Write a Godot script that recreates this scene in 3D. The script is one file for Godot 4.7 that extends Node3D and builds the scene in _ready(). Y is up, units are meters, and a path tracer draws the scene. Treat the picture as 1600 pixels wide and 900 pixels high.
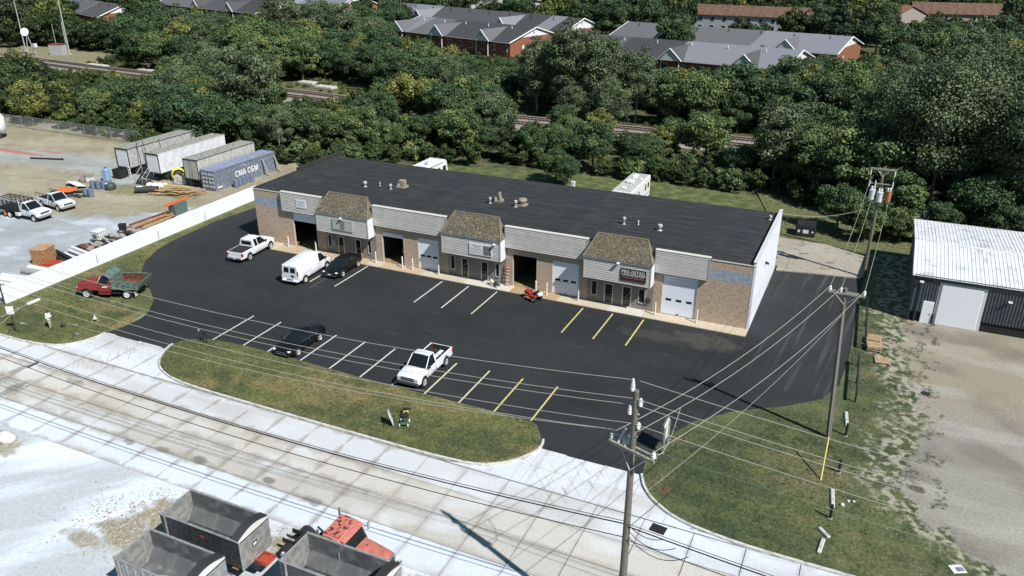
extends Node3D
# An aerial view of a low garage building, its car park, the road in front, yards either side, a railway wood and townhouses behind.
const DETAIL := 1.0
var MT := {}
var TX := {}
var used := {}
var rng := RandomNumberGenerator.new()

class Mb:
	var v := PackedVector3Array()
	var n := PackedVector3Array()
	var c := PackedColorArray()
	var uv := PackedVector2Array()
	var tint := Color(1, 1, 1)
	func tri(a: Vector3, b: Vector3, d: Vector3) -> void:
		var m := (b - a).cross(d - a).normalized()
		v.append(a); v.append(d); v.append(b)
		n.append(m); n.append(m); n.append(m)
		c.append(tint); c.append(tint); c.append(tint)
	func trin(a: Vector3, b: Vector3, d: Vector3, na: Vector3, nb: Vector3, nd: Vector3) -> void:
		v.append(a); v.append(d); v.append(b)
		n.append(na); n.append(nd); n.append(nb)
		c.append(tint); c.append(tint); c.append(tint)
	func quad(a: Vector3, b: Vector3, d: Vector3, e: Vector3) -> void:
		tri(a, b, d); tri(a, d, e)
	func box(p: Vector3, s: Vector3, r := Basis()) -> void:
		var h := s * 0.5
		var q := []
		for i in 8:
			q.append(p + r * Vector3(h.x if i & 1 else -h.x, h.y if i & 2 else -h.y, h.z if i & 4 else -h.z))
		quad(q[4], q[5], q[7], q[6]); quad(q[1], q[0], q[2], q[3])
		quad(q[5], q[1], q[3], q[7]); quad(q[0], q[4], q[6], q[2])
		quad(q[6], q[7], q[3], q[2]); quad(q[0], q[1], q[5], q[4])
	func span(a: Vector3, b: Vector3) -> void:
		box((a + b) * 0.5, (b - a).abs())
	# a box whose edges are chamfered
	func bev(p: Vector3, s: Vector3, k := 0.03, r := Basis()) -> void:
		var h := s * 0.5
		k = minf(k, minf(h.x, minf(h.y, h.z)) * 0.9)
		var f := func(x: float, y: float, z: float, a: int) -> Vector3:
			return p + r * Vector3(x * (h.x - (0.0 if a == 0 else k)), y * (h.y - (0.0 if a == 1 else k)), z * (h.z - (0.0 if a == 2 else k)))
		for s1 in [-1, 1]:
			for ax in 3:
				var o := []
				for t in [[-1, -1], [1, -1], [1, 1], [-1, 1]]:
					var w := [0, 0, 0]
					w[ax] = s1; w[(ax + 1) % 3] = t[0]; w[(ax + 2) % 3] = t[1]
					o.append(f.call(w[0], w[1], w[2], ax))
				if s1 > 0: quad(o[0], o[1], o[2], o[3])
				else: quad(o[3], o[2], o[1], o[0])
		for ax in 3:
			var b := (ax + 1) % 3
			var d := (ax + 2) % 3
			for sb in [-1, 1]:
				for sd in [-1, 1]:
					var w0 := [0, 0, 0]
					w0[ax] = -1; w0[b] = sb; w0[d] = sd
					var w1 := w0.duplicate()
					w1[ax] = 1
					var A: Vector3 = f.call(w0[0], w0[1], w0[2], b)
					var B: Vector3 = f.call(w1[0], w1[1], w1[2], b)
					var C: Vector3 = f.call(w1[0], w1[1], w1[2], d)
					var D: Vector3 = f.call(w0[0], w0[1], w0[2], d)
					if sb * sd > 0: quad(A, D, C, B)
					else: quad(A, B, C, D)
		for sx in [-1, 1]:
			for sy in [-1, 1]:
				for sz in [-1, 1]:
					var A: Vector3 = f.call(sx, sy, sz, 0)
					var B: Vector3 = f.call(sx, sy, sz, 1)
					var C: Vector3 = f.call(sx, sy, sz, 2)
					if sx * sy * sz > 0: tri(A, B, C)
					else: tri(A, C, B)
	func cyl(a: Vector3, b: Vector3, r0: float, r1 := -1.0, k := 10, caps := true) -> void:
		if r1 < 0.0: r1 = r0
		var d := (b - a).normalized()
		var u := d.cross(Vector3.UP if absf(d.y) < 0.95 else Vector3.RIGHT).normalized()
		var w := d.cross(u)
		for i in k:
			var t0 := TAU * i / k
			var t1 := TAU * (i + 1) / k
			var e0 := u * cos(t0) + w * sin(t0)
			var e1 := u * cos(t1) + w * sin(t1)
			trin(a + e0 * r0, a + e1 * r0, b + e1 * r1, e0, e1, e1)
			trin(a + e0 * r0, b + e1 * r1, b + e0 * r1, e0, e1, e0)
			if caps:
				if r0 > 0.001: tri(a, a + e1 * r0, a + e0 * r0)
				if r1 > 0.001: tri(b, b + e0 * r1, b + e1 * r1)
	func tube(p: Array, r: float, k := 5) -> void:
		for i in p.size() - 1:
			cyl(p[i], p[i + 1], r, r, k, i == 0 or i == p.size() - 2)
	# polygon pts (in the plane x,z), extruded from y0 to y1
	func slab(pts: PackedVector2Array, y0: float, y1: float, sides := true) -> void:
		if Geometry2D.is_polygon_clockwise(pts):
			pts = pts.duplicate(); pts.reverse()
		var t := Geometry2D.triangulate_polygon(pts)
		for i in range(0, t.size(), 3):
			var a := pts[t[i]]
			var b := pts[t[i + 1]]
			var d := pts[t[i + 2]]
			if (b - a).cross(d - a) > 0.0:
				var q := b; b = d; d = q
			tri(Vector3(a.x, y1, a.y), Vector3(b.x, y1, b.y), Vector3(d.x, y1, d.y))
		if sides:
			var m := pts.size()
			for i in m:
				var a := pts[i]
				var b := pts[(i + 1) % m]
				quad(Vector3(a.x, y1, a.y), Vector3(b.x, y1, b.y), Vector3(b.x, y0, b.y), Vector3(a.x, y0, a.y))
	# polygon in a side view (x = u, y = v) extruded across w from -h to h;  axis 0: u along x, across z;  axis 1: u along z, across x
	func prism(pts: PackedVector2Array, w0: float, w1: float, axis := 0) -> void:
		var f := func(p: Vector2, w: float) -> Vector3:
			return Vector3(p.x, p.y, w) if axis == 0 else Vector3(w, p.y, -p.x)
		if Geometry2D.is_polygon_clockwise(pts):   # godot: clockwise test is made for y down; we want math CCW
			pass
		var area := 0.0
		for i in pts.size():
			area += pts[i].cross(pts[(i + 1) % pts.size()])
		if area < 0.0:
			pts = pts.duplicate(); pts.reverse()
		var t := Geometry2D.triangulate_polygon(pts)
		for i in range(0, t.size(), 3):
			var a := pts[t[i]]
			var b := pts[t[i + 1]]
			var d := pts[t[i + 2]]
			if (b - a).cross(d - a) < 0.0:
				var q := b; b = d; d = q
			tri(f.call(a, w1), f.call(b, w1), f.call(d, w1))
			tri(f.call(a, w0), f.call(d, w0), f.call(b, w0))
		for i in pts.size():
			var a := pts[i]
			var b := pts[(i + 1) % pts.size()]
			quad(f.call(a, w0), f.call(b, w0), f.call(b, w1), f.call(a, w1))
	func lathe(prof: Array, at := Vector3.ZERO, r := Basis(), k := 14) -> void:
		for i in prof.size() - 1:
			var p: Vector2 = prof[i]
			var q: Vector2 = prof[i + 1]
			var sl := Vector2(q.y - p.y, p.x - q.x).normalized()
			for j in k:
				var t0 := TAU * j / k
				var t1 := TAU * (j + 1) / k
				var e0 := Vector3(cos(t0), 0, -sin(t0))
				var e1 := Vector3(cos(t1), 0, -sin(t1))
				var n0 := r * (e0 * sl.x + Vector3.UP * sl.y)
				var n1 := r * (e1 * sl.x + Vector3.UP * sl.y)
				var a := at + r * (e0 * p.x + Vector3.UP * p.y)
				var b := at + r * (e1 * p.x + Vector3.UP * p.y)
				var d := at + r * (e1 * q.x + Vector3.UP * q.y)
				var e := at + r * (e0 * q.x + Vector3.UP * q.y)
				if p.x > 0.0005: trin(a, b, d, n0, n1, n1)
				if q.x > 0.0005: trin(a, d, e, n0, n1, n0)
	func ball(p: Vector3, r: Vector3, k := 10, m := 6) -> void:
		var f := func(i: int, j: int) -> Vector3:
			var a := PI * j / m
			var t := TAU * i / k
			return Vector3(sin(a) * cos(t), cos(a), -sin(a) * sin(t))
		for i in k:
			for j in m:
				var A: Vector3 = f.call(i, j)
				var B: Vector3 = f.call(i, j + 1)
				var C: Vector3 = f.call(i + 1, j + 1)
				var D: Vector3 = f.call(i + 1, j)
				if j < m - 1: trin(p + A * r, p + B * r, p + C * r, A, B, C)
				if j > 0: trin(p + A * r, p + C * r, p + D * r, A, C, D)
	func mesh() -> ArrayMesh:
		var a := []
		a.resize(Mesh.ARRAY_MAX)
		a[Mesh.ARRAY_VERTEX] = v
		a[Mesh.ARRAY_NORMAL] = n
		a[Mesh.ARRAY_COLOR] = c
		if uv.size() == v.size(): a[Mesh.ARRAY_TEX_UV] = uv
		var m := ArrayMesh.new()
		m.add_surface_from_arrays(Mesh.PRIMITIVE_TRIANGLES, a)
		return m
	# smooth the normals across edges flatter than the given angle
	func smooth(deg := 40.0) -> Mb:
		var lim := cos(deg_to_rad(deg))
		var at := {}
		for i in v.size():
			var k := Vector3i((v[i] * 2000.0).round())
			if not at.has(k): at[k] = []
			at[k].append(i)
		var o := n.duplicate()
		for k in at:
			var l: Array = at[k]
			for i in l:
				var s := Vector3.ZERO
				for j in l:
					if n[i].dot(n[j]) > lim: s += n[j]
				if s.length() > 0.001: o[i] = s.normalized()
		n = o
		return self
	# uv from the ground plane
	func ground_uv(r: Rect2) -> Mb:
		uv.resize(v.size())
		for i in v.size():
			uv[i] = Vector2((v[i].x - r.position.x) / r.size.x, (v[i].z - r.position.y) / r.size.y)
		return self

func lin(r: float, g: float, b: float) -> Color:
	return Color(r, g, b).linear_to_srgb()

func numbered(called: String) -> String:
	if not used.has(called):
		used[called] = 0
		return called
	used[called] += 1
	return "%s_%03d" % [called, used[called]]

func put(called: String, mesh: Mesh, m: Material, parent: Node = self) -> MeshInstance3D:
	var o := MeshInstance3D.new()
	o.mesh = mesh
	o.material_override = m
	o.name = numbered(called) if parent == self else called
	parent.add_child(o, true)
	return o

func obj(called: String, b: Mb, m: Material, parent: Node = self) -> MeshInstance3D:
	return put(called, b.mesh(), m, parent)

func tag(o: Node, label: String, category: String, group := "") -> Node:
	o.set_meta("label", label)
	o.set_meta("category", category)
	if group: o.set_meta("group", group)
	return o

func thing(called: String, label: String, category: String, at := Vector3.ZERO, turn := 0.0, group := "") -> Node3D:
	var o := Node3D.new()
	o.name = numbered(called)
	add_child(o)
	o.position = at
	o.rotation.y = turn
	return tag(o, label, category, group)

func struct(called: String, b: Mb, m: Material, parent: Node = self) -> MeshInstance3D:
	var o := obj(called, b, m, parent)
	if parent == self: o.set_meta("kind", "structure")
	return o

func stuff(o: Node) -> Node:
	o.set_meta("kind", "stuff")
	return o

func dup(o: Node3D, label: String, at: Vector3, turn := 0.0, group := "") -> Node3D:
	var r := o.duplicate() as Node3D
	var stem := String(o.name)
	if stem.length() > 4 and stem.substr(stem.length() - 3).is_valid_int(): stem = stem.substr(0, stem.length() - 4)
	r.name = numbered(stem)
	add_child(r)
	r.position = at
	r.rotation.y = turn
	r.set_meta("label", label)
	if group: r.set_meta("group", group)
	return r

# ---- materials: colours are given as linear base colours
func mat(key: String, col: Color, rough := 0.8, metal := 0.0, vc := false) -> StandardMaterial3D:
	if MT.has(key): return MT[key]
	var m := StandardMaterial3D.new()
	m.albedo_color = col.linear_to_srgb()
	m.roughness = rough
	m.metallic = metal
	m.vertex_color_use_as_albedo = vc
	MT[key] = m
	return m

func noise(sd: int, freq: float, oct := 4, kind := FastNoiseLite.TYPE_SIMPLEX_SMOOTH) -> FastNoiseLite:
	var f := FastNoiseLite.new()
	f.seed = sd
	f.noise_type = kind
	f.frequency = freq
	f.fractal_type = FastNoiseLite.FRACTAL_FBM
	f.fractal_octaves = oct
	return f

func ntex(key: String, f: FastNoiseLite, stops: Array, size := 512, normal := 0.0) -> NoiseTexture2D:
	if TX.has(key): return TX[key]
	var t := NoiseTexture2D.new()
	t.width = size
	t.height = size
	t.seamless = true
	t.noise = f
	if normal > 0.0:
		t.as_normal_map = true
		t.bump_strength = normal
	else:
		var g := Gradient.new()
		var of := PackedFloat32Array()
		var cs := PackedColorArray()
		for s in stops:
			of.append(s[0]); cs.append((s[1] as Color).linear_to_srgb())
		g.offsets = of
		g.colors = cs
		t.color_ramp = g
	TX[key] = t
	return t

# a surface mottled between the colours of stops, repeated every size metres; bump is a normal map of the same grain
func mottled(key: String, stops: Array, size: float, rough := 0.9, metal := 0.0, bump := 0.0, freq := 0.009, world := false, oct := 5) -> StandardMaterial3D:
	if MT.has(key): return MT[key]
	var m := mat(key, Color(1, 1, 1), rough, metal)
	var sd := hash(key) % 1000
	m.albedo_texture = ntex(key, noise(sd, freq, oct), stops, 512)
	m.uv1_triplanar = true
	m.uv1_world_triplanar = world
	m.uv1_scale = Vector3.ONE / size
	if bump > 0.0:
		m.normal_enabled = true
		m.normal_scale = bump
		m.normal_texture = ntex("grain", noise(5, 0.06, 5), [], 512, 6.0)
	return m

# a colour map of a piece of ground: fn gives the linear colour at (x, z)
func ground_map(key: String, r: Rect2, ppm: float, fn: Callable, rough := 0.95, bump := 0.5) -> StandardMaterial3D:
	ppm *= DETAIL
	var w := mini(2048, int(r.size.x * ppm))
	var h := mini(2048, int(r.size.y * ppm))
	var rows := []
	rows.resize(h)
	var work := func(j: int) -> void:
		var d := PackedByteArray()
		d.resize(w * 3)
		var z := r.position.y + (j + 0.5) * r.size.y / h
		for i in w:
			var q: Color = fn.call(r.position.x + (i + 0.5) * r.size.x / w, z)
			q = q.linear_to_srgb()
			d[i * 3] = clampi(int(q.r * 255.0), 0, 255)
			d[i * 3 + 1] = clampi(int(q.g * 255.0), 0, 255)
			d[i * 3 + 2] = clampi(int(q.b * 255.0), 0, 255)
		rows[j] = d
	var id := WorkerThreadPool.add_group_task(work, h, -1, true)
	WorkerThreadPool.wait_for_group_task_completion(id)
	var all := PackedByteArray()
	for d in rows: all.append_array(d)
	var m := mat(key, Color(1, 1, 1), rough)
	m.albedo_texture = ImageTexture.create_from_image(Image.create_from_data(w, h, false, Image.FORMAT_RGB8, all))
	m.texture_repeat = false
	if bump > 0.0:
		pass
	return m

func poly(l: Array) -> PackedVector2Array:
	var p := PackedVector2Array()
	for q in l: p.append(Vector2(q[0], q[1]))
	return p

# a rounder outline through the given points
func rounded(l: Array, closed := true, steps := 5) -> PackedVector2Array:
	var o := PackedVector2Array()
	var n := l.size()
	for i in (n if closed else n - 1):
		var a := Vector2(l[(i - 1 + n) % n][0], l[(i - 1 + n) % n][1]) if closed or i > 0 else Vector2(l[i][0], l[i][1])
		var b := Vector2(l[i][0], l[i][1])
		var c := Vector2(l[(i + 1) % n][0], l[(i + 1) % n][1])
		var d := Vector2(l[(i + 2) % n][0], l[(i + 2) % n][1]) if closed or i < n - 2 else c
		for s in steps:
			o.append(b.cubic_interpolate(c, a, d, float(s) / steps))
	if not closed: o.append(Vector2(l[n - 1][0], l[n - 1][1]))
	return o

func seg_d(p: Vector2, a: Vector2, b: Vector2) -> float:
	return p.distance_to(Geometry2D.get_closest_point_to_segment(p, a, b))

func text_mesh(s: String, height: float, depth := 0.02, font := "Droid Sans") -> TextMesh:
	var t := TextMesh.new()
	var f := SystemFont.new()
	f.font_names = PackedStringArray([font])
	f.font_weight = 700
	t.font = f
	t.text = s
	t.font_size = 64
	t.pixel_size = height / 46.0
	t.depth = depth
	t.curve_step = 2.0
	return t

func _ready() -> void:
	set_camera_and_light()
	build_ground()
	build_garage()
	build_vehicles()
	build_poles()
	metal_shed()
	right_side()
	mowers_and_lawn()
	left_yard()
	build_person()
	grass_tufts()
	stones()
	build_railway()
	townhouses()
	build_wood()

func set_camera_and_light() -> void:
	var cam := Camera3D.new()
	cam.name = "camera"
	cam.position = Vector3(60.57, 31.26, 64.21)
	cam.rotation = Vector3(-0.4183, 0.4331, -0.0009)
	cam.fov = 39.51
	cam.near = 0.5
	cam.far = 2500.0
	add_child(cam)
	cam.current = true
	var env := Environment.new()
	env.background_mode = Environment.BG_SKY
	var sm := ProceduralSkyMaterial.new()
	sm.sky_top_color = Color(0.30, 0.45, 0.57)
	sm.sky_horizon_color = Color(0.62, 0.73, 0.81)
	sm.ground_horizon_color = Color(0.62, 0.73, 0.81)
	sm.ground_bottom_color = Color(0.18, 0.2, 0.2)
	sm.sky_curve = 0.12
	sm.sun_angle_max = 0.0
	var sky := Sky.new()
	sky.sky_material = sm
	env.sky = sky
	env.background_energy_multiplier = 0.68
	env.tonemap_mode = Environment.TONE_MAPPER_LINEAR
	env.tonemap_exposure = 1.28
	env.sdfgi_enabled = true
	env.ssao_enabled = true
	env.ssil_enabled = true
	var we := WorldEnvironment.new()
	we.name = "world"
	we.environment = env
	add_child(we)
	var sun := DirectionalLight3D.new()
	sun.name = "sun"
	sun.light_energy = 1.52
	sun.light_color = Color(1.0, 0.985, 0.965)
	sun.light_angular_distance = 0.5
	sun.shadow_enabled = true
	var el := deg_to_rad(47.5)
	var to := Vector3(0.922 * cos(el), sin(el), 0.386 * cos(el))
	add_child(sun)
	sun.look_at_from_position(to * 100.0, Vector3.ZERO)

# ---- noises used to paint the grounds
var nA := noise(1, 0.09, 4)
var nB := noise(2, 0.5, 3)
var nC := noise(3, 2.3, 2)
var nD := noise(4, 0.022, 3)
var nS := noise(6, 0.16, 4)

func n01(f: FastNoiseLite, x: float, z: float) -> float:
	return f.get_noise_2d(x, z) * 0.5 + 0.5

func grass_at(x: float, z: float, dry := 0.0) -> Color:
	var a := n01(nA, x, z)
	var b := n01(nB, x * 1.3, z * 1.3)
	var c := n01(nC, x * 1.6, z * 1.6)
	var q := Color(0.066, 0.084, 0.031).lerp(Color(0.150, 0.152, 0.050), clampf(a * 1.4 - 0.25 + (b - 0.5) * 0.9 + (n01(nB, x * 0.22, z * 1.7) - 0.5) * 0.9, 0.0, 1.0))
	q = q.lerp(Color(0.205, 0.165, 0.075), clampf((n01(nA, x * 0.7 + 90.0, z * 1.4) - 0.55) * 3.2 + dry + (b - 0.5) * 0.9, 0.0, 0.9))
	return q * (0.45 + c * 1.1)

func gravel_at(x: float, z: float) -> Color:
	var a := n01(nA, x * 0.8, z * 1.2)
	var b := n01(nB, x, z)
	var c := n01(nC, x * 1.7, z * 1.7)
	var q := Color(0.285, 0.315, 0.325).lerp(Color(0.39, 0.43, 0.465), clampf(a * 2.0 - 0.6 + (b - 0.5) * 0.8, 0, 1))
	return q * (0.84 + c * 0.32)

func dirt_at(x: float, z: float) -> Color:
	var a := n01(nA, x, z * 1.4)
	var b := n01(nB, x, z)
	var c := n01(nC, x * 1.5, z * 1.5)
	var q := Color(0.25, 0.22, 0.145).lerp(Color(0.355, 0.325, 0.235), clampf(a * 1.7 - 0.4 + (b - 0.5) * 0.8, 0, 1))
	return q * (0.72 + c * 0.56)

const LOT := [[-8.1, -9.5], [-8.85, -2.6], [-8.6, 3.3], [-7.9, 7.0], [-6.4, 10.0], [-4.8, 12.0], [-2.3, 14.0], [0.1, 15.4], [2.1, 16.9], [3.6, 18.9], [4.1, 20.4], [3.9, 22.1], [3.5, 23.4]]
const LOT_RIGHT := [[50.6, 23.3], [50.4, 21.4], [50.8, 19.0], [52.2, 16.0], [54.6, 13.4], [57.6, 11.4], [60.0, 9.2], [61.0, 6.6], [61.35, 1.7], [61.4, -8.8], [61.5, -15.6]]
const ISLAND := [[10.5, 23.3], [10.7, 21.7], [13.1, 20.5], [18.3, 20.25], [27.4, 20.55], [35.2, 20.6], [41.6, 20.65], [43.0, 21.5], [43.7, 23.1], [43.1, 24.8], [41.4, 26.4], [38.7, 26.95], [31.8, 27.1], [22.9, 27.1], [16.7, 27.0], [13.7, 26.5], [11.7, 25.3]]

var pits := []

func stain(x: float, z: float, l: Array) -> float:
	var s := 0.0
	for p in l:
		var d := Vector2((x - p[0]) / p[2], (z - p[1]) / p[3]).length()
		if d < 1.5: s = maxf(s, clampf((1.0 - d + (n01(nB, x * 1.7, z * 1.7) - 0.5) * 0.9) * 2.5, 0, 1) * p[4])
	return s

func build_ground() -> void:
	# the land that runs out to the horizon
	var gm := mottled("far_ground", [[0.2, Color(0.035, 0.045, 0.018)], [0.5, Color(0.07, 0.08, 0.03)], [0.72, Color(0.11, 0.105, 0.05)]], 22.0, 0.95, 0, 0.4, 0.02, true)
	var b := Mb.new()
	b.box(Vector3(-60, -0.62, -160), Vector3(1500, 1.0, 1000))
	struct("ground", b, gm)
	# --- the car park
	var lot := []
	lot.append_array(LOT)
	lot.append_array([[10.7, 23.4], [10.7, 21.5], [18, 21], [42, 21], [43.8, 23.4]])
	lot.append_array(LOT_RIGHT)
	lot.append_array([[61.3, -15.9], [57, -15.3], [53.4, -14.6], [53.4, -9.5]])
	var R := Rect2(-11, -17, 74, 42)
	var old := [[50.3, 3.6, 3.4, 1.7, 0.9], [46.5, 4.4, 3.6, 1.1, 0.6], [35.0, 22.4, 1.3, 0.9, 0.0]]
	var wet := [[44.4, 17.0, 1.6, 0.6, 0.6], [36.4, 16.8, 1.0, 0.5, 0.6], [8.2, 20.5, 1.4, 0.7, 0.5], [28.35, 12.0, 0.28, 0.2, 1.0], [28.9, 12.05, 0.32, 0.2, 1.0]]
	var am := ground_map("asphalt", R, 16.0, func(x: float, z: float) -> Color:
		var a := n01(nA, x * 0.7, z)
		var bb := n01(nS, x * 0.8, z * 0.8)
		var q := Color(0.0125, 0.0148, 0.0172).lerp(Color(0.0225, 0.0245, 0.0270), clampf(a * 1.6 - 0.3 + (bb - 0.5) * 0.9, 0, 1))
		q = q * (0.84 + n01(nC, x * 2.0, z * 2.0) * 0.34)
		q = q.lerp(Color(0.075, 0.068, 0.055), stain(x, z, old) * (0.35 + 0.5 * n01(nC, x, z)))
		q = q.lerp(Color(0.008, 0.009, 0.011), stain(x, z, wet) * 0.75)
		for k in [5.2, 9.6, 13.9]:      # paving seams
			if absf(z - k - 0.25 * sin(x * 0.21 + k)) < 0.055: q = q * 0.72
		if (z > 1.5 and z < 7.0) or (z > 16.0 and z < 20.5):      # drips where cars stand
			var bay := fposmod(x - 0.2, 2.9) - 1.45
			q = q.lerp(Color(0.007, 0.008, 0.009), clampf((n01(nC, x * 0.9 + 40.0, z * 0.9) - 0.60) * 5.0, 0, 0.7) * clampf(1.0 - absf(bay) * 1.3, 0, 1))
		if x > 53.5 and z < 9.0:     # tyre dust down the side drive
			var s := n01(nB, (x + z * 0.08) * 2.4, z * 0.07)
			q = q.lerp(Color(0.085, 0.082, 0.08), clampf((s - 0.60) * 3.0, 0, 0.5) * clampf((x - 53.5) * 0.6, 0, 1))
		else:
			var s2 := n01(nB, x * 0.3 + z * 1.1, z * 2.0 - x * 0.6)
			q = q.lerp(Color(0.06, 0.058, 0.055), clampf((s2 - 0.68) * 1.6, 0, 0.35))
		return q, 0.82)
	b = Mb.new()
	b.slab(poly(lot), -0.3, 0.0)
	b.ground_uv(R)
	var ap := struct("car_park", b, am)
	# --- paint on the car park: white and yellow bay lines
	var white := mottled("line_white", [[0.3, Color(0.40, 0.40, 0.38)], [0.55, Color(0.66, 0.66, 0.63)]], 1.6, 0.7, 0, 0, 0.03)
	var yellow := mottled("line_yellow", [[0.3, Color(0.42, 0.36, 0.12)], [0.55, Color(0.62, 0.55, 0.22)]], 1.6, 0.7, 0, 0, 0.03)
	var pale := mottled("line_pale", [[0.3, Color(0.42, 0.40, 0.26)], [0.55, Color(0.62, 0.60, 0.44)]], 1.6, 0.7, 0, 0, 0.03)
	var faded := mottled("line_faded", [[0.42, Color(0.025, 0.025, 0.027)], [0.6, Color(0.16, 0.16, 0.15)]], 0.8, 0.8, 0, 0, 0.05)
	var near = [[12.73, 0], [15.76, 0], [18.3, 0], [21.67, 0], [24.57, 0], [27.5, 0], [30.4, 0], [33.24, 2], [36.14, 2], [38.98, 1], [41.84, 1]]
	for l in near:
		b = Mb.new(); b.box(Vector3(l[0], 0.003, 18.06), Vector3(0.13, 0.004, 5.08))
		obj("bay_line", b, [white, yellow, pale][l[1]], ap)
	for l in [[12.45, 0, 1.75, 7.26], [13.4, 3, 5.9, 8.6], [15.35, 0, 1.56, 7.17], [24.19, 0, 1.76, 7.1], [27.08, 0, 1.76, 7.1], [30.13, 2, 1.76, 7.1], [38.8, 1, 1.76, 7.1], [41.63, 1, 1.76, 7.1], [44.48, 1, 1.76, 7.1]]:
		b = Mb.new(); b.box(Vector3(l[0], 0.003, (l[2] + l[3]) / 2.0), Vector3(0.13, 0.004, l[3] - l[2]))
		obj("bay_line", b, [white, yellow, pale, faded][l[1]], ap)
	# --- the island of grass with its kerb
	var RI := Rect2(9, 19, 37, 9)
	var im := ground_map("island_grass", RI, 22.0, func(x: float, z: float) -> Color:
		return grass_at(x, z, clampf((z - 25.9) * 0.35, 0, 0.4) + clampf((x - 41.0) * 0.12, 0, 0.3) + 0.02))
	var isl := rounded(ISLAND)
	var inner := Geometry2D.offset_polygon(isl, -0.17)[0]
	b = Mb.new(); b.slab(inner, -0.2, 0.12); b.ground_uv(RI)
	struct("grass_island", b, im)
	var kerb := mottled("kerb_concrete", [[0.25, Color(0.36, 0.35, 0.31)], [0.6, Color(0.56, 0.56, 0.53)]], 4.0, 0.9, 0, 0.3)
	kerb_run("island_kerb", isl, kerb, 0.0, 22.3)
	# --- left lawn
	var lawn := [[-10.2, -11.0], [-8.4, -9.4]]
	for p in LOT: lawn.append([p[0] - 0.02, p[1]])
	lawn.append_array([[3.45, 24.6], [2.7, 26.0], [1.3, 26.9], [-1.0, 27.3], [-4.2, 27.4], [-13, 27.3], [-24, 27.2], [-24, 23.5], [-9.6, 23.0]])
	var RL := Rect2(-25, -12, 30, 40)
	var lm := ground_map("lawn_grass", RL, 16.0, func(x: float, z: float) -> Color:
		var q := grass_at(x, z, stain(x, z, [[1.0, 22.4, 1.3, 0.8, 0.5], [0.2, 24.3, 0.8, 0.5, 0.5], [3.2, 20.2, 0.9, 2.4, 0.6]]) - 0.05)
		return q.lerp(Color(0.40, 0.39, 0.34), stain(x, z, [[-0.2, 23.5, 0.35, 0.2, 0.8], [1.5, 24.6, 0.4, 0.16, 0.9], [-4.4, 25.2, 0.5, 0.15, 0.7], [3.9, 19.3, 0.25, 1.6, 0.5]])))
	b = Mb.new(); b.slab(poly(lawn), -0.2, 0.06); b.ground_uv(RL)
	struct("left_lawn", b, lm)
	kerb_line("left_kerb", rounded([[3.55, 23.5], [3.5, 24.6], [2.75, 26.05], [1.35, 26.95], [-1.0, 27.35], [-4.2, 27.45], [-24, 27.35]], false), kerb)
	# --- right lawn running into gravel
	var right := []
	right.append_array(LOT_RIGHT)
	right.append_array([[61.6, -17], [61.4, -23], [52.5, -26], [53.3, -34], [110, -34], [110, 27.2], [66, 27.1], [60.6, 27.1], [57.1, 27.0], [54.0, 26.5], [52.2, 25.5], [51.2, 24.4]])
	var RR := Rect2(49, -26, 41, 54)
	var line := PackedVector2Array([Vector2(63.5, -36), Vector2(64.5, -10), Vector2(64.9, -5), Vector2(64.8, 0), Vector2(66.0, 5), Vector2(66.2, 10), Vector2(65.0, 15), Vector2(64.7, 18), Vector2(66.8, 21), Vector2(69.5, 23.2), Vector2(73.5, 25.8), Vector2(76, 28)])
	var rm := ground_map("right_ground", RR, 20.0, func(x: float, z: float) -> Color:
		var e := 0.0
		for i in line.size() - 1:
			if z >= line[i].y and z < line[i + 1].y:
				e = x - lerpf(line[i].x, line[i + 1].x, (z - line[i].y) / (line[i + 1].y - line[i].y))
		e += (n01(nB, x * 1.1, z * 0.9) - 0.5) * 3.2 + (n01(nC, x, z) - 0.5) * 1.5
		var g := grass_at(x, z, clampf((z - 26.0) * 0.2, 0, 0.2) + stain(x, z, [[51.6, 22.7, 0.8, 0.9, 0.45], [60.9, 14.6, 1.1, 1.0, 0.5], [61.0, 19.9, 1.4, 1.2, 0.35], [63.6, -3.5, 1.5, 3.0, 0.35]])) * Color(0.66, 0.76, 0.84)
		g = g.lerp(Color(0.20, 0.07, 0.035), stain(x, z, [[52.3, 24.2, 0.5, 0.35, 0.8]]))
		g = g.lerp(Color(0.36, 0.34, 0.27), clampf((e + 2.4) * 0.55, 0, 1) * clampf((n01(nB, x * 2.3, z * 2.3) - 0.43) * 6.0, 0, 1) * 0.85)
		var a := n01(nA, x * 0.9, z * 0.7)
		var k := Color(0.265, 0.235, 0.178).lerp(Color(0.262, 0.25, 0.218), clampf((z - 2.0) * 0.12 + (a - 0.5) * 1.4, 0, 1))
		k = k.lerp(Color(0.145, 0.13, 0.11), clampf((n01(nS, x * 0.55 + z * 0.3, z * 0.8 - x * 0.3) - 0.50) * 2.6, 0, 0.65))
		k = k.lerp(Color(0.36, 0.35, 0.315), clampf((n01(nS, x * 0.4 + 70.0, z * 1.1 + 30.0) - 0.58) * 3.5, 0, 0.6))
		k = k * (0.80 + n01(nC, x * 1.7, z * 1.7) * 0.4)
		k = k.lerp(Color(0.10, 0.085, 0.07), stain(x, z, [[66.3, 17.7, 0.55, 0.42, 0.9], [65.9, 13.9, 0.5, 0.25, 0.6], [67.3, 4.8, 0.34, 0.3, 0.0]]))
		if z < -8.0 and x < 66.0: e -= 6.0
		return g.lerp(k, clampf(e * 1.3, 0, 1)))
	b = Mb.new(); b.slab(poly(right), -0.2, 0.06); b.ground_uv(RR)
	struct("right_yard", b, rm)
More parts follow.
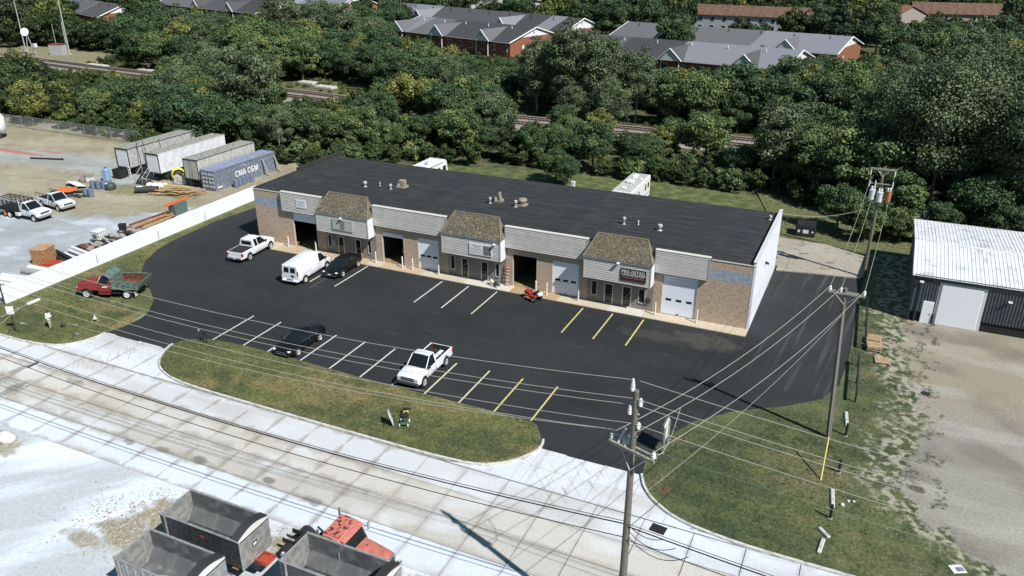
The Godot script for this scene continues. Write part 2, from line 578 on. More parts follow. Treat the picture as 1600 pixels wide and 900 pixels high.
	kerb_line("right_kerb", rounded([[50.62, 23.3], [51.15, 24.45], [52.15, 25.55], [53.95, 26.55], [57.1, 27.05], [60.6, 27.15], [66, 27.15], [110, 27.25]], false), kerb)
	# --- worn concrete behind the side drive
	b = Mb.new()
	b.slab(poly([[53.4, -14.7], [57, -15.4], [61.3, -16.0], [61.3, -22.4], [57.3, -24.4], [52.6, -24.6], [50.5, -25.0], [50.5, -15.9], [53.4, -15.9]]), -0.2, 0.075)
	var RW := Rect2(49, -27, 14, 14)
	b.ground_uv(RW)
	struct("worn_apron", b, ground_map("worn_apron", RW, 30.0, func(x: float, z: float) -> Color:
		var q := Color(0.27, 0.245, 0.195).lerp(Color(0.37, 0.345, 0.29), n01(nA, x * 2, z * 2))
		q = q.lerp(Color(0.09, 0.085, 0.075), clampf((n01(nS, x * 2.5, z * 4.0) - 0.66) * 8.0, 0, 0.7))
		return q * (0.8 + 0.4 * n01(nC, x, z))))
	# --- the yard on the left: bare earth at the back, dusty gravel in front
	var RY := Rect2(-92, -32, 84, 60)
	var ym := ground_map("yard", RY, 12.0, func(x: float, z: float) -> Color:
		var e := (x * 0.55 + z * 1.0) + 13.0 + (n01(nS, x, z) - 0.5) * 9.0
		if x < -24.0: e = z - 3.2 + (x + 24.0) * -0.22 + (n01(nS, x, z) - 0.5) * 6.0
		var q := dirt_at(x, z).lerp(gravel_at(x, z), clampf(e * 0.5, 0, 1))
		var path := absf((z + 14.0) - (x + 60.0) * 0.15 + sin(x * 0.11) * 3.0)
		q = q.lerp(gravel_at(x, z) * Color(0.92, 0.93, 0.88), clampf(1.6 - path * 0.32 + (n01(nB, x, z) - 0.5), 0, 0.75) * clampf(-30.0 - x, 0, 1))
		q = q.lerp(Color(0.56, 0.60, 0.69), clampf((n01(nS, x * 0.6, z * 1.5) - 0.60) * 4.0, 0, 0.6) * clampf(e * 0.3, 0, 1))
		var rut := absf(fposmod(z + x * 0.28 + sin(x * 0.07) * 2.0, 7.5) - 3.7)
		q = q.lerp(Color(0.17, 0.14, 0.09), clampf(1.0 - rut * 5.0, 0, 1) * 0.6 * clampf(-e, 0, 1))
		q = q.lerp(Color(0.40, 0.13, 0.07), stain(x, z, [[-62.5, -14.8, 9.0, 0.9, 0.8], [-55.5, -17.0, 3.0, 0.7, 0.6]]))
		q = q.lerp(grass_at(x, z, 0.3), stain(x, z, [[-28.5, -7.5, 5.0, 2.6, 0.6], [-20.5, -8.5, 3.0, 1.5, 0.5], [-58, -27.0, 14.0, 2.4, 0.4], [-12.2, 6.0, 0.9, 14.0, 0.45]]))
		return q)
	b = Mb.new()
	b.slab(poly([[-92, -31], [-11.5, -31], [-8.2, -9.4], [-9.8, -9.0], [-9.4, 23.6], [-24, 23.6], [-92, 23.6]]), -0.2, -0.02)
	b.ground_uv(RY)
	struct("yard", b, ym)
	# --- dusty ground on the near side of the road
	var RN := Rect2(0, 36, 60, 14)
	b = Mb.new()
	b.slab(poly([[-14, 36.25], [60, 36.25], [60, 62], [-14, 62]]), -0.2, -0.015)
	b.ground_uv(RN)
	struct("dusty_lot", b, ground_map("dusty_lot", RN, 20.0, func(x: float, z: float) -> Color:
		var s := n01(nS, (x + z) * 0.9, (z - x) * 0.22)
		var q := Color(0.43, 0.465, 0.49).lerp(Color(0.66, 0.73, 0.84), clampf((s - 0.40) * 3.2, 0, 1))
		q = q * (0.86 + n01(nC, x * 1.5, z * 1.5) * 0.28)
		var d := stain(x, z, [[26.8, 38.6, 2.9, 1.7, 1.0], [25.3, 40.6, 2.2, 1.5, 0.95], [23.6, 42.0, 1.8, 0.7, 0.8], [35.5, 37.6, 2.6, 1.3, 1.0], [37.5, 36.9, 6.0, 0.8, 0.5], [10.5, 37.9, 2.6, 1.1, 0.9], [46, 37.3, 8.0, 0.9, 0.7]])
		return q.lerp(dirt_at(x * 1.3, z * 1.3) * (0.55 + 0.8 * n01(nC, x * 1.2, z * 1.2)), d)))
	build_road()

func kerb_run(called: String, ring: PackedVector2Array, m: Material, lo := 0.0, zmin := -1e9) -> void:
	# a raised kerb along the part of a closed outline that borders the road
	var l := []
	for i in ring.size() * 2:
		var p := ring[i % ring.size()]
		if p.y > zmin:
			l.append([p.x, p.y])
		elif l.size() > 3: break
		else: l.clear()
	kerb_line(called, poly(l), m)
	var low := []
	for p in ring: low.append([p.x, p.y])

func kerb_line(called: String, l: PackedVector2Array, m: Material) -> void:
	var b := Mb.new()
	var L := []
	for i in l.size():
		var t := (l[mini(i + 1, l.size() - 1)] - l[maxi(i - 1, 0)]).normalized()
		L.append([l[i], Vector2(-t.y, t.x) * 0.085])
	for i in l.size() - 1:
		var p: Vector2 = L[i][0]; var q: Vector2 = L[i + 1][0]
		var u: Vector2 = L[i][1]; var w: Vector2 = L[i + 1][1]
		var f := func(a: Vector2, y: float) -> Vector3: return Vector3(a.x, y, a.y)
		b.quad(f.call(p - u * 0.8, 0.15), f.call(p + u * 0.8, 0.15), f.call(q + w * 0.8, 0.15), f.call(q - w * 0.8, 0.15))
		b.quad(f.call(p + u * 0.8, 0.15), f.call(p + u, 0.12), f.call(q + w, 0.12), f.call(q + w * 0.8, 0.15))
		b.quad(f.call(p - u * 0.8, 0.15), f.call(q - w * 0.8, 0.15), f.call(q - w, 0.12), f.call(p - u, 0.12))
		b.quad(f.call(p + u, 0.12), f.call(p + u, -0.15), f.call(q + w, -0.15), f.call(q + w, 0.12))
		b.quad(f.call(p - u, -0.15), f.call(p - u, 0.12), f.call(q - w, 0.12), f.call(q - w, -0.15))
		# gutter
	struct(called, b, m)

func build_road() -> void:
	var R := Rect2(-14, 22, 90, 15)
	var zr := [27.2, 29.6, 31.85, 34.0, 36.35]
	var patch := [[24.3, 33.7, 0.9, 0.4, 1.0], [21.2, 33.9, 0.8, 0.35, 0.8], [29.6, 33.5, 0.7, 0.35, 1.0], [33.5, 34.0, 0.8, 0.4, 0.8], [18.5, 34.2, 0.6, 0.3, 0.8], [8.2, 30.2, 1.4, 0.35, 0.7], [4.9, 32.9, 0.6, 1.2, 0.9], [2.5, 30.5, 0.35, 1.2, 0.6]]
	var rm := ground_map("road_concrete", R, 16.0, func(x: float, z: float) -> Color:
		var q := Color(0.47, 0.46, 0.42)
		if z > 34.0: q = Color(0.57, 0.625, 0.71)
		elif z > 31.85: q = Color(0.455, 0.445, 0.41)
		elif z > 29.6: q = Color(0.50, 0.485, 0.445)
		elif z > 27.2: q = Color(0.53, 0.55, 0.575)
		else: q = Color(0.56, 0.59, 0.63)
		if x > 53.0 and z < 29.6: q = Color(0.58, 0.63, 0.71)
		if x < 12.0 and z > 26: q = q * 1.08
		var s := n01(nS, x * 0.35, z * 1.6)
		q = q.lerp(Color(0.62, 0.655, 0.70), clampf((n01(nA, x * 1.1, z * 1.9) - 0.52) * 2.6, 0, 0.55))
		q = q.lerp(Color(0.36, 0.325, 0.27), clampf((s - 0.5) * 1.8, 0, 0.4))
		var jz := 9.0
		for k in zr: jz = minf(jz, absf(z - k))
		var jx := absf(fposmod(x - 14.25 + 1.45, 2.9) - 1.45)
		var w := (n01(nB, x, z) - 0.22) * (1.25 if z > 29.6 and z < 34.0 and x < 44.0 else 0.8)
		var dj := maxf(clampf(1.0 - jx / maxf(w, 0.05), 0, 1), clampf(1.0 - jz / maxf(w * 1.3, 0.05), 0, 1))
		if z < 27.2: dj = maxf(clampf(1.0 - absf(fposmod(x - 45.6, 2.6) - 1.3) / maxf(w * 0.7, 0.05), 0, 1), clampf(1.0 - absf(z - 27.2) / maxf(w, 0.05), 0, 1) * 0.8)
		q = q.lerp(Color(0.235, 0.205, 0.165), dj * (0.66 if x < 36.0 else 0.36) * (0.75 + 0.5 * n01(nC, x * 0.8, z * 0.8)))
		if jx < 0.04 or jz < 0.04: q = q * 0.88
		q = q.lerp(Color(0.13, 0.12, 0.11), stain(x, z, patch) * 0.75)
		if z < 28.8:   # tyre scuffs where cars turn in
			var t := n01(nC, (x - z) * 1.0, (x + z) * 0.12)
			q = q.lerp(Color(0.25, 0.22, 0.19), clampf((t - 0.68) * 5.0, 0, 0.6) * clampf(1.0 - absf(absf(x - 27.5) - 19.5) / 4.5, 0, 1))
		return q * (0.90 + n01(nC, x * 1.8, z * 1.8) * 0.2), 0.85)
	var b := Mb.new()
	b.box(Vector3(44, -0.18, 31.6), Vector3(140, 0.24, 9.7))
	var road := struct("road", b, mottled("road_base", [[0.3, Color(0.10, 0.09, 0.075)], [0.6, Color(0.17, 0.15, 0.12)]], 2.0, 0.95, 0, 0.4, 0.03, true))
	rng.seed = 11
	var slab_at := func(x0: float, x1: float, z0: float, z1: float, parent: Node) -> void:
		var q := Mb.new()
		var dy := rng.randf_range(-0.006, 0.004)
		var g := 0.016
		q.bev(Vector3((x0 + x1) / 2, -0.07 + dy, (z0 + z1) / 2), Vector3(x1 - x0 - g * 2, 0.14, z1 - z0 - g * 2), 0.02, Basis(Vector3.UP, rng.randf_range(-0.002, 0.002)))
		q.ground_uv(R)
		obj("slab", q, rm, parent)
	for k in range(-13, 26):
		var x0 := 14.25 + 2.9 * k
		for j in 4:
			slab_at.call(x0, x0 + 2.9, zr[j], zr[j + 1], road)
	# gutter strip and the two driveway aprons
	var ap := Mb.new()
	ap.slab(poly([[3.6, 23.35], [10.6, 23.35], [11.7, 25.4], [13.7, 26.6], [16.7, 27.1], [16.7, 27.35], [-24, 27.35], [-4.2, 27.4], [-1, 27.4], [1.4, 27.0], [2.8, 26.1], [3.55, 24.6]]), -0.3, -0.03)
	var aprons := [
		[[[3.62, 23.3], [10.6, 23.3], [10.75, 23.9], [11.75, 25.45], [13.75, 26.62], [16.75, 27.17], [-1.0, 27.17], [1.35, 27.02], [2.8, 26.15], [3.6, 24.6]], "left_driveway"],
		[[[43.78, 23.3], [50.6, 23.3], [51.1, 24.5], [52.1, 25.6], [53.9, 26.62], [57.1, 27.15], [38.7, 27.17], [41.45, 26.5], [43.2, 24.9]], "right_driveway"]]
	for a in aprons:
		var o := Mb.new()
		o.slab(poly(a[0]), -0.3, -0.02)
		var dr := struct(a[1], o, MT["road_base"])
		var xs := [-2.0, 2.0, 4.7, 7.3, 9.9, 12.5, 17.0] if a[1] == "left_driveway" else [38.0, 41.5, 43.9, 45.6, 48.2, 50.7, 53.0, 57.5]
		for i in xs.size() - 1:
			for zz in [[23.28, 25.3], [25.3, 27.2]]:
				var cell := poly([[xs[i] + 0.012, zz[0] + 0.012], [xs[i + 1] - 0.012, zz[0] + 0.012], [xs[i + 1] - 0.012, zz[1] - 0.012], [xs[i] + 0.012, zz[1] - 0.012]])
				for piece in Geometry2D.intersect_polygons(cell, poly(a[0])):
					if piece.size() < 3: continue
					var q := Mb.new()
					q.slab(piece, -0.1, rng.randf_range(-0.004, 0.004)); q.ground_uv(R)
					obj("slab", q, rm, dr)
	# iron grate in the gutter
	var gr := thing("drain_grate", "dark iron drain grate set in the gutter by the right driveway", "drain grate", Vector3(52.9, 0.0, 27.72), -0.12)
	b = Mb.new()
	b.box(Vector3(0, -0.02, 0), Vector3(0.9, 0.06, 0.7))
	obj("frame", b, mat("pit_black", Color(0.01, 0.01, 0.012), 0.8), gr)
	for i in 7:
		b = Mb.new(); b.box(Vector3(-0.36 + i * 0.12, 0.018, 0), Vector3(0.05, 0.025, 0.62))
		obj("bar", b, mat("iron", Color(0.05, 0.05, 0.055), 0.6, 0.6), gr)
	for p in [[66.0, 5.2, "small round manhole cover in the gravel of the right yard"]]:
		b = Mb.new(); b.cyl(Vector3(p[0] + 0.9, 0.03, p[1]), Vector3(p[0] + 0.9, 0.085, p[1]), 0.36, 0.34, 16)
		tag(obj("manhole_cover", b, MT["iron"]), p[2], "manhole cover")

# ---- the garage building: front along z = 0 from x = 0 to 53.2, roof at 5.9
const BAYS := [[4.85, 8.15, 3.95, 2.92], [16.15, 18.92, 3.45, 2.9], [20.4, 23.0, 3.5, 0.0], [30.85, 33.55, 3.45, 3.4], [34.92, 37.78, 3.5, 0.0], [45.37, 48.65, 3.95, 0.0]]
const CANOPIES := [[9.15, 15.5], [23.97, 30.28], [38.52, 44.72]]
const WINDOWS := [[9.44, 9.92], [14.43, 14.9], [24.2, 24.72], [29.09, 29.58], [38.91, 39.48], [43.37, 44.0]]
const DOORS := [[10.72, 11.5], [12.88, 13.64], [25.42, 26.22], [27.56, 28.36], [40.15, 41.02], [41.86, 42.74]]

func lapped(b: Mb, x0: float, x1: float, y0: float, y1: float, z: float, pitch: float, mirror := false) -> void:
	# rows of lapped boards on a wall that faces +z
	var n := int(round((y1 - y0) / pitch))
	for i in n:
		var a := y0 + (y1 - y0) * i / n
		var c := y0 + (y1 - y0) * (i + 1) / n
		b.tint = Color(1, 1, 1) * rng.randf_range(0.86, 1.0)
		b.quad(Vector3(x0, a, z + 0.045), Vector3(x1, a, z + 0.045), Vector3(x1, c, z + 0.004), Vector3(x0, c, z + 0.004))
		b.quad(Vector3(x0, a, z), Vector3(x1, a, z), Vector3(x1, a, z + 0.045), Vector3(x0, a, z + 0.045))
	b.tint = Color(1, 1, 1)

func build_garage() -> void:
	rng.seed = 21
	var brick := brick_mat()
	var greyp := mottled("painted_block", [[0.3, Color(0.21, 0.19, 0.165)], [0.65, Color(0.27, 0.245, 0.21)]], 3.0, 0.9, 0, 0.2)
	var blue := mottled("blue_band_paint", [[0.3, Color(0.27, 0.31, 0.38)], [0.65, Color(0.36, 0.40, 0.46)]], 2.0, 0.9, 0, 0.3)
	var wht := mottled("white_wall_paint", [[0.2, Color(0.66, 0.70, 0.78)], [0.6, Color(0.72, 0.76, 0.84)]], 7.0, 0.75, 0, 0.0)
	var doorw := mat("door_white", Color(0.80, 0.84, 0.91), 0.5)
	var trim := mat("trim_tan", Color(0.44, 0.38, 0.32), 0.8)
	var alu := mat("alu", Color(0.62, 0.62, 0.62), 0.45, 0.6)
	var glass := mat("dark_glass", Color(0.012, 0.018, 0.02), 0.06)
	glass.metallic_specular = 0.6
	var black := mat("black_edge", Color(0.012, 0.012, 0.014), 0.7)
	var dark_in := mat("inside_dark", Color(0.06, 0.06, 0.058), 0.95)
	var g := thing("garage_building", "long low brick workshop building with dark flat roof, three shingled canopies and white roller doors", "building")
	# front wall: panels between the openings
	var cuts := []
	for y in BAYS: cuts.append([y[0], y[1], 0.0, y[2]])
	for w in WINDOWS: cuts.append([w[0], w[1], 0.7, 2.13])
	for d in DOORS: cuts.append([d[0], d[1], 0.0, 2.1])
	cuts.sort_custom(func(p, q): return p[0] < q[0])
	var zone := []
	for k in 7: zone.append(Mb.new())
	var T := 0.28
	var z_of := func(px: float) -> Mb:
		var k := 0
		for c in CANOPIES:
			if px > c[1]: k += 2
			elif px > c[0]: k += 1
		return zone[k]
	var x := 0.0
	for c in cuts:
		var xm := x
		for e in [9.15, 15.5, 23.97, 30.28, 38.52, 44.72]:
			if e > xm and e < c[0]:
				z_of.call((xm + e) / 2.0).span(Vector3(xm, 0, -T), Vector3(e, 5.86, 0))
				xm = e
		z_of.call((xm + c[0]) / 2.0).span(Vector3(xm, 0, -T), Vector3(c[0], 5.86, 0))
		var u: Mb = z_of.call((c[0] + c[1]) / 2.0)
		u.span(Vector3(c[0], c[3], -T), Vector3(c[1], 5.86, 0))
		if c[2] > 0.0: u.span(Vector3(c[0], 0, -T), Vector3(c[1], c[2], 0))
		x = c[1]
	zone[6].span(Vector3(x, 0, -T), Vector3(53.0, 5.86, 0))
	for k in 7: obj("front_wall" if k % 2 == 0 else "painted_front", zone[k], brick if k % 2 == 0 else greyp, g)
	# canopy walls carry on past the doors as a plinth of bare brick
	for y in BAYS:
		var b := Mb.new()
		for s in [0, 1]:
			b.box(Vector3(y[s] + (0.06 if s == 0 else -0.06), y[2] / 2.0, -0.11), Vector3(0.12, y[2], 0.24))
		b.box(Vector3((y[0] + y[1]) / 2.0, y[2] - 0.06, -0.11), Vector3(y[1] - y[0] - 0.24, 0.12, 0.24))
		obj("door_frame", b, trim, g)
	# blue band painted across both ends
	for s in [[0.004, 3.88], [49.47, 53.0]]:
		var b := Mb.new()
		b.span(Vector3(s[0], 4.14, 0.0), Vector3(s[1], 5.12, 0.006))
		obj("painted_band", b, blue, g)
	# side and back walls
	var b := Mb.new()
	b.span(Vector3(53.0, 0, -15.2), Vector3(53.2, 6.22, 0.02))
	obj("side_wall", b, wht, g)
	b = Mb.new()
	b.span(Vector3(0.0, 0, -15.2), Vector3(0.2, 5.9, -T)); b.span(Vector3(0.2, 0, -15.2), Vector3(53.0, 5.7, -15.0))
	obj("back_wall", b, brick, g)
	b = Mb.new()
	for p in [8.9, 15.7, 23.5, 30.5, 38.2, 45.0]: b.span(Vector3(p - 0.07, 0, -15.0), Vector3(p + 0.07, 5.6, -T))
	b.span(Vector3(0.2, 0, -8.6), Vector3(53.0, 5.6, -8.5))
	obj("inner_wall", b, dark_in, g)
	b = Mb.new()
	b.span(Vector3(0.2, -0.2, -15.0), Vector3(53.0, 0.035, -T))
	for y in BAYS: b.span(Vector3(y[0] + 0.12, -0.2, -T), Vector3(y[1] - 0.12, 0.035, 0.0))
	obj("floor_slab", b, mottled("bay_floor", [[0.3, Color(0.20, 0.13, 0.065)], [0.6, Color(0.33, 0.235, 0.135)]], 3.0, 0.8, 0, 0.4), g)
	# the roof: rolled felt in overlapping strips on a deck
	b = Mb.new()
	b.span(Vector3(0.02, 5.62, -15.18), Vector3(52.99, 5.84, -0.02))
	var deck := obj("roof_deck", b, black, g)
	var felts := []
	for k in 3:
		felts.append(mottled("roof_felt_%d" % k, [[0.25, Color(0.0165, 0.0205, 0.0245) * (1.0 + 0.12 * k)], [0.55, Color(0.030, 0.0335, 0.037) * (1.0 + 0.12 * k)], [0.74, Color(0.085, 0.084, 0.080)]], 9.0, 0.88, 0, 0.2, 0.018))
		(felts[k] as StandardMaterial3D).vertex_color_use_as_albedo = true
		(felts[k] as StandardMaterial3D).uv1_scale = Vector3(0.028, 0.4, 1.3)
	var ns := 34
	for i in ns:
		b = Mb.new()
		var z0 := -15.17 + 15.1 * i / ns
		var z1 := -15.17 + 15.1 * (i + 1) / ns + 0.03
		var y := 5.87
		b.tint = Color(1, 1, 1) * rng.randf_range(0.40, 0.62)
		b.quad(Vector3(0.35, y + 0.03, z1), Vector3(52.8, y + 0.03, z1), Vector3(52.8, y + 0.001, z0), Vector3(0.35, y + 0.001, z0))
		b.tint = Color(1, 1, 1)
		b.quad(Vector3(0.35, y - 0.01, z1 + 0.05), Vector3(52.8, y - 0.01, z1 + 0.05), Vector3(52.8, y + 0.03, z1), Vector3(0.35, y + 0.03, z1))
		obj("felt_strip", b, felts[rng.randi() % 3], deck)
	# upstands at both ends, with caps
	b = Mb.new()
	b.prism(poly([[52.72, 5.88], [53.0, 6.24], [53.0, 5.88]]), -15.2, 0.0)
	obj("right_upstand", b, black, g)
	b = Mb.new()
	b.span(Vector3(52.93, 6.22, -15.24), Vector3(53.25, 6.27, 0.05))
	obj("parapet_cap", b, mat("cap_white", Color(0.55, 0.56, 0.58), 0.5), g)
	b = Mb.new()
	b.span(Vector3(-0.03, 5.84, -15.2), Vector3(0.33, 6.0, -0.05))
	b.span(Vector3(-0.02, 6.0, -15.9), Vector3(0.30, 6.35, -7.4))
	obj("left_upstand", b, mat("felt_edge", Color(0.025, 0.03, 0.028), 0.85), g)
	b = Mb.new()
	b.span(Vector3(0.0, 5.86, -0.04), Vector3(3.9, 5.93, 0.05))
	obj("coping", b, mat("coping_pale", Color(0.62, 0.60, 0.56), 0.5), g)
	b = Mb.new()
	b.span(Vector3(49.5, 5.86, -0.04), Vector3(53.2, 5.93, 0.05))
	obj("coping", b, mat("coping_pale", Color(0.62, 0.60, 0.56), 0.5), g)
	# the band of siding above the doors
	var side := mottled("grey_siding", [[0.2, Color(0.53, 0.515, 0.48)], [0.7, Color(0.60, 0.58, 0.545)]], 6.0, 0.7, 0, 0.0)
	side.vertex_color_use_as_albedo = true
	var runs := []
	x = 3.92
	for c in CANOPIES:
		runs.append([x, c[0]]); x = c[1]
	runs.append([x, 49.45])
	for r in runs:
		b = Mb.new()
		b.span(Vector3(r[0], 4.06, 0.0), Vector3(r[1], 6.1, 0.30))
		var box := obj("fascia", b, mat("soffit", Color(0.16, 0.15, 0.14), 0.9), g)
		b = Mb.new()
		lapped(b, r[0], r[1], 4.06, 6.1, 0.302, 0.17)
		stuff(obj("siding", b, side, box))
		b = Mb.new()
		b.span(Vector3(r[0] - 0.02, 6.1, -0.05), Vector3(r[1] + 0.02, 6.16, 0.36))
		obj("coping", b, MT["coping_pale"], box)
		for e in 2:
			b = Mb.new()
			b.box(Vector3(r[e] + (0.05 if e == 0 else -0.05), 5.08, 0.32), Vector3(0.1, 2.06, 0.07))
			obj("corner_trim", b, mat("corner_grey", Color(0.36, 0.355, 0.345), 0.6), box)
	# the three canopies over the office doors
	var sh := mottled("shingle", [[0.3, Color(0.7, 0.7, 0.7)], [0.7, Color(1, 1, 1)]], 1.0, 0.95, 0, 0.5, 0.05)
	sh.vertex_color_use_as_albedo = true
	for ci in 3:
		var c: Array = CANOPIES[ci]
		b = Mb.new()
		b.span(Vector3(c[0], 2.86, 0.0), Vector3(c[1], 4.86, 1.22))
		var body := obj("canopy", b, mat("canopy_soffit", Color(0.42, 0.40, 0.37), 0.8), g)
		b = Mb.new(); lapped(b, c[0] + 0.09, c[1] - 0.09, 2.86, 4.86, 1.222, 0.17)
		stuff(obj("siding", b, side, body))
		b = Mb.new()
		b.span(Vector3(c[1], 2.84, 0.3), Vector3(c[1] + 0.02, 4.9, 1.26))
		obj("end_panel", b, mat("end_white", Color(0.68, 0.71, 0.78), 0.6), body)
		b = Mb.new()
		b.span(Vector3(c[0] - 0.02, 2.84, 0.3), Vector3(c[0], 4.9, 1.26))
		obj("end_panel", b, MT["end_white"], body)
		b = Mb.new()
		for e in [c[0] + 0.04, c[1] - 0.04]: b.box(Vector3(e, 3.86, 1.25), Vector3(0.1, 2.04, 0.07))
		b.box(Vector3((c[0] + c[1]) / 2.0, 4.87, 1.28), Vector3(c[1] - c[0] + 0.1, 0.09, 0.14))
		obj("corner_trim", b, mat("canopy_trim", Color(0.46, 0.45, 0.42), 0.6), body)
		# shingled hood: front slope and two hips, in courses of tabs
		var e0 := Vector3(c[0] - 0.06, 4.93, 1.36)
		var e1 := Vector3(c[1] + 0.06, 4.93, 1.36)
		var t0 := Vector3(c[0] + 0.72, 6.66, -0.30)
		var t1 := Vector3(c[1] - 0.86, 6.66, -0.30)
		b = Mb.new()
		b.tint = Color(0.13, 0.11, 0.075)
		b.quad(e0, e1, t1, t0)
		var bk0 := Vector3(c[0] - 0.06, 4.93, -0.30)
		var bk1 := Vector3(c[1] + 0.06, 4.93, -0.30)
		b.tri(e1, bk1, t1); b.tri(bk0, e0, t0); b.quad(bk1, bk0, t0, t1); b.quad(e1, e0, bk0, bk1)
		var hood := obj("hood", b, sh, g)
		b = Mb.new()
		var rows := 17
		var nrm := (e1 - e0).cross(t0 - e0).normalized()
		for j in rows:
			var fa := float(j) / rows
			var fb := float(j + 1) / rows + 0.012
			var a0 := e0.lerp(t0, fa); var a1 := e1.lerp(t1, fa); var d0 := e0.lerp(t0, minf(fb, 1)); var d1 := e1.lerp(t1, minf(fb, 1))
			var nt := 40
			for k in nt:
				var u := (k + (0.5 if j % 2 else 0.0)) / nt
				var w := minf(u + 1.0 / nt - 0.0025, 1.0)
				if u >= 0.995: continue
				var l := rng.randf()
				b.tint = Color(0.105, 0.088, 0.064).lerp(Color(0.265, 0.225, 0.165), l * l * 1.1)
				if rng.randf() < 0.22: b.tint = Color(0.155, 0.148, 0.09)
				var o := nrm * rng.randf_range(0.016, 0.034)
				var o2 := nrm * 0.006
				b.quad(a0.lerp(a1, u) + o, a0.lerp(a1, w) + o, d0.lerp(d1, w) + o2, d0.lerp(d1, u) + o2)
				b.quad(a0.lerp(a1, u), a0.lerp(a1, w), a0.lerp(a1, w) + o, a0.lerp(a1, u) + o)
		for hp in [[e1, bk1, t1], [bk0, e0, t0]]:
			for j in rows:
				var fa := float(j) / rows
				var p: Vector3 = hp[0].lerp(hp[2], fa); var q: Vector3 = hp[1].lerp(hp[2], fa)
				var p2: Vector3 = hp[0].lerp(hp[2], fa + 1.0 / rows); var q2: Vector3 = hp[1].lerp(hp[2], fa + 1.0 / rows)
				var m: Vector3 = (hp[1] - hp[0]).cross(hp[2] - hp[0]).normalized()
				for k in 10:
					b.tint = Color(0.12, 0.10, 0.072).lerp(Color(0.25, 0.215, 0.155), rng.randf())
					b.quad(p.lerp(q, k / 10.0) + m * 0.03, p.lerp(q, k / 10.0 + 0.095) + m * 0.03, p2.lerp(q2, k / 10.0 + 0.095) + m * 0.008, p2.lerp(q2, k / 10.0) + m * 0.008)
		stuff(obj("shingles", b, sh, hood))
		b = Mb.new()
		b.tint = Color(0.23, 0.20, 0.14)
		b.cyl(t0 + Vector3(-0.05, 0.02, 0), t1 + Vector3(0.05, 0.02, 0), 0.07, 0.07, 6)
		b.cyl(t1, e1 + Vector3(0, 0.02, 0), 0.06, 0.06, 6); b.cyl(t0, e0 + Vector3(0, 0.02, 0), 0.06, 0.06, 6)
		obj("ridge_cap", b, sh, hood)
	# office windows and doors
	for w in WINDOWS:
		var f := Mb.new()
		f.span(Vector3(w[0], 0.7, -0.1), Vector3(w[1], 2.13, -0.06))
		var pane := obj("window", f, glass, g)
		f = Mb.new()
		for s in 2: f.box(Vector3(w[s] + (0.03 if s == 0 else -0.03), 1.415, -0.02), Vector3(0.06, 1.43, 0.12))
		f.box(Vector3((w[0] + w[1]) / 2, 2.10, -0.02), Vector3(w[1] - w[0] - 0.12, 0.06, 0.12)); f.box(Vector3((w[0] + w[1]) / 2, 0.72, 0.0), Vector3(w[1] - w[0] - 0.12, 0.06, 0.16))
		obj("frame", f, alu, pane)
	for d in DOORS:
		var f := Mb.new()
		f.span(Vector3(d[0], 0.04, -0.1), Vector3(d[1], 2.1, -0.06))
		var pane := obj("glass_door", f, glass, g)
		f = Mb.new()
		for s in 2: f.box(Vector3(d[s] + (0.045 if s == 0 else -0.045), 1.07, -0.02), Vector3(0.09, 2.06, 0.12))
		f.box(Vector3((d[0] + d[1]) / 2, 2.055, -0.02), Vector3(d[1] - d[0] - 0.18, 0.09, 0.12)); f.box(Vector3((d[0] + d[1]) / 2, 0.1, -0.03), Vector3(d[1] - d[0] - 0.18, 0.12, 0.1))
		obj("frame", f, alu, pane)
		f = Mb.new()
		f.cyl(Vector3(d[0] + 0.14, 0.98, 0.0), Vector3(d[1] - 0.14, 0.98, 0.0), 0.02, 0.02, 6)
		obj("push_bar", f, alu, pane)
	# roller doors: shut ones of five panels, open ones with only the top panel showing
	for y in BAYS:
		var x0: float = y[0] + 0.12
		var x1: float = y[1] - 0.12
		var top: float = y[2] - 0.12
		var shut: bool = y[3] == 0.0
		var fr := Mb.new()
		fr.span(Vector3(x0, 0.06 if shut else y[3], -0.17), Vector3(x1, top, -0.16))
		var dr := obj("roller_door", fr, doorw, g)
		var lo: float = 0.06 if shut else y[3]
		var n := 5 if shut else (1 if top - lo < 0.5 else 2)
		for k in n:
			var p := Mb.new()
			var ya := lo + (top - lo) * k / n
			var yb := lo + (top - lo) * (k + 1) / n
			p.bev(Vector3((x0 + x1) / 2, (ya + yb) / 2, -0.12), Vector3(x1 - x0 - 0.01, yb - ya - 0.012, 0.08), 0.012)
			obj("door_panel", p, doorw, dr)
		if shut:
			for k in 3:
				var p := Mb.new()
				var cx := x0 + (x1 - x0) * (0.2 + 0.3 * k)
				p.bev(Vector3(cx, 1.52, -0.075), Vector3(0.5, 0.2, 0.03), 0.01)
				obj("window", p, glass, dr)
			var h := Mb.new()
			h.box(Vector3((x0 + x1) / 2, 0.22, -0.06), Vector3(0.16, 0.07, 0.05))
			obj("handle", h, black, dr)
	# small fittings on the wall
	for l in [[12.35, 4.62, 1.24], [29.7, 4.55, 1.24], [41.75, 4.72, 1.24]]:
		var f := Mb.new()
		f.box(Vector3(l[0], l[1], l[2] + 0.05), Vector3(0.12, 0.12, 0.1))
		var o := obj("flood_light", f, alu, g)
		f = Mb.new()
		f.bev(Vector3(l[0], l[1] + 0.03, l[2] + 0.22), Vector3(0.26, 0.18, 0.22), 0.04, Basis(Vector3.RIGHT, 0.5))
		obj("lamp_head", f, mat("lamp_white", Color(0.7, 0.7, 0.7), 0.4), o)
	var f2 := Mb.new()
	f2.box(Vector3(53.26, 4.0, -6.1), Vector3(0.14, 0.2, 0.2)); f2.bev(Vector3(53.42, 3.95, -6.1), Vector3(0.25, 0.14, 0.3), 0.04, Basis(Vector3.BACK, -0.4))
	obj("flood_light", f2, black, g)
	f2 = Mb.new()
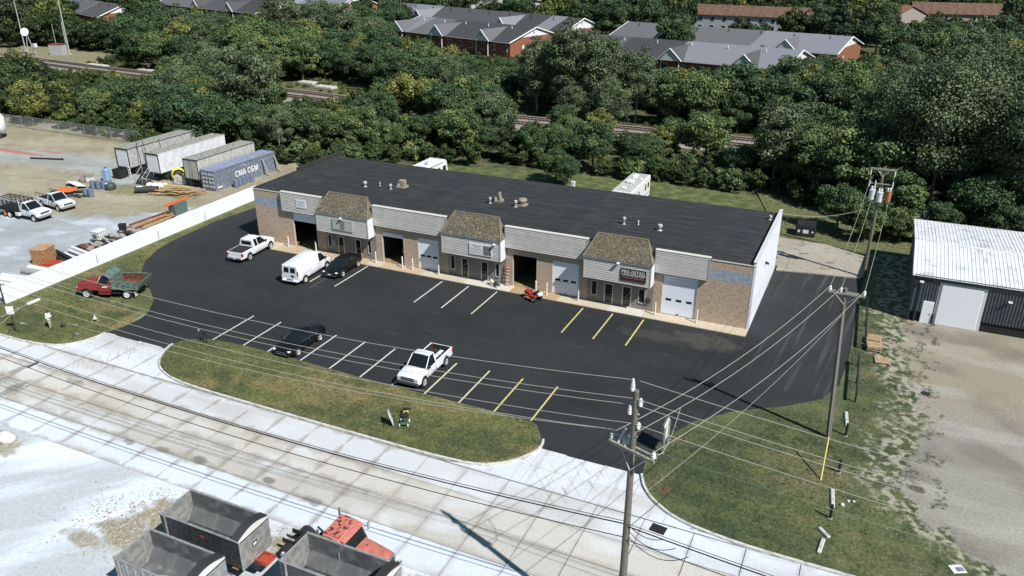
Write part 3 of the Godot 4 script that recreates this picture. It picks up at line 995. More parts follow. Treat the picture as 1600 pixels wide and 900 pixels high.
	f2.bev(Vector3(44.35, 1.15, 0.1), Vector3(0.4, 0.42, 0.2), 0.03)
	obj("letter_box", f2, mat("box_dark", Color(0.05, 0.05, 0.055), 0.5), g)
	f2 = Mb.new()
	f2.bev(Vector3(10.25, 1.3, 0.07), Vector3(0.34, 0.7, 0.14), 0.02); f2.bev(Vector3(10.45, 1.05, 0.07), Vector3(0.2, 0.3, 0.14), 0.02)
	obj("meter_box", f2, mat("meter_grey", Color(0.30, 0.33, 0.34), 0.5), g)
	# ---- things that stand on or hang from it
	wall_signs()
	roof_things()
	var walk := Mb.new()
	walk.span(Vector3(2.0, -0.3, 0.0), Vector3(53.2, 0.05, 1.42))
	walk.span(Vector3(2.0, -0.3, 1.42), Vector3(10.6, 0.05, 1.95))
	var tan := []
	for k in 4: tan.append(mottled("walk_%d" % k, [[0.3, [Color(0.36, 0.27, 0.17), Color(0.42, 0.36, 0.26), Color(0.47, 0.44, 0.38), Color(0.33, 0.22, 0.12)][k]], [0.62, [Color(0.50, 0.41, 0.28), Color(0.55, 0.49, 0.38), Color(0.62, 0.60, 0.55), Color(0.44, 0.32, 0.19)][k]]], 2.6, 0.9, 0, 0.3, 0.03, true))
	var sw := struct("sidewalk", walk, tan[0])
	x = 2.0
	while x < 53.1:
		var x1 := minf(x + 1.62, 53.2)
		var q := Mb.new()
		var zf := 1.94 if x < 10.2 else 1.41
		q.bev(Vector3((x + x1) / 2, 0.05, zf / 2 + 0.01), Vector3(x1 - x - 0.02, 0.06, zf - 0.02), 0.012)
		var kind := 1
		if x < 20.0: kind = 0 if rng.randf() < 0.7 else 1
		if x > 25.0 and x < 30.0: kind = 2
		if x > 29.8 and x < 34.5: kind = 3
		if x > 40.0 and x < 43.5: kind = 2
		obj("slab", q, tan[kind], sw)
		x = x1
	# bollards beside the doors
	var first: Node3D = null
	var names := ["left of the first open bay", "right of the first open bay", "left of the bay with a car inside", "right of the bay with a car inside", "left of the third, closed door", "right of the third, closed door", "right of the bay with the orange ladder", "left of the fifth, closed door", "right of the fifth, closed door", "left of the last, tall closed door", "right of the last, tall closed door"]
	var bx := [4.55, 8.2, 15.75, 18.95, 20.15, 23.15, 33.65, 34.75, 37.9, 45.15, 48.85]
	for i in bx.size():
		var label: String = "slim white bollard on the pavement " + names[i]
		if first == null:
			first = thing("bollard", label, "bollard", Vector3(bx[i], 0.07, 0.62), 0, "white bollards beside the roller doors")
			var q := Mb.new()
			q.lathe([Vector2(0.075, 0), Vector2(0.075, 1.18), Vector2(0.06, 1.24), Vector2(0.0, 1.26)], Vector3.ZERO, Basis(), 10)
			obj("post", q, mat("bollard_white", Color(0.66, 0.65, 0.63), 0.6), first)
			q = Mb.new(); q.cyl(Vector3(0, 0, 0), Vector3(0, 0.02, 0), 0.14, 0.14, 10)
			obj("base_plate", q, alu, first)
		else: dup(first, label, Vector3(bx[i], 0.07, 0.62))

func in_canopy(x: float) -> bool:
	for c in CANOPIES:
		if x > c[0] and x < c[1]: return true
	return false

func brick_mat() -> StandardMaterial3D:
	# brick courses 75 mm high; at this distance single bricks cannot be told apart
	var w := 256
	var im := Image.create(w, w, false, Image.FORMAT_RGB8)
	var r := RandomNumberGenerator.new()
	r.seed = 5
	im.fill(Color(0.46, 0.40, 0.33).linear_to_srgb())
	for j in 32:
		var off := 0 if j % 2 == 0 else 8
		for i in range(-1, 16):
			var t := r.randf()
			var c := Color(0.38, 0.28, 0.195).lerp(Color(0.53, 0.41, 0.30), t)
			if r.randf() < 0.08: c = Color(0.31, 0.225, 0.15)
			im.fill_rect(Rect2i(i * 16 + off, j * 8, 15, 7), c.linear_to_srgb())
	var m := mat("brick", Color(1, 1, 1), 0.92)
	m.albedo_texture = ImageTexture.create_from_image(im)
	m.uv1_triplanar = true
	m.uv1_scale = Vector3.ONE / 2.4
	m.detail_enabled = true
	m.detail_blend_mode = BaseMaterial3D.BLEND_MODE_MUL
	return m

func wall_signs() -> void:
	var white := mat("sign_white", Color(0.74, 0.75, 0.77), 0.5)
	var ink := mat("sign_ink", Color(0.02, 0.02, 0.025), 0.6)
	var grey := mat("sign_grey_ink", Color(0.32, 0.33, 0.34), 0.6)
	var line := func(o: Node, s: String, at: Vector3, h: float, m: Material, w := 0.0) -> void:
		var t := text_mesh(s, h, 0.012)
		var q := put("lettering", t, m, o)
		q.position = at
		if w > 0.0:
			var cur := t.get_aabb().size.x
			if cur > 0.0: q.scale.x = w / cur
	# small white panel on the left fascia
	var b := Mb.new()
	b.bev(Vector3(0, 0, 0), Vector3(1.25, 0.9, 0.05), 0.01)
	var s := thing("wall_sign", "small white sign with faint grey lettering above the leftmost open bay", "sign", Vector3(6.6, 5.1, 0.36))
	obj("panel", b, white, s)
	for k in 4:
		b = Mb.new(); b.box(Vector3(rng.randf_range(-0.05, 0.05), 0.28 - k * 0.18, 0.028), Vector3([0.9, 0.75, 1.0, 0.6][k], 0.05, 0.008))
		obj("lettering", b, grey, s)
	# bare scarred panel on the first canopy
	s = thing("wall_sign", "weathered empty sign panel with rust streaks on the left shingled canopy", "sign", Vector3(12.4, 3.87, 1.30))
	b = Mb.new(); b.bev(Vector3(-0.75, 0.02, 0), Vector3(0.85, 1.0, 0.05), 0.01)
	obj("panel", b, mat("sign_pale_green", Color(0.42, 0.46, 0.44), 0.6), s)
	b = Mb.new(); b.bev(Vector3(0.72, -0.02, 0), Vector3(0.92, 1.0, 0.05), 0.01)
	obj("panel", b, mat("sign_pale", Color(0.44, 0.44, 0.42), 0.6), s)
	b = Mb.new(); b.bev(Vector3(-0.03, 0.0, -0.005), Vector3(0.56, 1.06, 0.05), 0.01)
	obj("rust_streak", b, mottled("rust_streak", [[0.35, Color(0.10, 0.09, 0.08)], [0.65, Color(0.34, 0.32, 0.29)]], 0.7, 0.9, 0, 0, 0.03), s)
	b = Mb.new(); b.box(Vector3(0, 0.54, 0.0), Vector3(2.46, 0.04, 0.07)); b.box(Vector3(0, -0.54, 0.0), Vector3(2.46, 0.04, 0.07))
	b.box(Vector3(-1.23, 0, 0), Vector3(0.04, 1.04, 0.07)); b.box(Vector3(1.23, 0, 0), Vector3(0.04, 1.04, 0.07))
	obj("frame", b, mat("alu", Color(0.5, 0.5, 0.5)), s)
	# white sign with a photograph on the middle canopy
	s = thing("wall_sign", "white sign with grey script and a dark square picture on the middle canopy", "sign", Vector3(28.2, 3.78, 1.30))
	b = Mb.new(); b.bev(Vector3.ZERO, Vector3(2.4, 1.12, 0.05), 0.01)
	obj("panel", b, white, s)
	for k in 5:
		b = Mb.new(); b.box(Vector3(-0.45 + [0.05, 0.1, -0.02, 0.0, 0.0][k], 0.36 - k * 0.17, 0.028), Vector3([0.9, 0.6, 1.1, 1.2, 1.1][k], [0.08, 0.05, 0.06, 0.03, 0.05][k], 0.008))
		obj("lettering", b, grey, s)
	b = Mb.new(); b.box(Vector3(0.72, 0.0, 0.03), Vector3(0.84, 0.92, 0.012))
	obj("picture", b, mottled("sign_photo", [[0.42, Color(0.012, 0.012, 0.014)], [0.56, Color(0.03, 0.03, 0.03)], [0.62, Color(0.6, 0.6, 0.6)]], 1.1, 0.6, 0, 0, 0.02), s)
	# the black sign on the right canopy
	s = thing("wall_sign", "black sign reading PRO-DETAIL in white letters above a red line, on the right canopy", "sign", Vector3(43.15, 3.78, 1.30))
	b = Mb.new(); b.bev(Vector3.ZERO, Vector3(2.3, 1.14, 0.05), 0.01)
	obj("panel", b, mat("sign_black", Color(0.018, 0.014, 0.014), 0.5), s)
	line.call(s, "PRO-DETAIL", Vector3(0, 0.28, 0.032), 0.34, mat("sign_cream", Color(0.62, 0.60, 0.55), 0.5), 2.16)
	b = Mb.new(); b.box(Vector3(0.0, 0.02, 0.03), Vector3(2.1, 0.05, 0.01))
	obj("rule", b, white, s)
	b = Mb.new(); b.box(Vector3(0.0, -0.36, 0.028), Vector3(2.2, 0.34, 0.01))
	obj("red_strip", b, mat("sign_maroon", Color(0.085, 0.02, 0.015), 0.5), s)
	for k in 2:
		b = Mb.new()
		for i in 14: b.box(Vector3(-0.95 + i * 0.145 + 0.02 * k, -0.11 - 0.13 * k, 0.034), Vector3(0.1 - 0.03 * ((i * 7 + k) % 3), 0.06, 0.01))
		obj("lettering", b, grey, s)

func roof_things() -> void:
	var galv := mat("galvanised", Color(0.52, 0.53, 0.55), 0.45, 0.5)
	var pale := mat("vent_pale", Color(0.42, 0.43, 0.43), 0.7)
	var rust := mottled("vent_rust", [[0.3, Color(0.16, 0.12, 0.08)], [0.6, Color(0.36, 0.32, 0.26)]], 0.8, 0.9, 0, 0.4)
	var Y := 5.88
	var pipe := func(label: String, x: float, z: float, h: float, r: float, dark: bool) -> void:
		var t := thing("roof_vent", label, "vent pipe", Vector3(x, Y, z), 0, "vent pipes on the flat roof")
		var b := Mb.new()
		b.lathe([Vector2(r * 2.2, 0), Vector2(r * 1.1, 0.08), Vector2(r, 0.1), Vector2(r, h)], Vector3.ZERO, Basis(), 12)
		obj("pipe", b, galv, t)
		b = Mb.new()
		b.lathe([Vector2(0, h + 0.22), Vector2(r * 1.7, h + 0.16), Vector2(r * 1.9, h + 0.06), Vector2(r * 1.9, h - 0.05), Vector2(r * 1.0, h - 0.06)].map(func(q): return q), Vector3.ZERO, Basis(), 12)
		obj("cap", b, rust if dark else pale, t)
	pipe.call("capped white vent pipe at the far left of the flat roof", 10.7, -5.6, 0.42, 0.116, false)
	pipe.call("thin short vent stub, second from the left on the flat roof", 12.0, -6.5, 0.27, 0.041, false)
	pipe.call("white capped vent pipe just left of the leftmost boxy rusty fan", 13.7, -6.0, 0.38, 0.088, false)
	pipe.call("white vent pipe left of the upright rusty roof panel", 25.65, -6.0, 0.47, 0.075, false)
	pipe.call("white vent pipe in front of the round rusty roof fan", 28.5, -6.05, 0.51, 0.095, false)
	pipe.call("tall thin capped vent pipe behind the right canopy", 40.0, -5.6, 0.53, 0.088, false)
	pipe.call("tiny vent stub between the two capped pipes behind the right canopy", 41.25, -6.1, 0.21, 0.048, false)
	pipe.call("stout capped vent pipe on a pale base, rightmost above the right canopy", 43.55, -5.3, 0.42, 0.129, false)
	pipe.call("small white vent stub in the far right corner of the flat roof", 52.4, -12.7, 0.26, 0.082, false)
	var t := thing("roof_fan", "boxy rust-stained exhaust fan on the left half of the flat roof", "exhaust fan", Vector3(14.55, Y, -7.0), 0.1)
	var b := Mb.new(); b.bev(Vector3(0, 0.12, 0), Vector3(1.1, 0.24, 0.9), 0.03); obj("curb", b, rust, t)
	b = Mb.new(); b.bev(Vector3(0.05, 0.55, 0), Vector3(0.7, 0.62, 0.6), 0.06); obj("housing", b, rust, t)
	b = Mb.new(); b.bev(Vector3(-0.32, 0.34, 0.18), Vector3(0.3, 0.24, 0.3), 0.03); obj("motor", b, galv, t)
	t = thing("roof_hood", "upright weathered metal hood panel near the middle of the flat roof", "vent hood", Vector3(26.2, Y, -7.0), 0.25)
	b = Mb.new(); b.bev(Vector3(0, 0.1, 0), Vector3(0.9, 0.2, 0.7), 0.02); obj("curb", b, rust, t)
	b = Mb.new(); b.bev(Vector3(0.1, 0.55, 0), Vector3(0.16, 0.8, 0.75), 0.03, Basis(Vector3.BACK, 0.15)); obj("hood", b, rust, t)
	b = Mb.new(); b.bev(Vector3(-0.25, 0.3, 0), Vector3(0.4, 0.3, 0.5), 0.03); obj("housing", b, galv, t)
	t = thing("roof_fan", "round rusty turbine fan right of the middle of the flat roof", "exhaust fan", Vector3(28.95, Y, -6.75))
	b = Mb.new(); b.bev(Vector3(0, 0.08, 0), Vector3(0.9, 0.16, 0.9), 0.02); obj("curb", b, rust, t)
	b = Mb.new(); b.lathe([Vector2(0.3, 0.16), Vector2(0.32, 0.3), Vector2(0.44, 0.45), Vector2(0.46, 0.6), Vector2(0.36, 0.74), Vector2(0.0, 0.8)], Vector3.ZERO, Basis(), 14); obj("turbine", b, rust, t)

# ---- vehicles: x forwards, y up, z to the right; the origin on the ground at mid length
func ring(yb: float, wb: float, ybelt: float, wbelt: float, ytop: float, wtop: float) -> Array:
	return [Vector2(yb, wb * 0.93), Vector2(yb + 0.1, wb), Vector2(lerpf(yb, ybelt, 0.62), wbelt * 1.012), Vector2(ybelt, wbelt * 0.975), Vector2(ytop - 0.035, wtop), Vector2(ytop, wtop * 0.87), Vector2(ytop + 0.022, 0.0)]

# st: [x, yb, wb, ybelt, wbelt, ytop, wtop]; glass(i, k) says which cells are glass
func loft(st: Array, paint: Mb, glass: Mb, is_glass: Callable) -> void:
	var R := []
	for s in st: R.append(ring(s[1], s[2], s[3], s[4], s[5], s[6]))
	var P := func(i: int, k: int, sg: float) -> Vector3: return Vector3(st[i][0], R[i][k].x, R[i][k].y * sg)
	for i in st.size() - 1:
		for k in 6:
			var b: Mb = glass if is_glass.call(i, k) else paint
			for sg in [1.0, -1.0]:
				var A: Vector3 = P.call(i, k, sg); var B: Vector3 = P.call(i + 1, k, sg); var C: Vector3 = P.call(i + 1, k + 1, sg); var D: Vector3 = P.call(i, k + 1, sg)
				# st runs from the rear (small x) to the front
				if sg > 0: b.quad(A, B, C, D)
				else: b.quad(B, A, D, C)
	for e in [0, st.size() - 1]:
		for k in 6:
			var A: Vector3 = P.call(e, k, 1.0); var B: Vector3 = P.call(e, k + 1, 1.0); var C: Vector3 = P.call(e, k + 1, -1.0); var D: Vector3 = P.call(e, k, -1.0)
			if e == 0: paint.quad(D, A, B, C)
			else: paint.quad(A, D, C, B)

func car_mats() -> void:
	var wp := mat("car_white", Color(0.72, 0.75, 0.80), 0.35); wp.clearcoat_enabled = true; wp.clearcoat = 0.6
	var bp := mat("car_black", Color(0.004, 0.006, 0.007), 0.32); bp.metallic_specular = 0.35; bp.clearcoat_enabled = true; bp.clearcoat = 0.25
	var rp := mat("truck_red", Color(0.215, 0.032, 0.025), 0.5)
	var gl := mat("car_glass", Color(0.010, 0.013, 0.015), 0.08); gl.metallic_specular = 0.55
	mat("tyre", Color(0.018, 0.018, 0.019), 0.9)
	mat("arch_dark", Color(0.010, 0.010, 0.011), 0.95)
	mat("rim_alloy", Color(0.60, 0.61, 0.63), 0.35, 0.5)
	mat("rim_white", Color(0.62, 0.62, 0.60), 0.6)
	mat("chrome", Color(0.62, 0.63, 0.65), 0.22, 0.85)
	mat("bumper_dark", Color(0.035, 0.036, 0.038), 0.7)
	mat("lamp_clear", Color(0.62, 0.64, 0.66), 0.15)
	mat("lamp_red", Color(0.33, 0.02, 0.015), 0.25)
	mat("lamp_amber", Color(0.55, 0.17, 0.02), 0.3)
	mat("plate", Color(0.66, 0.68, 0.70), 0.5)
	mat("bed_liner", Color(0.022, 0.023, 0.024), 0.85)
	mat("frame_black", Color(0.014, 0.014, 0.015), 0.8)

func wheel(o: Node, x: float, z: float, r: float, w: float, side: float, rim := "rim_alloy", arch := true) -> void:
	var B := Basis(Vector3.RIGHT, PI / 2 * side)   # y axis points outwards
	var c := Vector3(x, r, z)
	if arch:
		var a := Mb.new()
		a.cyl(c + Vector3(0, 0.05, -side * 0.3), c + Vector3(0, 0.05, side * 0.012), r * 1.20, r * 1.20, 18)
		obj("wheel_arch", a, MT["arch_dark"], o)
	var b := Mb.new()
	b.lathe([Vector2(r * 0.66, -w), Vector2(r * 0.93, -w), Vector2(r, -w * 0.8), Vector2(r, -w * 0.15), Vector2(r * 0.93, 0.0), Vector2(r * 0.66, 0.012)], c + Vector3(0, 0, side * 0.03), B, 18)
	var t := obj("wheel", b, MT["tyre"], o)
	b = Mb.new()
	b.lathe([Vector2(r * 0.67, 0.0), Vector2(r * 0.62, 0.016), Vector2(r * 0.52, -0.02), Vector2(r * 0.2, -0.03), Vector2(r * 0.16, 0.008), Vector2(0, 0.012)], c + Vector3(0, 0, side * 0.034), B, 16)
	for k in 5:
		var an := TAU * k / 5.0
		var d := Vector3(cos(an), sin(an), 0)
		b.box(c + d * r * 0.38 + Vector3(0, 0, side * 0.028), Vector3(r * 0.5, r * 0.13, 0.03), Basis(Vector3.BACK, an))
	obj("rim", b, MT[rim], t)

func bx(o: Node, called: String, p: Vector3, s: Vector3, m: String, k := 0.02, r := Basis()) -> MeshInstance3D:
	var b := Mb.new()
	b.bev(p, s, k, r)
	return obj(called, b, MT[m], o)

func mirrors(o: Node, x: float, y: float, z: float, m: String) -> void:
	for s in [-1, 1]: bx(o, "mirror", Vector3(x, y, s * (z + 0.10)), Vector3(0.13, 0.17, 0.22), m, 0.03)

func lamps(o: Node, x: float, y: float, z: float, s: Vector3, m: String, called: String) -> void:
	for q in [-1, 1]: bx(o, called, Vector3(x, y, q * z), s, m, 0.02)

func door_seams(o: Node, xs: Array, y0: float, y1: float, z: float) -> void:
	var b := Mb.new()
	for x in xs:
		for s in [-1.0, 1.0]: b.box(Vector3(x, (y0 + y1) / 2, s * z), Vector3(0.014, y1 - y0, 0.012))
	stuff(obj("door_seam", b, MT["bumper_dark"], o))
	b = Mb.new()

func handles(o: Node, xs: Array, y: float, z: float, m: String) -> void:
	for x in xs:
		for s in [-1.0, 1.0]: bx(o, "door_handle", Vector3(x, y, s * z), Vector3(0.16, 0.035, 0.03), m, 0.01)

# a pickup; ext is the extra cab length, kind: "open", "cover", "none" (no bed)
func pickup(o: Node3D, ext: float, bed_len: float, kind: String, paint := "car_white", rim := "rim_alloy", heavy := 0.0) -> void:
	var cr := -0.35 - ext                 # rear wall of the cab, measured with the cowl at 1.15
	var tail := cr - bed_len
	var nose := 2.55
	var sh := -(nose + tail) / 2.0        # centre the whole
	if kind == "none": sh = 0.0
	var h := heavy
	var st := [[cr, 0.42, 0.92, 1.17, 0.93, 1.86, 0.68], [cr + 0.06, 0.40, 0.95, 1.17, 0.95, 1.90, 0.70], [cr + 0.22, 0.40, 0.95, 1.17, 0.95, 1.91, 0.71]]
	if ext > 0.2:
		st.append([cr + ext + 0.05, 0.40, 0.95, 1.17, 0.95, 1.92, 0.72]); st.append([cr + ext + 0.15, 0.40, 0.95, 1.17, 0.95, 1.92, 0.72])
	st.append_array([[0.42, 0.40, 0.95, 1.16, 0.95, 1.90, 0.71], [1.18, 0.40, 0.95, 1.13, 0.95, 1.19, 0.80], [1.30, 0.40, 0.96, 1.13, 0.96, 1.19, 0.83], [2.25, 0.42, 0.97, 1.06, 0.95, 1.13, 0.80], [2.48, 0.45, 0.94, 0.98, 0.90, 1.06, 0.74], [2.55, 0.50, 0.88, 0.92, 0.85, 0.98, 0.66]])
	for s in st:
		s[0] += sh
		for j in [1, 3, 5]: s[j] += h
	var n := st.size()
	var P := Mb.new()
	var G := Mb.new()
	loft(st, P, G, func(i: int, k: int) -> bool:
		if i == n - 6 and k >= 3: return k >= 4 or true
		if k != 3: return false
		if ext > 0.2: return i == 2 or i == 4
		return i == 2)
	P.smooth(32); G.smooth(20)
	var body := obj("body", P, MT[paint], o)
	obj("windows", G, MT["car_glass"], body)
	# pillar between windscreen and door window
	for s in [-1.0, 1.0]:
		var b := Mb.new()
		b.cyl(Vector3(1.18 + sh, 1.17 + h, s * 0.82), Vector3(0.42 + sh, 1.875 + h, s * 0.715), 0.035, 0.035, 6)
		obj("pillar", b, MT[paint], body)
	bx(body, "rear_window", Vector3(cr + sh - 0.005, 1.52 + h, 0), Vector3(0.02, 0.4, 1.2), "car_glass", 0.008)
	bx(o, "grille", Vector3(2.545 + sh, 0.88 + h, 0), Vector3(0.06, 0.26, 1.15), "bumper_dark", 0.02)
	bx(o, "grille_bar", Vector3(2.575 + sh, 0.9 + h, 0), Vector3(0.03, 0.05, 1.1), "chrome", 0.01)
	bx(o, "bumper", Vector3(2.56 + sh, 0.55 + h * 0.6, 0), Vector3(0.22, 0.26, 1.86), "bumper_dark" if rim == "rim_alloy" else "chrome", 0.06)
	lamps(o, 2.50 + sh, 0.90 + h, 0.74, Vector3(0.14, 0.2, 0.3), "lamp_clear", "headlight")
	mirrors(o, 0.98 + sh, 1.3 + h, 0.93, "bumper_dark")
	handles(o, [0.0 + sh], 1.02 + h, 0.965, paint)
	door_seams(o, [1.0 + sh, cr + 0.24 + ext * 0.9 + sh], 0.5 + h, 1.12 + h, 0.958)
	var r := 0.39 + h * 0.15
	wheel(o, 1.72 + sh, 0.968, r, 0.25, 1.0, rim); wheel(o, 1.72 + sh, -0.968, r, 0.25, -1.0, rim)
	bx(o, "chassis", Vector3((tail + 2.3) / 2 + sh, 0.5 + h, 0), Vector3(2.2 - tail, 0.2, 1.1), "frame_black", 0.02)
	if kind == "none":
		o.set_meta("cab_rear", cr)
		return
	var x0 := tail + sh
	var x1 := cr + sh - 0.03
	var mid := (x0 + x1) / 2
	for s in [-1.0, 1.0]:
		var b := Mb.new()
		b.bev(Vector3(mid, 0.82, s * 0.905), Vector3(x1 - x0, 0.72, 0.12), 0.045)
		obj("bed_side", b, MT[paint], o)
	bx(o, "bed_floor", Vector3(mid, 0.68, 0), Vector3(x1 - x0 - 0.1, 0.08, 1.7), "bed_liner", 0.01)
	bx(o, "bed_front", Vector3(x1 - 0.03, 0.9, 0), Vector3(0.06, 0.5, 1.7), paint, 0.02)
	bx(o, "tailgate", Vector3(x0 + 0.05, 0.88, 0), Vector3(0.1, 0.56, 1.68), paint, 0.03)
	bx(o, "rear_bumper", Vector3(x0 - 0.06, 0.52, 0), Vector3(0.2, 0.2, 1.8), "chrome", 0.04)
	bx(o, "number_plate", Vector3(x0 - 0.165, 0.53, 0), Vector3(0.02, 0.12, 0.3), "plate", 0.005)
	lamps(o, x0 + 0.06, 0.92, 0.885, Vector3(0.16, 0.34, 0.19), "lamp_red", "tail_light")
	if kind == "cover": bx(o, "bed_cover", Vector3(mid - 0.0, 1.17, 0), Vector3(x1 - x0 - 0.08, 0.04, 1.72), "bed_liner", 0.015)
	else:
		bx(o, "bed_liner", Vector3(mid, 0.93, 0.838), Vector3(x1 - x0 - 0.1, 0.46, 0.02), "bed_liner", 0.005)
		bx(o, "bed_liner", Vector3(mid, 0.93, -0.838), Vector3(x1 - x0 - 0.1, 0.46, 0.02), "bed_liner", 0.005)
		bx(o, "bed_liner", Vector3(x1 - 0.07, 0.93, 0), Vector3(0.02, 0.46, 1.62), "bed_liner", 0.005)
		bx(o, "bed_liner", Vector3(x0 + 0.11, 0.93, 0), Vector3(0.02, 0.46, 1.62), "bed_liner", 0.005)
	var xr := x0 + 1.12
	wheel(o, xr, 0.968, r, 0.25, 1.0, rim); wheel(o, xr, -0.968, r, 0.25, -1.0, rim)

func sedan(o: Node3D, paint: String, sport: bool) -> void:
	var t := 1.40 if sport else 1.45
	var st := [[-2.38, 0.50, 0.72, 0.82, 0.74, 0.95, 0.60], [-2.28, 0.36, 0.86, 0.93, 0.86, 1.03, 0.68], [-1.72, 0.30, 0.91, 0.96, 0.90, 1.04, 0.72], [-0.98, 0.28, 0.91, 0.95, 0.91, t - 0.03, 0.58], [-0.88, 0.28, 0.91, 0.95, 0.91, t - 0.01, 0.59], [-0.22, 0.28, 0.92, 0.94, 0.91, t + 0.01, 0.61], [-0.12, 0.28, 0.92, 0.94, 0.91, t + 0.01, 0.61], [0.32, 0.28, 0.92, 0.93, 0.91, t - 0.02, 0.60], [1.12, 0.28, 0.92, 0.90, 0.91, 0.96, 0.74], [1.2, 0.28, 0.92, 0.90, 0.91, 0.95, 0.76], [2.05, 0.30, 0.91, 0.80, 0.88, 0.86, 0.70], [2.32, 0.34, 0.84, 0.68, 0.80, 0.76, 0.60], [2.42, 0.40, 0.70, 0.60, 0.68, 0.66, 0.50]]
	var P := Mb.new()
	var G := Mb.new()
	loft(st, P, G, func(i: int, k: int) -> bool:
		if i == 7 and k >= 3: return true
		if i == 2 and k >= 3: return true
		return k == 3 and (i == 4 or i == 6))
	P.smooth(38); G.smooth(20)
	var body := obj("body", P, MT[paint], o)
	obj("windows", G, MT["car_glass"], body)
	for s in [-1.0, 1.0]:
		var b := Mb.new()
		b.cyl(Vector3(1.12, 0.93, s * 0.765), Vector3(0.32, t - 0.05, s * 0.605), 0.03, 0.03, 6)
		b.cyl(Vector3(-1.72, 1.0, s * 0.745), Vector3(-0.98, t - 0.06, s * 0.585), 0.035, 0.035, 6)
		b.tube([Vector3(0.32, t - 0.045, s * 0.615), Vector3(-0.22, t - 0.025, s * 0.62), Vector3(-0.98, t - 0.06, s * 0.595)], 0.022, 5)
		obj("pillar", b, MT[paint], body)
		if not sport:
			b = Mb.new()
			b.tube([Vector3(1.05, 0.955, s * 0.895), Vector3(0.0, 0.975, s * 0.90), Vector3(-1.2, 0.985, s * 0.895)], 0.014, 4)
			obj("chrome_strip", b, MT["chrome"], o)
	for s in [-1.0, 1.0]: bx(o, "headlight", Vector3(2.24, 0.70, s * 0.66), Vector3(0.26, 0.1, 0.34), "lamp_clear", 0.03, Basis(Vector3.UP, s * 0.5))
	bx(o, "grille", Vector3(2.40, 0.50, 0), Vector3(0.08, 0.2, 1.0), "bumper_dark", 0.03)
	if sport: bx(o, "number_plate", Vector3(2.455, 0.52, 0), Vector3(0.02, 0.13, 0.32), "plate", 0.005)
	else:
		bx(o, "grille_bar", Vector3(2.44, 0.42, 0), Vector3(0.04, 0.03, 1.0), "chrome", 0.01)
		bx(o, "grille_bar", Vector3(2.44, 0.60, 0), Vector3(0.04, 0.025, 0.9), "chrome", 0.01)
	bx(o, "bumper", Vector3(2.30, 0.34, 0), Vector3(0.26, 0.14, 1.5), "bumper_dark", 0.05)
	lamps(o, -2.32, 0.84, 0.62, Vector3(0.14, 0.14, 0.34), "lamp_red", "tail_light")
	mirrors(o, 0.92, 0.98, 0.92, paint)
	handles(o, [-0.1, -0.95], 0.82, 0.925, "chrome" if not sport else paint)
	door_seams(o, [1.0, -0.17, -1.1], 0.4, 0.9, 0.925)
	for s in [-1.0, 1.0]:
		wheel(o, 1.45, s * 0.922, 0.34, 0.22, s); wheel(o, -1.38, s * 0.922, 0.34, 0.22, s)

func van(o: Node3D) -> void:
	var st := [[-2.85, 0.50, 0.94, 1.22, 0.96, 1.98, 0.80], [-2.78, 0.42, 0.98, 1.22, 0.99, 2.06, 0.84], [-0.2, 0.40, 1.0, 1.22, 1.01, 2.10, 0.86], [0.62, 0.40, 1.0, 1.22, 1.01, 2.10, 0.86], [0.74, 0.40, 1.0, 1.22, 1.01, 2.10, 0.86], [1.32, 0.40, 1.0, 1.22, 1.0, 2.02, 0.80], [2.02, 0.40, 1.0, 1.18, 0.98, 1.25, 0.86], [2.12, 0.40, 1.0, 1.16, 0.97, 1.22, 0.86], [2.62, 0.42, 0.98, 1.02, 0.92, 1.08, 0.78], [2.78, 0.48, 0.90, 0.94, 0.86, 1.0, 0.7]]
	var P := Mb.new()
	var G := Mb.new()
	loft(st, P, G, func(i: int, k: int) -> bool:
		if i == 5 and k >= 3: return true
		return k == 3 and i == 4)
	P.smooth(32)
	var body := obj("body", P, MT["car_white"], o)
	obj("windows", G, MT["car_glass"], body)
	for s in [-1.0, 1.0]:
		var b := Mb.new()
		b.cyl(Vector3(2.02, 1.23, s * 0.875), Vector3(1.32, 2.0, s * 0.805), 0.035, 0.035, 6)
		obj("pillar", b, MT["car_white"], body)
		bx(body, "rear_window", Vector3(-2.855, 1.58, s * 0.36), Vector3(0.02, 0.5, 0.54), "car_glass", 0.006, Basis(Vector3.BACK, -0.06))
		bx(o, "tail_light", Vector3(-2.84, 1.30, s * 0.9), Vector3(0.08, 0.44, 0.12), "lamp_red", 0.02)
	bx(o, "number_plate", Vector3(-2.87, 0.98, 0.3), Vector3(0.03, 0.18, 0.34), "bumper_dark", 0.006)
	bx(o, "rear_bumper", Vector3(-2.9, 0.5, 0), Vector3(0.2, 0.18, 1.8), "car_white", 0.05)
	bx(o, "step_pad", Vector3(-2.92, 0.6, 0), Vector3(0.16, 0.03, 0.7), "bumper_dark", 0.01)
	bx(o, "bumper", Vector3(2.8, 0.52, 0), Vector3(0.2, 0.22, 1.84), "bumper_dark", 0.05)
	bx(o, "grille", Vector3(2.79, 0.84, 0), Vector3(0.05, 0.22, 1.2), "bumper_dark", 0.02)
	lamps(o, 2.74, 0.86, 0.76, Vector3(0.12, 0.2, 0.26), "lamp_clear", "headlight")
	mirrors(o, 1.75, 1.38, 0.98, "bumper_dark")
	handles(o, [0.52, 0.82], 1.08, 1.015, "bumper_dark")
	door_seams(o, [1.75, 0.68, -0.75], 0.5, 1.2, 1.012)
	var b := Mb.new()
	for s in [-1.0, 1.0]: b.box(Vector3(-1.5, 1.0, s * 1.012), Vector3(1.3, 0.03, 0.015))
	stuff(obj("sliding_rail", b, MT["bumper_dark"], o))
	for s in [-1.0, 1.0]:
		wheel(o, 1.95, s * 1.012, 0.37, 0.24, s, "rim_white"); wheel(o, -1.85, s * 1.012, 0.36, 0.24, s, "rim_white")

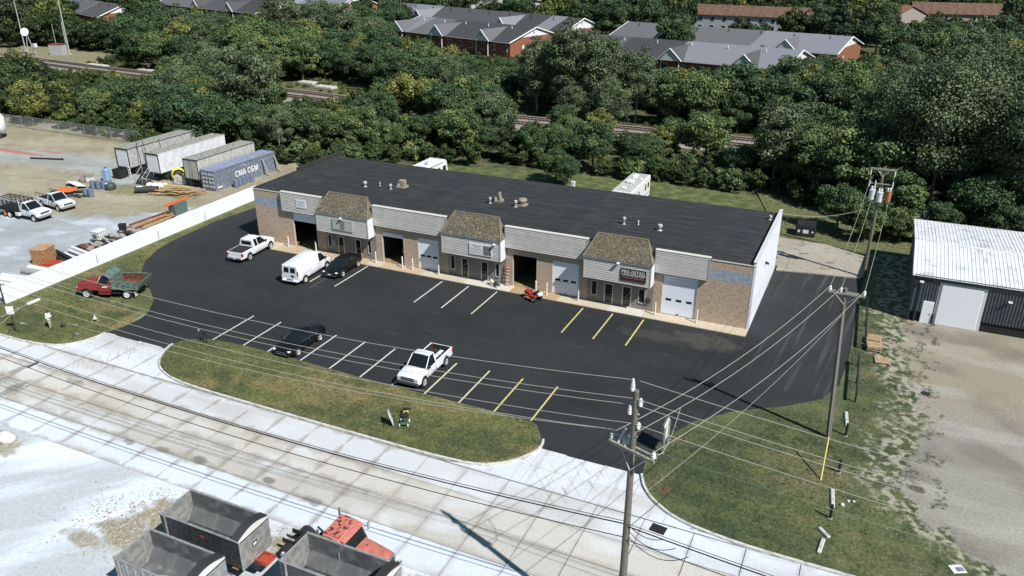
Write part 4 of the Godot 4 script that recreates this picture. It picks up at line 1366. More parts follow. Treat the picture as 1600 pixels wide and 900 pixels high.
func heading(a: Vector2, b: Vector2) -> float:   # turn that points x from a to b (x, z)
	return atan2(-(b.y - a.y), b.x - a.x)

# the middle of a vehicle from the ground point under a right-hand wheel
func at_wheel(p: Vector2, turn: float, wx: float, wz: float) -> Vector3:
	var d := Vector3(wx, 0, wz).rotated(Vector3.UP, turn)
	return Vector3(p.x - d.x, 0.0, p.y - d.z)

func build_vehicles() -> void:
	car_mats()
	rng.seed = 31
	# pickups, van and cars on the car park
	var t := 1.52 + 0.13
	var v := thing("pickup_truck", "white extended cab pickup with black bed cover, parked at the garages' left end", "pickup truck", Vector3(2.25, 0, 3.75), t)
	pickup(v, 0.62, 1.98, "cover")
	v = thing("cargo_van", "white cargo van seen from behind, parked facing the garages", "van", Vector3(11.15, 0, 5.85), PI / 2 + 0.07)
	van(v)
	v = thing("car", "black car with white number plate parked beside the white van", "car", Vector3(13.75, 0, 3.55), -PI / 2 + 0.06)
	sedan(v, "car_black", true)
	v = thing("car", "black sedan with chrome strips, parked alone at the edge of the grass island", "car", Vector3(20.15, 0, 18.35), -PI / 2)
	sedan(v, "car_black", false)
	v = thing("pickup_truck", "white regular cab pickup with an open bed, parked facing the grass island", "pickup truck", Vector3(31.75, 0, 17.85), -PI / 2 + 0.02)
	pickup(v, 0.0, 2.5, "open")
	bx(v, "plank", Vector3(-1.6, 0.78, -0.15), Vector3(1.7, 0.08, 0.3), "plate", 0.02)
	# the car inside the second bay
	v = thing("car", "pale silver car parked inside the open second garage bay", "car", Vector3(18.1, 0.035, -4.4), PI / 2)
	mat("car_silver", Color(0.55, 0.56, 0.57), 0.3, 0.3)
	sedan(v, "car_silver", false)
	old_dump_truck()
	stake_truck()
	v = thing("pickup_truck", "white utility pickup with a dark open bed, parked behind the stake truck", "pickup truck", Vector3(-30.75, -0.02, 1.45), -0.13)
	pickup(v, 0.0, 2.5, "open", "car_white", "rim_white")
	for s in [-1.0, 1.0]:
		var b := Mb.new()
		for k in 4: b.cyl(Vector3(-2.6 + k * 0.72, 1.1, s * 0.9), Vector3(-2.6 + k * 0.72, 1.75, s * 0.9), 0.03, 0.03, 5)
		b.cyl(Vector3(-2.65, 1.75, s * 0.9), Vector3(-0.4, 1.75, s * 0.9), 0.035, 0.035, 5)
		obj("ladder_rack", b, MT["frame_black"], v)
	bx(v, "tool_box", Vector3(-0.75, 1.25, 0), Vector3(0.5, 0.35, 1.7), "frame_black", 0.03)
	box_trailers()
	containers()
	tub_trailers()
	tractor()
	campers()

func old_dump_truck() -> void:
	var a := Vector2(-0.29, 17.73)
	var f := Vector2(-3.86, 19.14)
	var t := heading(a, f)
	# its near (left) side faces the road: x forward, left is -z ... the wheels seen are on the left side
	var d := Vector3(0.0, 0, -1.0).rotated(Vector3.UP, t)
	var m := (a + f) / 2
	var v := thing("dump_truck", "old red and green dump truck parked on the left lawn", "dump truck", Vector3(m.x - d.x * 0.98, 0.06, m.y - d.z * 0.98), t)
	var green := mottled("dump_green", [[0.3, Color(0.055, 0.10, 0.085)], [0.6, Color(0.10, 0.165, 0.14)], [0.75, Color(0.17, 0.20, 0.17)]], 1.6, 0.8, 0, 0.3)
	MT["dump_green"] = green
	var rust := mottled("dump_rust", [[0.3, Color(0.075, 0.03, 0.018)], [0.6, Color(0.16, 0.065, 0.035)]], 1.5, 0.95, 0, 0.3)
	var rim := "rim_white"
	var wb := 1.92
	# bonnet with rounded wings
	var st := [[0.72, 0.75, 0.98, 1.42, 0.90, 1.50, 0.66], [1.2, 0.72, 1.0, 1.42, 0.88, 1.52, 0.62], [2.3, 0.72, 1.0, 1.34, 0.84, 1.46, 0.58], [2.72, 0.74, 0.98, 1.26, 0.80, 1.38, 0.54], [2.86, 0.80, 0.92, 1.14, 0.74, 1.26, 0.48]]
	var P := Mb.new(); var G := Mb.new()
	loft(st, P, G, func(_i, _k): return false)
	P.smooth(40)
	obj("bonnet", P, MT["truck_red"], v)
	st = [[-0.55, 0.62, 0.98, 1.45, 1.0, 2.06, 0.74], [-0.46, 0.6, 1.0, 1.45, 1.0, 2.14, 0.78], [-0.30, 0.6, 1.0, 1.45, 1.0, 2.15, 0.80], [0.38, 0.6, 1.0, 1.45, 1.0, 2.13, 0.78], [0.74, 0.6, 1.0, 1.43, 0.98, 1.50, 0.82]]
	P = Mb.new(); G = Mb.new()
	loft(st, P, G, func(i, k): return (k == 3 and i == 2) or (i == 3 and k >= 3))
	P.smooth(32)
	var cab := obj("cab", P, MT["truck_red"], v)
	obj("windows", G, MT["car_glass"], cab)
	for s in [-1.0, 1.0]:
		var b := Mb.new()
		b.cyl(Vector3(0.74, 1.48, s * 0.84), Vector3(0.38, 2.11, s * 0.79), 0.045, 0.045, 6)
		obj("pillar", b, MT["rim_white"], cab)
		bx(v, "door_lettering", Vector3(0.02, 1.18, s * 1.015), Vector3(0.5, 0.14, 0.012), "rim_white", 0.004)
		bx(v, "running_board", Vector3(0.15, 0.52, s * 0.95), Vector3(1.1, 0.08, 0.34), "truck_red", 0.02)
		bx(v, "headlight", Vector3(2.84, 0.98, s * 0.72), Vector3(0.1, 0.2, 0.2), "lamp_clear", 0.05)
	bx(v, "grille", Vector3(2.86, 0.98, 0), Vector3(0.06, 0.3, 1.0), "bumper_dark", 0.02)
	bx(v, "bumper", Vector3(2.95, 0.6, 0), Vector3(0.12, 0.24, 1.9), "bumper_dark", 0.04)
	bx(v, "chassis", Vector3(-0.3, 0.66, 0), Vector3(5.0, 0.2, 0.9), "frame_black", 0.02)
	bx(v, "fuel_tank", Vector3(-0.9, 0.62, -0.72), Vector3(0.9, 0.4, 0.4), "frame_black", 0.08)
	# tipping body, tilted up a little at the front
	var x0 := -3.05; var x1 := -0.72
	for s in [-1.0, 1.0]:
		var sd := bx(v, "body_side", Vector3(-1.9, 1.42, s * 1.1), Vector3(2.5, 0.66, 0.07), "dump_green", 0.02)
		for k in 5: bx(sd, "rib", Vector3(-3.0 + k * 0.55, 1.40, s * 1.16), Vector3(0.1, 0.62, 0.08), "dump_green", 0.02)
		bx(sd, "top_rail", Vector3(-1.9, 1.77, s * 1.1), Vector3(2.56, 0.1, 0.14), "dump_green", 0.03)
		bx(sd, "bottom_rail", Vector3(-1.9, 1.06, s * 1.1), Vector3(2.56, 0.12, 0.16), "dump_green", 0.03)
		var il := Mb.new()
		il.box(Vector3(-1.9, 1.42, s * 1.06), Vector3(2.48, 0.6, 0.012))
		obj("rusty_lining", il, rust, sd)
	var fl := Mb.new(); fl.box(Vector3(-1.9, 1.08, 0), Vector3(2.5, 0.08, 2.1))
	obj("body_floor", fl, rust, v)
	var hb := Mb.new()
	hb.bev(Vector3(-0.64, 1.55, 0), Vector3(0.07, 0.95, 2.26), 0.02)
	obj("headboard", hb, green, v)
	hb = Mb.new()
	hb.bev(Vector3(-0.36, 2.28, 0), Vector3(0.78, 0.06, 2.2), 0.02, Basis(Vector3.BACK, 0.62))
	var cg := obj("cab_guard", hb, green, v)
	for s in [-0.9, -0.3, 0.3, 0.9]: bx(cg, "rib", Vector3(-0.36, 2.25, s), Vector3(0.8, 0.08, 0.08), "dump_green", 0.02, Basis(Vector3.BACK, 0.62))
	# tailgate swung out
	hb = Mb.new()
	hb.bev(Vector3(-3.34, 1.45, 0), Vector3(0.07, 0.84, 2.3), 0.02, Basis(Vector3.BACK, 0.42))
	var tg := obj("tailgate", hb, green, v)
	for s in [-1.0, -0.5, 0.0, 0.5, 1.0]: bx(tg, "rib", Vector3(-3.39, 1.44, s), Vector3(0.07, 0.8, 0.09), "dump_green", 0.02, Basis(Vector3.BACK, 0.42))
	for s in [-1.0, 1.0]:
		wheel(v, wb, s * 1.0, 0.43, 0.24, s, rim, true)
		wheel(v, -wb, s * 0.98, 0.43, 0.26, s, rim, false); wheel(v, -wb, s * 0.72, 0.43, 0.22, s, rim, false)
		bx(v, "mud_flap", Vector3(-2.75, 0.55, s * 0.8), Vector3(0.03, 0.6, 0.5), "rim_white" if s < 0 else "frame_black", 0.01)

func stake_truck() -> void:
	var v := thing("stake_truck", "white truck with a tall black slatted stake bed in the left yard", "stake truck", Vector3(-29.9, -0.02, 5.55), 0.02)
	pickup(v, 0.0, 0.0, "none", "car_white", "rim_white", 0.14)
	bx(v, "flat_bed", Vector3(-2.55, 1.0, 0), Vector3(4.2, 0.16, 2.3), "frame_black", 0.03)
	bx(v, "tool_box", Vector3(-0.75, 0.72, 1.0), Vector3(0.62, 0.44, 0.4), "rim_white", 0.03)
	bx(v, "chassis", Vector3(-2.3, 0.76, 0), Vector3(4.0, 0.24, 0.9), "frame_black", 0.02)
	for s in [-1.0, 1.0]:
		for k in 5: bx(v, "side_slat", Vector3(-2.55, 1.22 + k * 0.22, s * 1.12), Vector3(4.15, 0.11, 0.035), "frame_black", 0.01)
		for k in 6: bx(v, "side_stake", Vector3(-4.5 + k * 0.79, 1.6, s * 1.08), Vector3(0.07, 1.1, 0.06), "frame_black", 0.01)
		wheel(v, -2.3, s * 1.02, 0.42, 0.26, s, "rim_white", false); wheel(v, -2.3, s * 0.74, 0.42, 0.22, s, "rim_white", false)
	for x in [-4.6, -0.5]:
		for k in 5: bx(v, "end_slat", Vector3(x, 1.22 + k * 0.22, 0), Vector3(0.035, 0.11, 2.2), "frame_black", 0.01)
	bx(v, "exhaust_stack", Vector3(-0.42, 1.75, 0.9), Vector3(0.07, 1.3, 0.07), "rim_white", 0.02)
	bx(v, "mud_flap", Vector3(-3.05, 0.5, 0.9), Vector3(0.03, 0.5, 0.55), "lamp_amber", 0.01)

func plates_row(o: Node, called: String, x: float, z0: float, z1: float, y0: float, y1: float, n: int, ms: Array, proud: float) -> void:
	for k in n:
		var b := Mb.new()
		var a := lerpf(z0, z1, float(k) / n); var c := lerpf(z0, z1, (k + 1.0) / n)
		b.bev(Vector3(x, (y0 + y1) / 2, (a + c) / 2), Vector3(proud, y1 - y0, absf(c - a) - 0.03), 0.015)
		obj(called, b, ms[rng.randi() % ms.size()], o)

func box_trailers() -> void:
	var roofm := mottled("trailer_roof", [[0.3, Color(0.20, 0.20, 0.18)], [0.6, Color(0.34, 0.34, 0.30)]], 3.0, 0.8, 0, 0.3)
	var grey := [mottled("trailer_grey", [[0.3, Color(0.34, 0.35, 0.34)], [0.65, Color(0.44, 0.45, 0.44)]], 3.0, 0.6, 0, 0.3)]
	var white := [mottled("trailer_white", [[0.3, Color(0.58, 0.60, 0.65)], [0.65, Color(0.68, 0.70, 0.75)]], 5.0, 0.5, 0, 0.2)]
	var beige := [mottled("trailer_beige", [[0.3, Color(0.36, 0.37, 0.33)], [0.65, Color(0.46, 0.47, 0.43)]], 4.0, 0.6, 0, 0.3)]
	var specs := [
		["grey ribbed box trailer with a white roller door, leftmost of the parked trailers", -34.6, -18.55, 12.4, grey, 14, true, 2.5],
		["white smooth-sided box trailer with stairs to its rear door, second from the left", -28.5, -18.3, 12.6, white, 3, true, 2.45],
		["beige box trailer with closed swing doors, beside the blue container", -21.5, -17.4, 11.0, beige, 9, false, 2.5]]
	for s in specs:
		var v := thing("box_trailer", s[0], "trailer", Vector3(s[1], -0.02, s[2]), 0, "box trailers parked in a row")
		var L: float = s[3]; var W: float = s[7]
		var y0 := 1.15; var y1 := 3.88
		var b := Mb.new()
		b.box(Vector3(0, (y0 + y1) / 2, 0), Vector3(W - 0.06, y1 - y0 - 0.02, L - 0.06))
		obj("box_body", b, s[4][0], v)
		for sx in [-1.0, 1.0]: plates_row(v, "side_panel", sx * (W / 2 - 0.015), -L / 2 + 0.06, L / 2 - 0.06, y0 + 0.05, y1 - 0.08, s[5], s[4], 0.05)
		b = Mb.new()
		b.bev(Vector3(0, y1, 0), Vector3(W, 0.06, L), 0.02)
		obj("roof", b, roofm, v)
		for sx in [-1.0, 1.0]:
			bx(v, "top_rail", Vector3(sx * (W / 2), y1 - 0.06, 0), Vector3(0.06, 0.12, L + 0.02), "bumper_dark" if s[5] != 3 else "rim_white", 0.015)
			bx(v, "bottom_rail", Vector3(sx * (W / 2), y0 + 0.02, 0), Vector3(0.06, 0.14, L + 0.02), "bumper_dark", 0.015)
			bx(v, "rear_post", Vector3(sx * (W / 2 - 0.06), (y0 + y1) / 2, L / 2 + 0.01), Vector3(0.14, y1 - y0, 0.08), "bumper_dark", 0.02)
		bx(v, "rear_header", Vector3(0, y1 - 0.12, L / 2 + 0.02), Vector3(W - 0.24, 0.2, 0.08), "bumper_dark", 0.02)
		bx(v, "front_panel", Vector3(0, (y0 + y1) / 2, -L / 2 - 0.01), Vector3(W - 0.1, y1 - y0 - 0.1, 0.06), "rim_white", 0.02)
		if s[6]:
			var dr := bx(v, "roller_door", Vector3(0, 2.28, L / 2 + 0.0), Vector3(W - 0.5, 2.0, 0.05), "car_white", 0.01)
			for k in 4: bx(dr, "door_panel", Vector3(0, 1.53 + k * 0.5, L / 2 + 0.02), Vector3(W - 0.52, 0.48, 0.03), "car_white", 0.008)
			bx(v, "rear_panel", Vector3(0, 3.48, L / 2 + 0.0), Vector3(W - 0.5, 0.36, 0.05), "rim_white", 0.01)
		else:
			for sx in [-1.0, 1.0]:
				var d := Mb.new(); d.bev(Vector3(sx * (W / 4 - 0.06), 2.5, L / 2 + 0.02), Vector3(W / 2 - 0.16, 2.5, 0.06), 0.02)
				var dd := obj("swing_door", d, s[4][0], v)
				d = Mb.new(); d.cyl(Vector3(sx * 0.18, 1.3, L / 2 + 0.07), Vector3(sx * 0.18, 3.7, L / 2 + 0.07), 0.02, 0.02, 5)
				obj("lock_rod", d, MT["bumper_dark"], dd)
		bx(v, "rear_sill", Vector3(0, 1.1, L / 2 - 0.02), Vector3(W, 0.18, 0.14), "frame_black", 0.02)
		bx(v, "underride_guard", Vector3(0, 0.55, L / 2 - 0.1), Vector3(1.9, 0.1, 0.1), "frame_black", 0.02)
		bx(v, "chassis", Vector3(0, 0.95, 0), Vector3(1.1, 0.26, L - 0.6), "frame_black", 0.02)
		for sx in [-1.0, 1.0]:
			bx(v, "guard_post", Vector3(sx * 0.6, 0.8, L / 2 - 0.1), Vector3(0.1, 0.5, 0.08), "frame_black", 0.02)
			bx(v, "landing_leg", Vector3(sx * 0.75, 0.55, -L / 2 + 2.6), Vector3(0.14, 1.1, 0.14), "frame_black", 0.02)
		for zz in [L / 2 - 1.4, L / 2 - 2.6]:
			for sx in [-1.0, 1.0]:
				b = Mb.new()
				b.cyl(Vector3(sx * 0.7, 0.5, zz), Vector3(sx * 1.18, 0.5, zz), 0.5, 0.5, 16)
				b.cyl(Vector3(sx * 1.18, 0.5, zz), Vector3(sx * 1.2, 0.5, zz), 0.26, 0.2, 12)
				obj("wheel", b, MT["tyre"], v)
	# prop poles lying against the first trailer
	for p in [[-33.0, -13.9, 0.9], [-32.6, -14.6, 0.3], [-31.2, -16.2, 0.6]]:
		var b := Mb.new(); b.cyl(Vector3(p[0] + 1.2, 0.0, p[1] + p[2]), Vector3(p[0] - 0.2, 4.7, p[1]), 0.05, 0.05, 5)
		tag(obj("prop_pole", b, MT["frame_black"]), ["thin dark pole propped on the grey trailer near its roller door", "thin dark pole propped on the grey trailer, second from its door", "thin dark pole propped on the grey trailer, farthest from its door"][[0.9, 0.3, 0.6].find(p[2])], "pole")

func containers() -> void:
	var blue := mottled("container_blue", [[0.3, Color(0.12, 0.145, 0.185)], [0.6, Color(0.165, 0.195, 0.245)], [0.8, Color(0.22, 0.24, 0.28)]], 3.5, 0.6, 0, 0.2)
	var top := mottled("container_top", [[0.3, Color(0.21, 0.24, 0.36)], [0.65, Color(0.29, 0.32, 0.45)]], 4.0, 0.6, 0, 0.2)
	MT["container_blue"] = blue
	var L := 11.6; var W := 2.44; var H := 2.75
	var v := thing("shipping_container", "long grey-blue shipping container with white letters on its side", "container", Vector3(-18.5, -0.02, -17.6), -0.03)
	var frame := "container_blue"
	# corrugated walls
	for s in [-1.0, 1.0]:
		var b := Mb.new()
		var n := 40
		for k in n:
			var z0 := lerpf(-L / 2 + 0.1, L / 2 - 0.1, float(k) / n); var z1 := lerpf(-L / 2 + 0.1, L / 2 - 0.1, (k + 1.0) / n)
			var q := [z0, lerpf(z0, z1, 0.3), lerpf(z0, z1, 0.5), lerpf(z0, z1, 0.8), z1]
			var xo := [0.0, 0.0, 0.06, 0.06, 0.0]
			for j in 4:
				var A := Vector3(s * (W / 2 - 0.02 - xo[j]), 0.15, q[j]); var B := Vector3(s * (W / 2 - 0.02 - xo[j + 1]), 0.15, q[j + 1])
				var U := Vector3(0, H - 0.3, 0)
				if s > 0: b.quad(B, A, A + U, B + U)
				else: b.quad(A, B, B + U, A + U)
		obj("corrugated_wall", b, blue, v)
		for y in [0.08, H - 0.08]: bx(v, "side_rail", Vector3(s * (W / 2 - 0.04), y, 0), Vector3(0.1, 0.16, L), frame, 0.02)
		for zz in [-L / 2 + 0.08, L / 2 - 0.08]: bx(v, "corner_post", Vector3(s * (W / 2 - 0.07), H / 2, zz), Vector3(0.15, H - 0.02, 0.16), frame, 0.02)
	var b2 := Mb.new(); b2.box(Vector3(0, H - 0.06, 0), Vector3(W - 0.08, 0.1, L - 0.06))
	for k in 30: b2.box(Vector3(0, H - 0.005, lerpf(-L / 2 + 0.3, L / 2 - 0.3, k / 29.0)), Vector3(W - 0.3, 0.03, 0.18))
	obj("roof", b2, top, v)
	bx(v, "end_wall", Vector3(0, H / 2, -L / 2 + 0.1), Vector3(W - 0.2, H - 0.2, 0.06), frame, 0.01)
	bx(v, "floor", Vector3(0, 0.1, 0), Vector3(W - 0.2, 0.12, L - 0.2), "frame_black", 0.01)
	for s in [-1.0, 1.0]:
		var d := bx(v, "door", Vector3(s * 0.575, H / 2, L / 2 - 0.02), Vector3(1.12, H - 0.22, 0.06), frame, 0.02)
		for y in [0.5, 1.05, 1.6, 2.15]: bx(d, "door_rib", Vector3(s * 0.575, y + 0.05, L / 2 + 0.015), Vector3(1.0, 0.26, 0.04), "rim_white" if y > 0.4 else frame, 0.03)
		for xx in [0.3, 0.85]:
			var r := Mb.new(); r.cyl(Vector3(s * xx, 0.15, L / 2 + 0.07), Vector3(s * xx, H - 0.12, L / 2 + 0.07), 0.035, 0.035, 6)
			obj("lock_rod", r, blue, d)
	# the lettering on the side
	var wl := mat("letter_white", Color(0.74, 0.75, 0.76), 0.6)
	var tm := text_mesh("CMA CGM", 1.0, 0.02)
	var q := put("lettering", tm, wl, v)
	q.rotation.y = PI / 2
	q.position = Vector3(W / 2 + 0.012, 1.36, -0.05)
	var ab := tm.get_aabb()
	q.scale = Vector3(4.3 / ab.size.x, 0.82 / ab.size.y, 1)
	for a in [[0.55, 1.12, 2.06, 0.9], [PI + 0.55, 1.12, 0.66, -0.9]]:
		var r := Mb.new()
		for k in 7:
			var t0: float = PI / 2 + a[3] * 0.0 - 0.7 + k * 0.14
			var base := Vector3(W / 2 + 0.012, a[2], 0.75 if a[3] > 0 else -0.95)
			var f := func(t: float, w: float) -> Vector3:
				return base + Vector3(0, (sin(t) - 0.8) * (1.6 + w) * (1 if a[3] > 0 else -1), -cos(t) * (1.5 + w) * (1 if a[3] > 0 else -1))
			var w0 := 0.11 * sin(PI * (k + 0.3) / 7.5); var w1 := 0.11 * sin(PI * (k + 1.0) / 7.5)
			var A: Vector3 = f.call(t0, -w0); var B: Vector3 = f.call(t0 + 0.14, -w1); var C: Vector3 = f.call(t0 + 0.14, w1); var D: Vector3 = f.call(t0, w0)
			r.quad(A, B, C, D)
		obj("swoosh", r, wl, v)
	bx(v, "pale_plate", Vector3(W / 2 + 0.02, 0.42, L / 2 - 0.75), Vector3(0.03, 0.22, 0.9), "plate", 0.01)
	for p in [[0.0, "weathered plank leaning on the blue container, right of its letters"], [2.4, "weathered plank leaning on the far end of the blue container"]]:
		var r := Mb.new()
		r.bev(Vector3(0, 1.15, 0), Vector3(0.06, 2.5, 0.22), 0.01, Basis(Vector3.BACK, 0.42))
		var o := tag(obj("leaning_plank", r, mat("old_wood", Color(0.30, 0.28, 0.25), 0.9)), p[1], "plank") as Node3D
		o.position = Vector3(-16.55, 0, -20.6 - p[0])

func tub_trailers() -> void:
	var alu := mottled("tub_alu", [[0.3, Color(0.28, 0.285, 0.275)], [0.65, Color(0.40, 0.405, 0.39)]], 2.5, 0.45, 0.35, 0.25)
	var dusty := mottled("tub_inside", [[0.3, Color(0.105, 0.112, 0.117)], [0.62, Color(0.145, 0.155, 0.16)], [0.85, Color(0.24, 0.25, 0.25)]], 5.0, 0.75, 0.15, 0.1)
	var dark := mottled("tub_dark", [[0.3, Color(0.030, 0.034, 0.038)], [0.65, Color(0.055, 0.06, 0.064)]], 2.0, 0.6, 0.1, 0.2)
	var dust_m := mottled("tub_dust", [[0.3, Color(0.46, 0.47, 0.48)], [0.6, Color(0.66, 0.67, 0.68)]], 1.5, 0.95, 0, 0.4)
	MT["tub_alu"] = alu; MT["tub_dark"] = dark; MT["tub_in"] = dusty
	mat("tarp", Color(0.022, 0.024, 0.027), 0.7)
	mat("hoist_red", Color(0.36, 0.055, 0.03), 0.5)
	var specs := [
		["open tub trailer with rolled tarp arch and a small red mark on its side", 31.9, 40.0, 5.4, 2.2, true],
		["open pale metal tub trailer with ribbed sides, at the bottom edge", 32.2, 43.35, 5.0, 2.3, false],
		["open dark tub trailer standing beside the red tractor unit", 40.1, 40.1, 5.6, 2.2, true]]
	for s in specs:
		var L: float = s[3]; var W: float = s[4]
		var v := thing("tub_trailer", s[0], "trailer", Vector3(s[1], -0.02, s[2]), 0.0, "open tub trailers by the road")
		var H := 3.0; var f := 1.25
		for sz in [-1.0, 1.0]:
			# tub sides: upright above, sloping in to the floor below
			var o := Mb.new()
			var qa := Vector3(-L / 2 * sz, f + 0.75, sz * W / 2)
			var qb := Vector3(L / 2 * sz, f + 0.75, sz * W / 2)
			o.quad(qa, qb, Vector3(qb.x, H, qb.z), Vector3(qa.x, H, qa.z))
			o.box(Vector3(0, f + 0.42, sz * (W / 2 - 0.02)), Vector3(L, 0.82, 0.05))
			obj("tub_side", o, dark if s[5] else alu, v)
			o = Mb.new()
			o.box(Vector3(0, (H + f + 0.7) / 2, sz * (W / 2 - 0.05)), Vector3(L - 0.06, H - f - 0.75, 0.05))
			o.quad(Vector3(-L / 2 + 0.03, f + 0.02, sz * (W / 2 - 0.55)), Vector3(L / 2 - 0.03, f + 0.02, sz * (W / 2 - 0.55)), Vector3(L / 2 - 0.03, f + 0.72, sz * (W / 2 - 0.08)), Vector3(-L / 2 + 0.03, f + 0.72, sz * (W / 2 - 0.08)))
			obj("inner_side", o, dusty, v)
			bx(v, "rim", Vector3(0, H, sz * (W / 2 - 0.01)), Vector3(L + 0.06, 0.12, 0.12), "tub_alu", 0.03)
			if not s[5]:
				for k in 9: bx(v, "rib", Vector3(-L / 2 + 0.35 + k * (L - 0.6) / 8, (H + f) / 2, sz * (W / 2 + 0.04)), Vector3(0.12, H - f - 0.1, 0.09), "tub_alu", 0.02)
			bx(v, "rear_post", Vector3(-L / 2 + 0.35, (H + f) / 2, sz * (W / 2 + 0.03)), Vector3(0.13, H - f, 0.06), "tub_alu", 0.02)
		bx(v, "tub_floor", Vector3(0, f, 0), Vector3(L - 0.04, 0.06, W - 0.3), "tub_dark" if s[5] else "tub_in", 0.01)
		bx(v, "rear_gate", Vector3(-L / 2, (H + f) / 2, 0), Vector3(0.08, H - f, W - 0.02), "tub_alu", 0.02)
		bx(v, "front_wall", Vector3(L / 2, (H + f) / 2 - 0.05, 0), Vector3(0.1, H - f + 0.1, W + 0.04), "tub_alu", 0.03)
		# domed cap and rolled tarp over the front
		var dome := PackedVector2Array()
		for k in 13: dome.append(Vector2(-W / 2 + W * k / 12.0, H + 0.02 + 0.28 * sin(PI * k / 12.0)))
		dome.append(Vector2(W / 2, H - 0.1)); dome.append(Vector2(-W / 2, H - 0.1))
		var o2 := Mb.new()
		o2.prism(dome, L / 2 - 0.03, L / 2 + 0.05, 1)
		obj("dome_cap", o2, MT["rim_white"], v)
		for j in 4:
			o2 = Mb.new()
			var pts := []
			for k in 13: pts.append(Vector3(L / 2 - 0.1 - j * 0.12, H + 0.06 + 0.3 * sin(PI * k / 12.0), -W / 2 + W * k / 12.0))
			o2.tube(pts, 0.065, 6)
			obj("tarp_fold", o2, MT["tarp"], v)
		# dust left in the corner
		o2 = Mb.new()
		if s[5]: o2.ball(Vector3(-L / 2 + 0.7, f - 0.1, 0.0), Vector3(0.95, 0.3, 0.45), 12, 6)
		else: o2.ball(Vector3(-0.3, f - 0.25, 0.05), Vector3(1.9, 0.36, 0.62), 14, 6)
		obj("dust_heap", o2, dust_m, v)
		# running gear
		bx(v, "chassis", Vector3(0.1, 0.95, 0), Vector3(L + 0.6, 0.3, 0.9), "frame_black", 0.03)
		for sz in [-1.0, 1.0]:
			for xx in [-L / 2 + 0.7, -L / 2 + 1.8]: wheel(v, xx, sz * 1.02, 0.5, 0.28, sz, "rim_alloy", false)
			bx(v, "mud_flap", Vector3(-L / 2 + 0.05, 0.6, sz * 0.85), Vector3(0.03, 0.6, 0.5), "frame_black", 0.01)
		bx(v, "marker_light", Vector3(L / 2 - 0.5, 1.15, W / 2 + 0.03), Vector3(0.4, 0.06, 0.05), "lamp_amber", 0.01)
		if s[5]:
			bx(v, "red_emblem", Vector3(0.15, 2.45, W / 2 + 0.015), Vector3(0.22, 0.16, 0.02), "hoist_red", 0.008)
			bx(v, "front_plate", Vector3(L / 2 + 0.055, 2.2, 0.1), Vector3(0.02, 0.3, 0.36), "frame_black", 0.005)
			bx(v, "front_label", Vector3(L / 2 + 0.068, 2.2, 0.1), Vector3(0.015, 0.16, 0.24), "plate", 0.004)
		# hoist and hitch frame in front
		var hf := bx(v, "hoist_frame", Vector3(L / 2 + 0.42, 1.05, -0.1), Vector3(0.75, 0.14, 0.75), "hoist_red", 0.03)
		for zz in [-0.42, 0.22]: bx(hf, "hoist_arm", Vector3(L / 2 + 0.42, 1.18, zz), Vector3(0.85, 0.22, 0.1), "hoist_red", 0.03)
		bx(hf, "hoist_bar", Vector3(L / 2 + 0.7, 1.25, -0.1), Vector3(0.12, 0.14, 0.75), "hoist_red", 0.03)

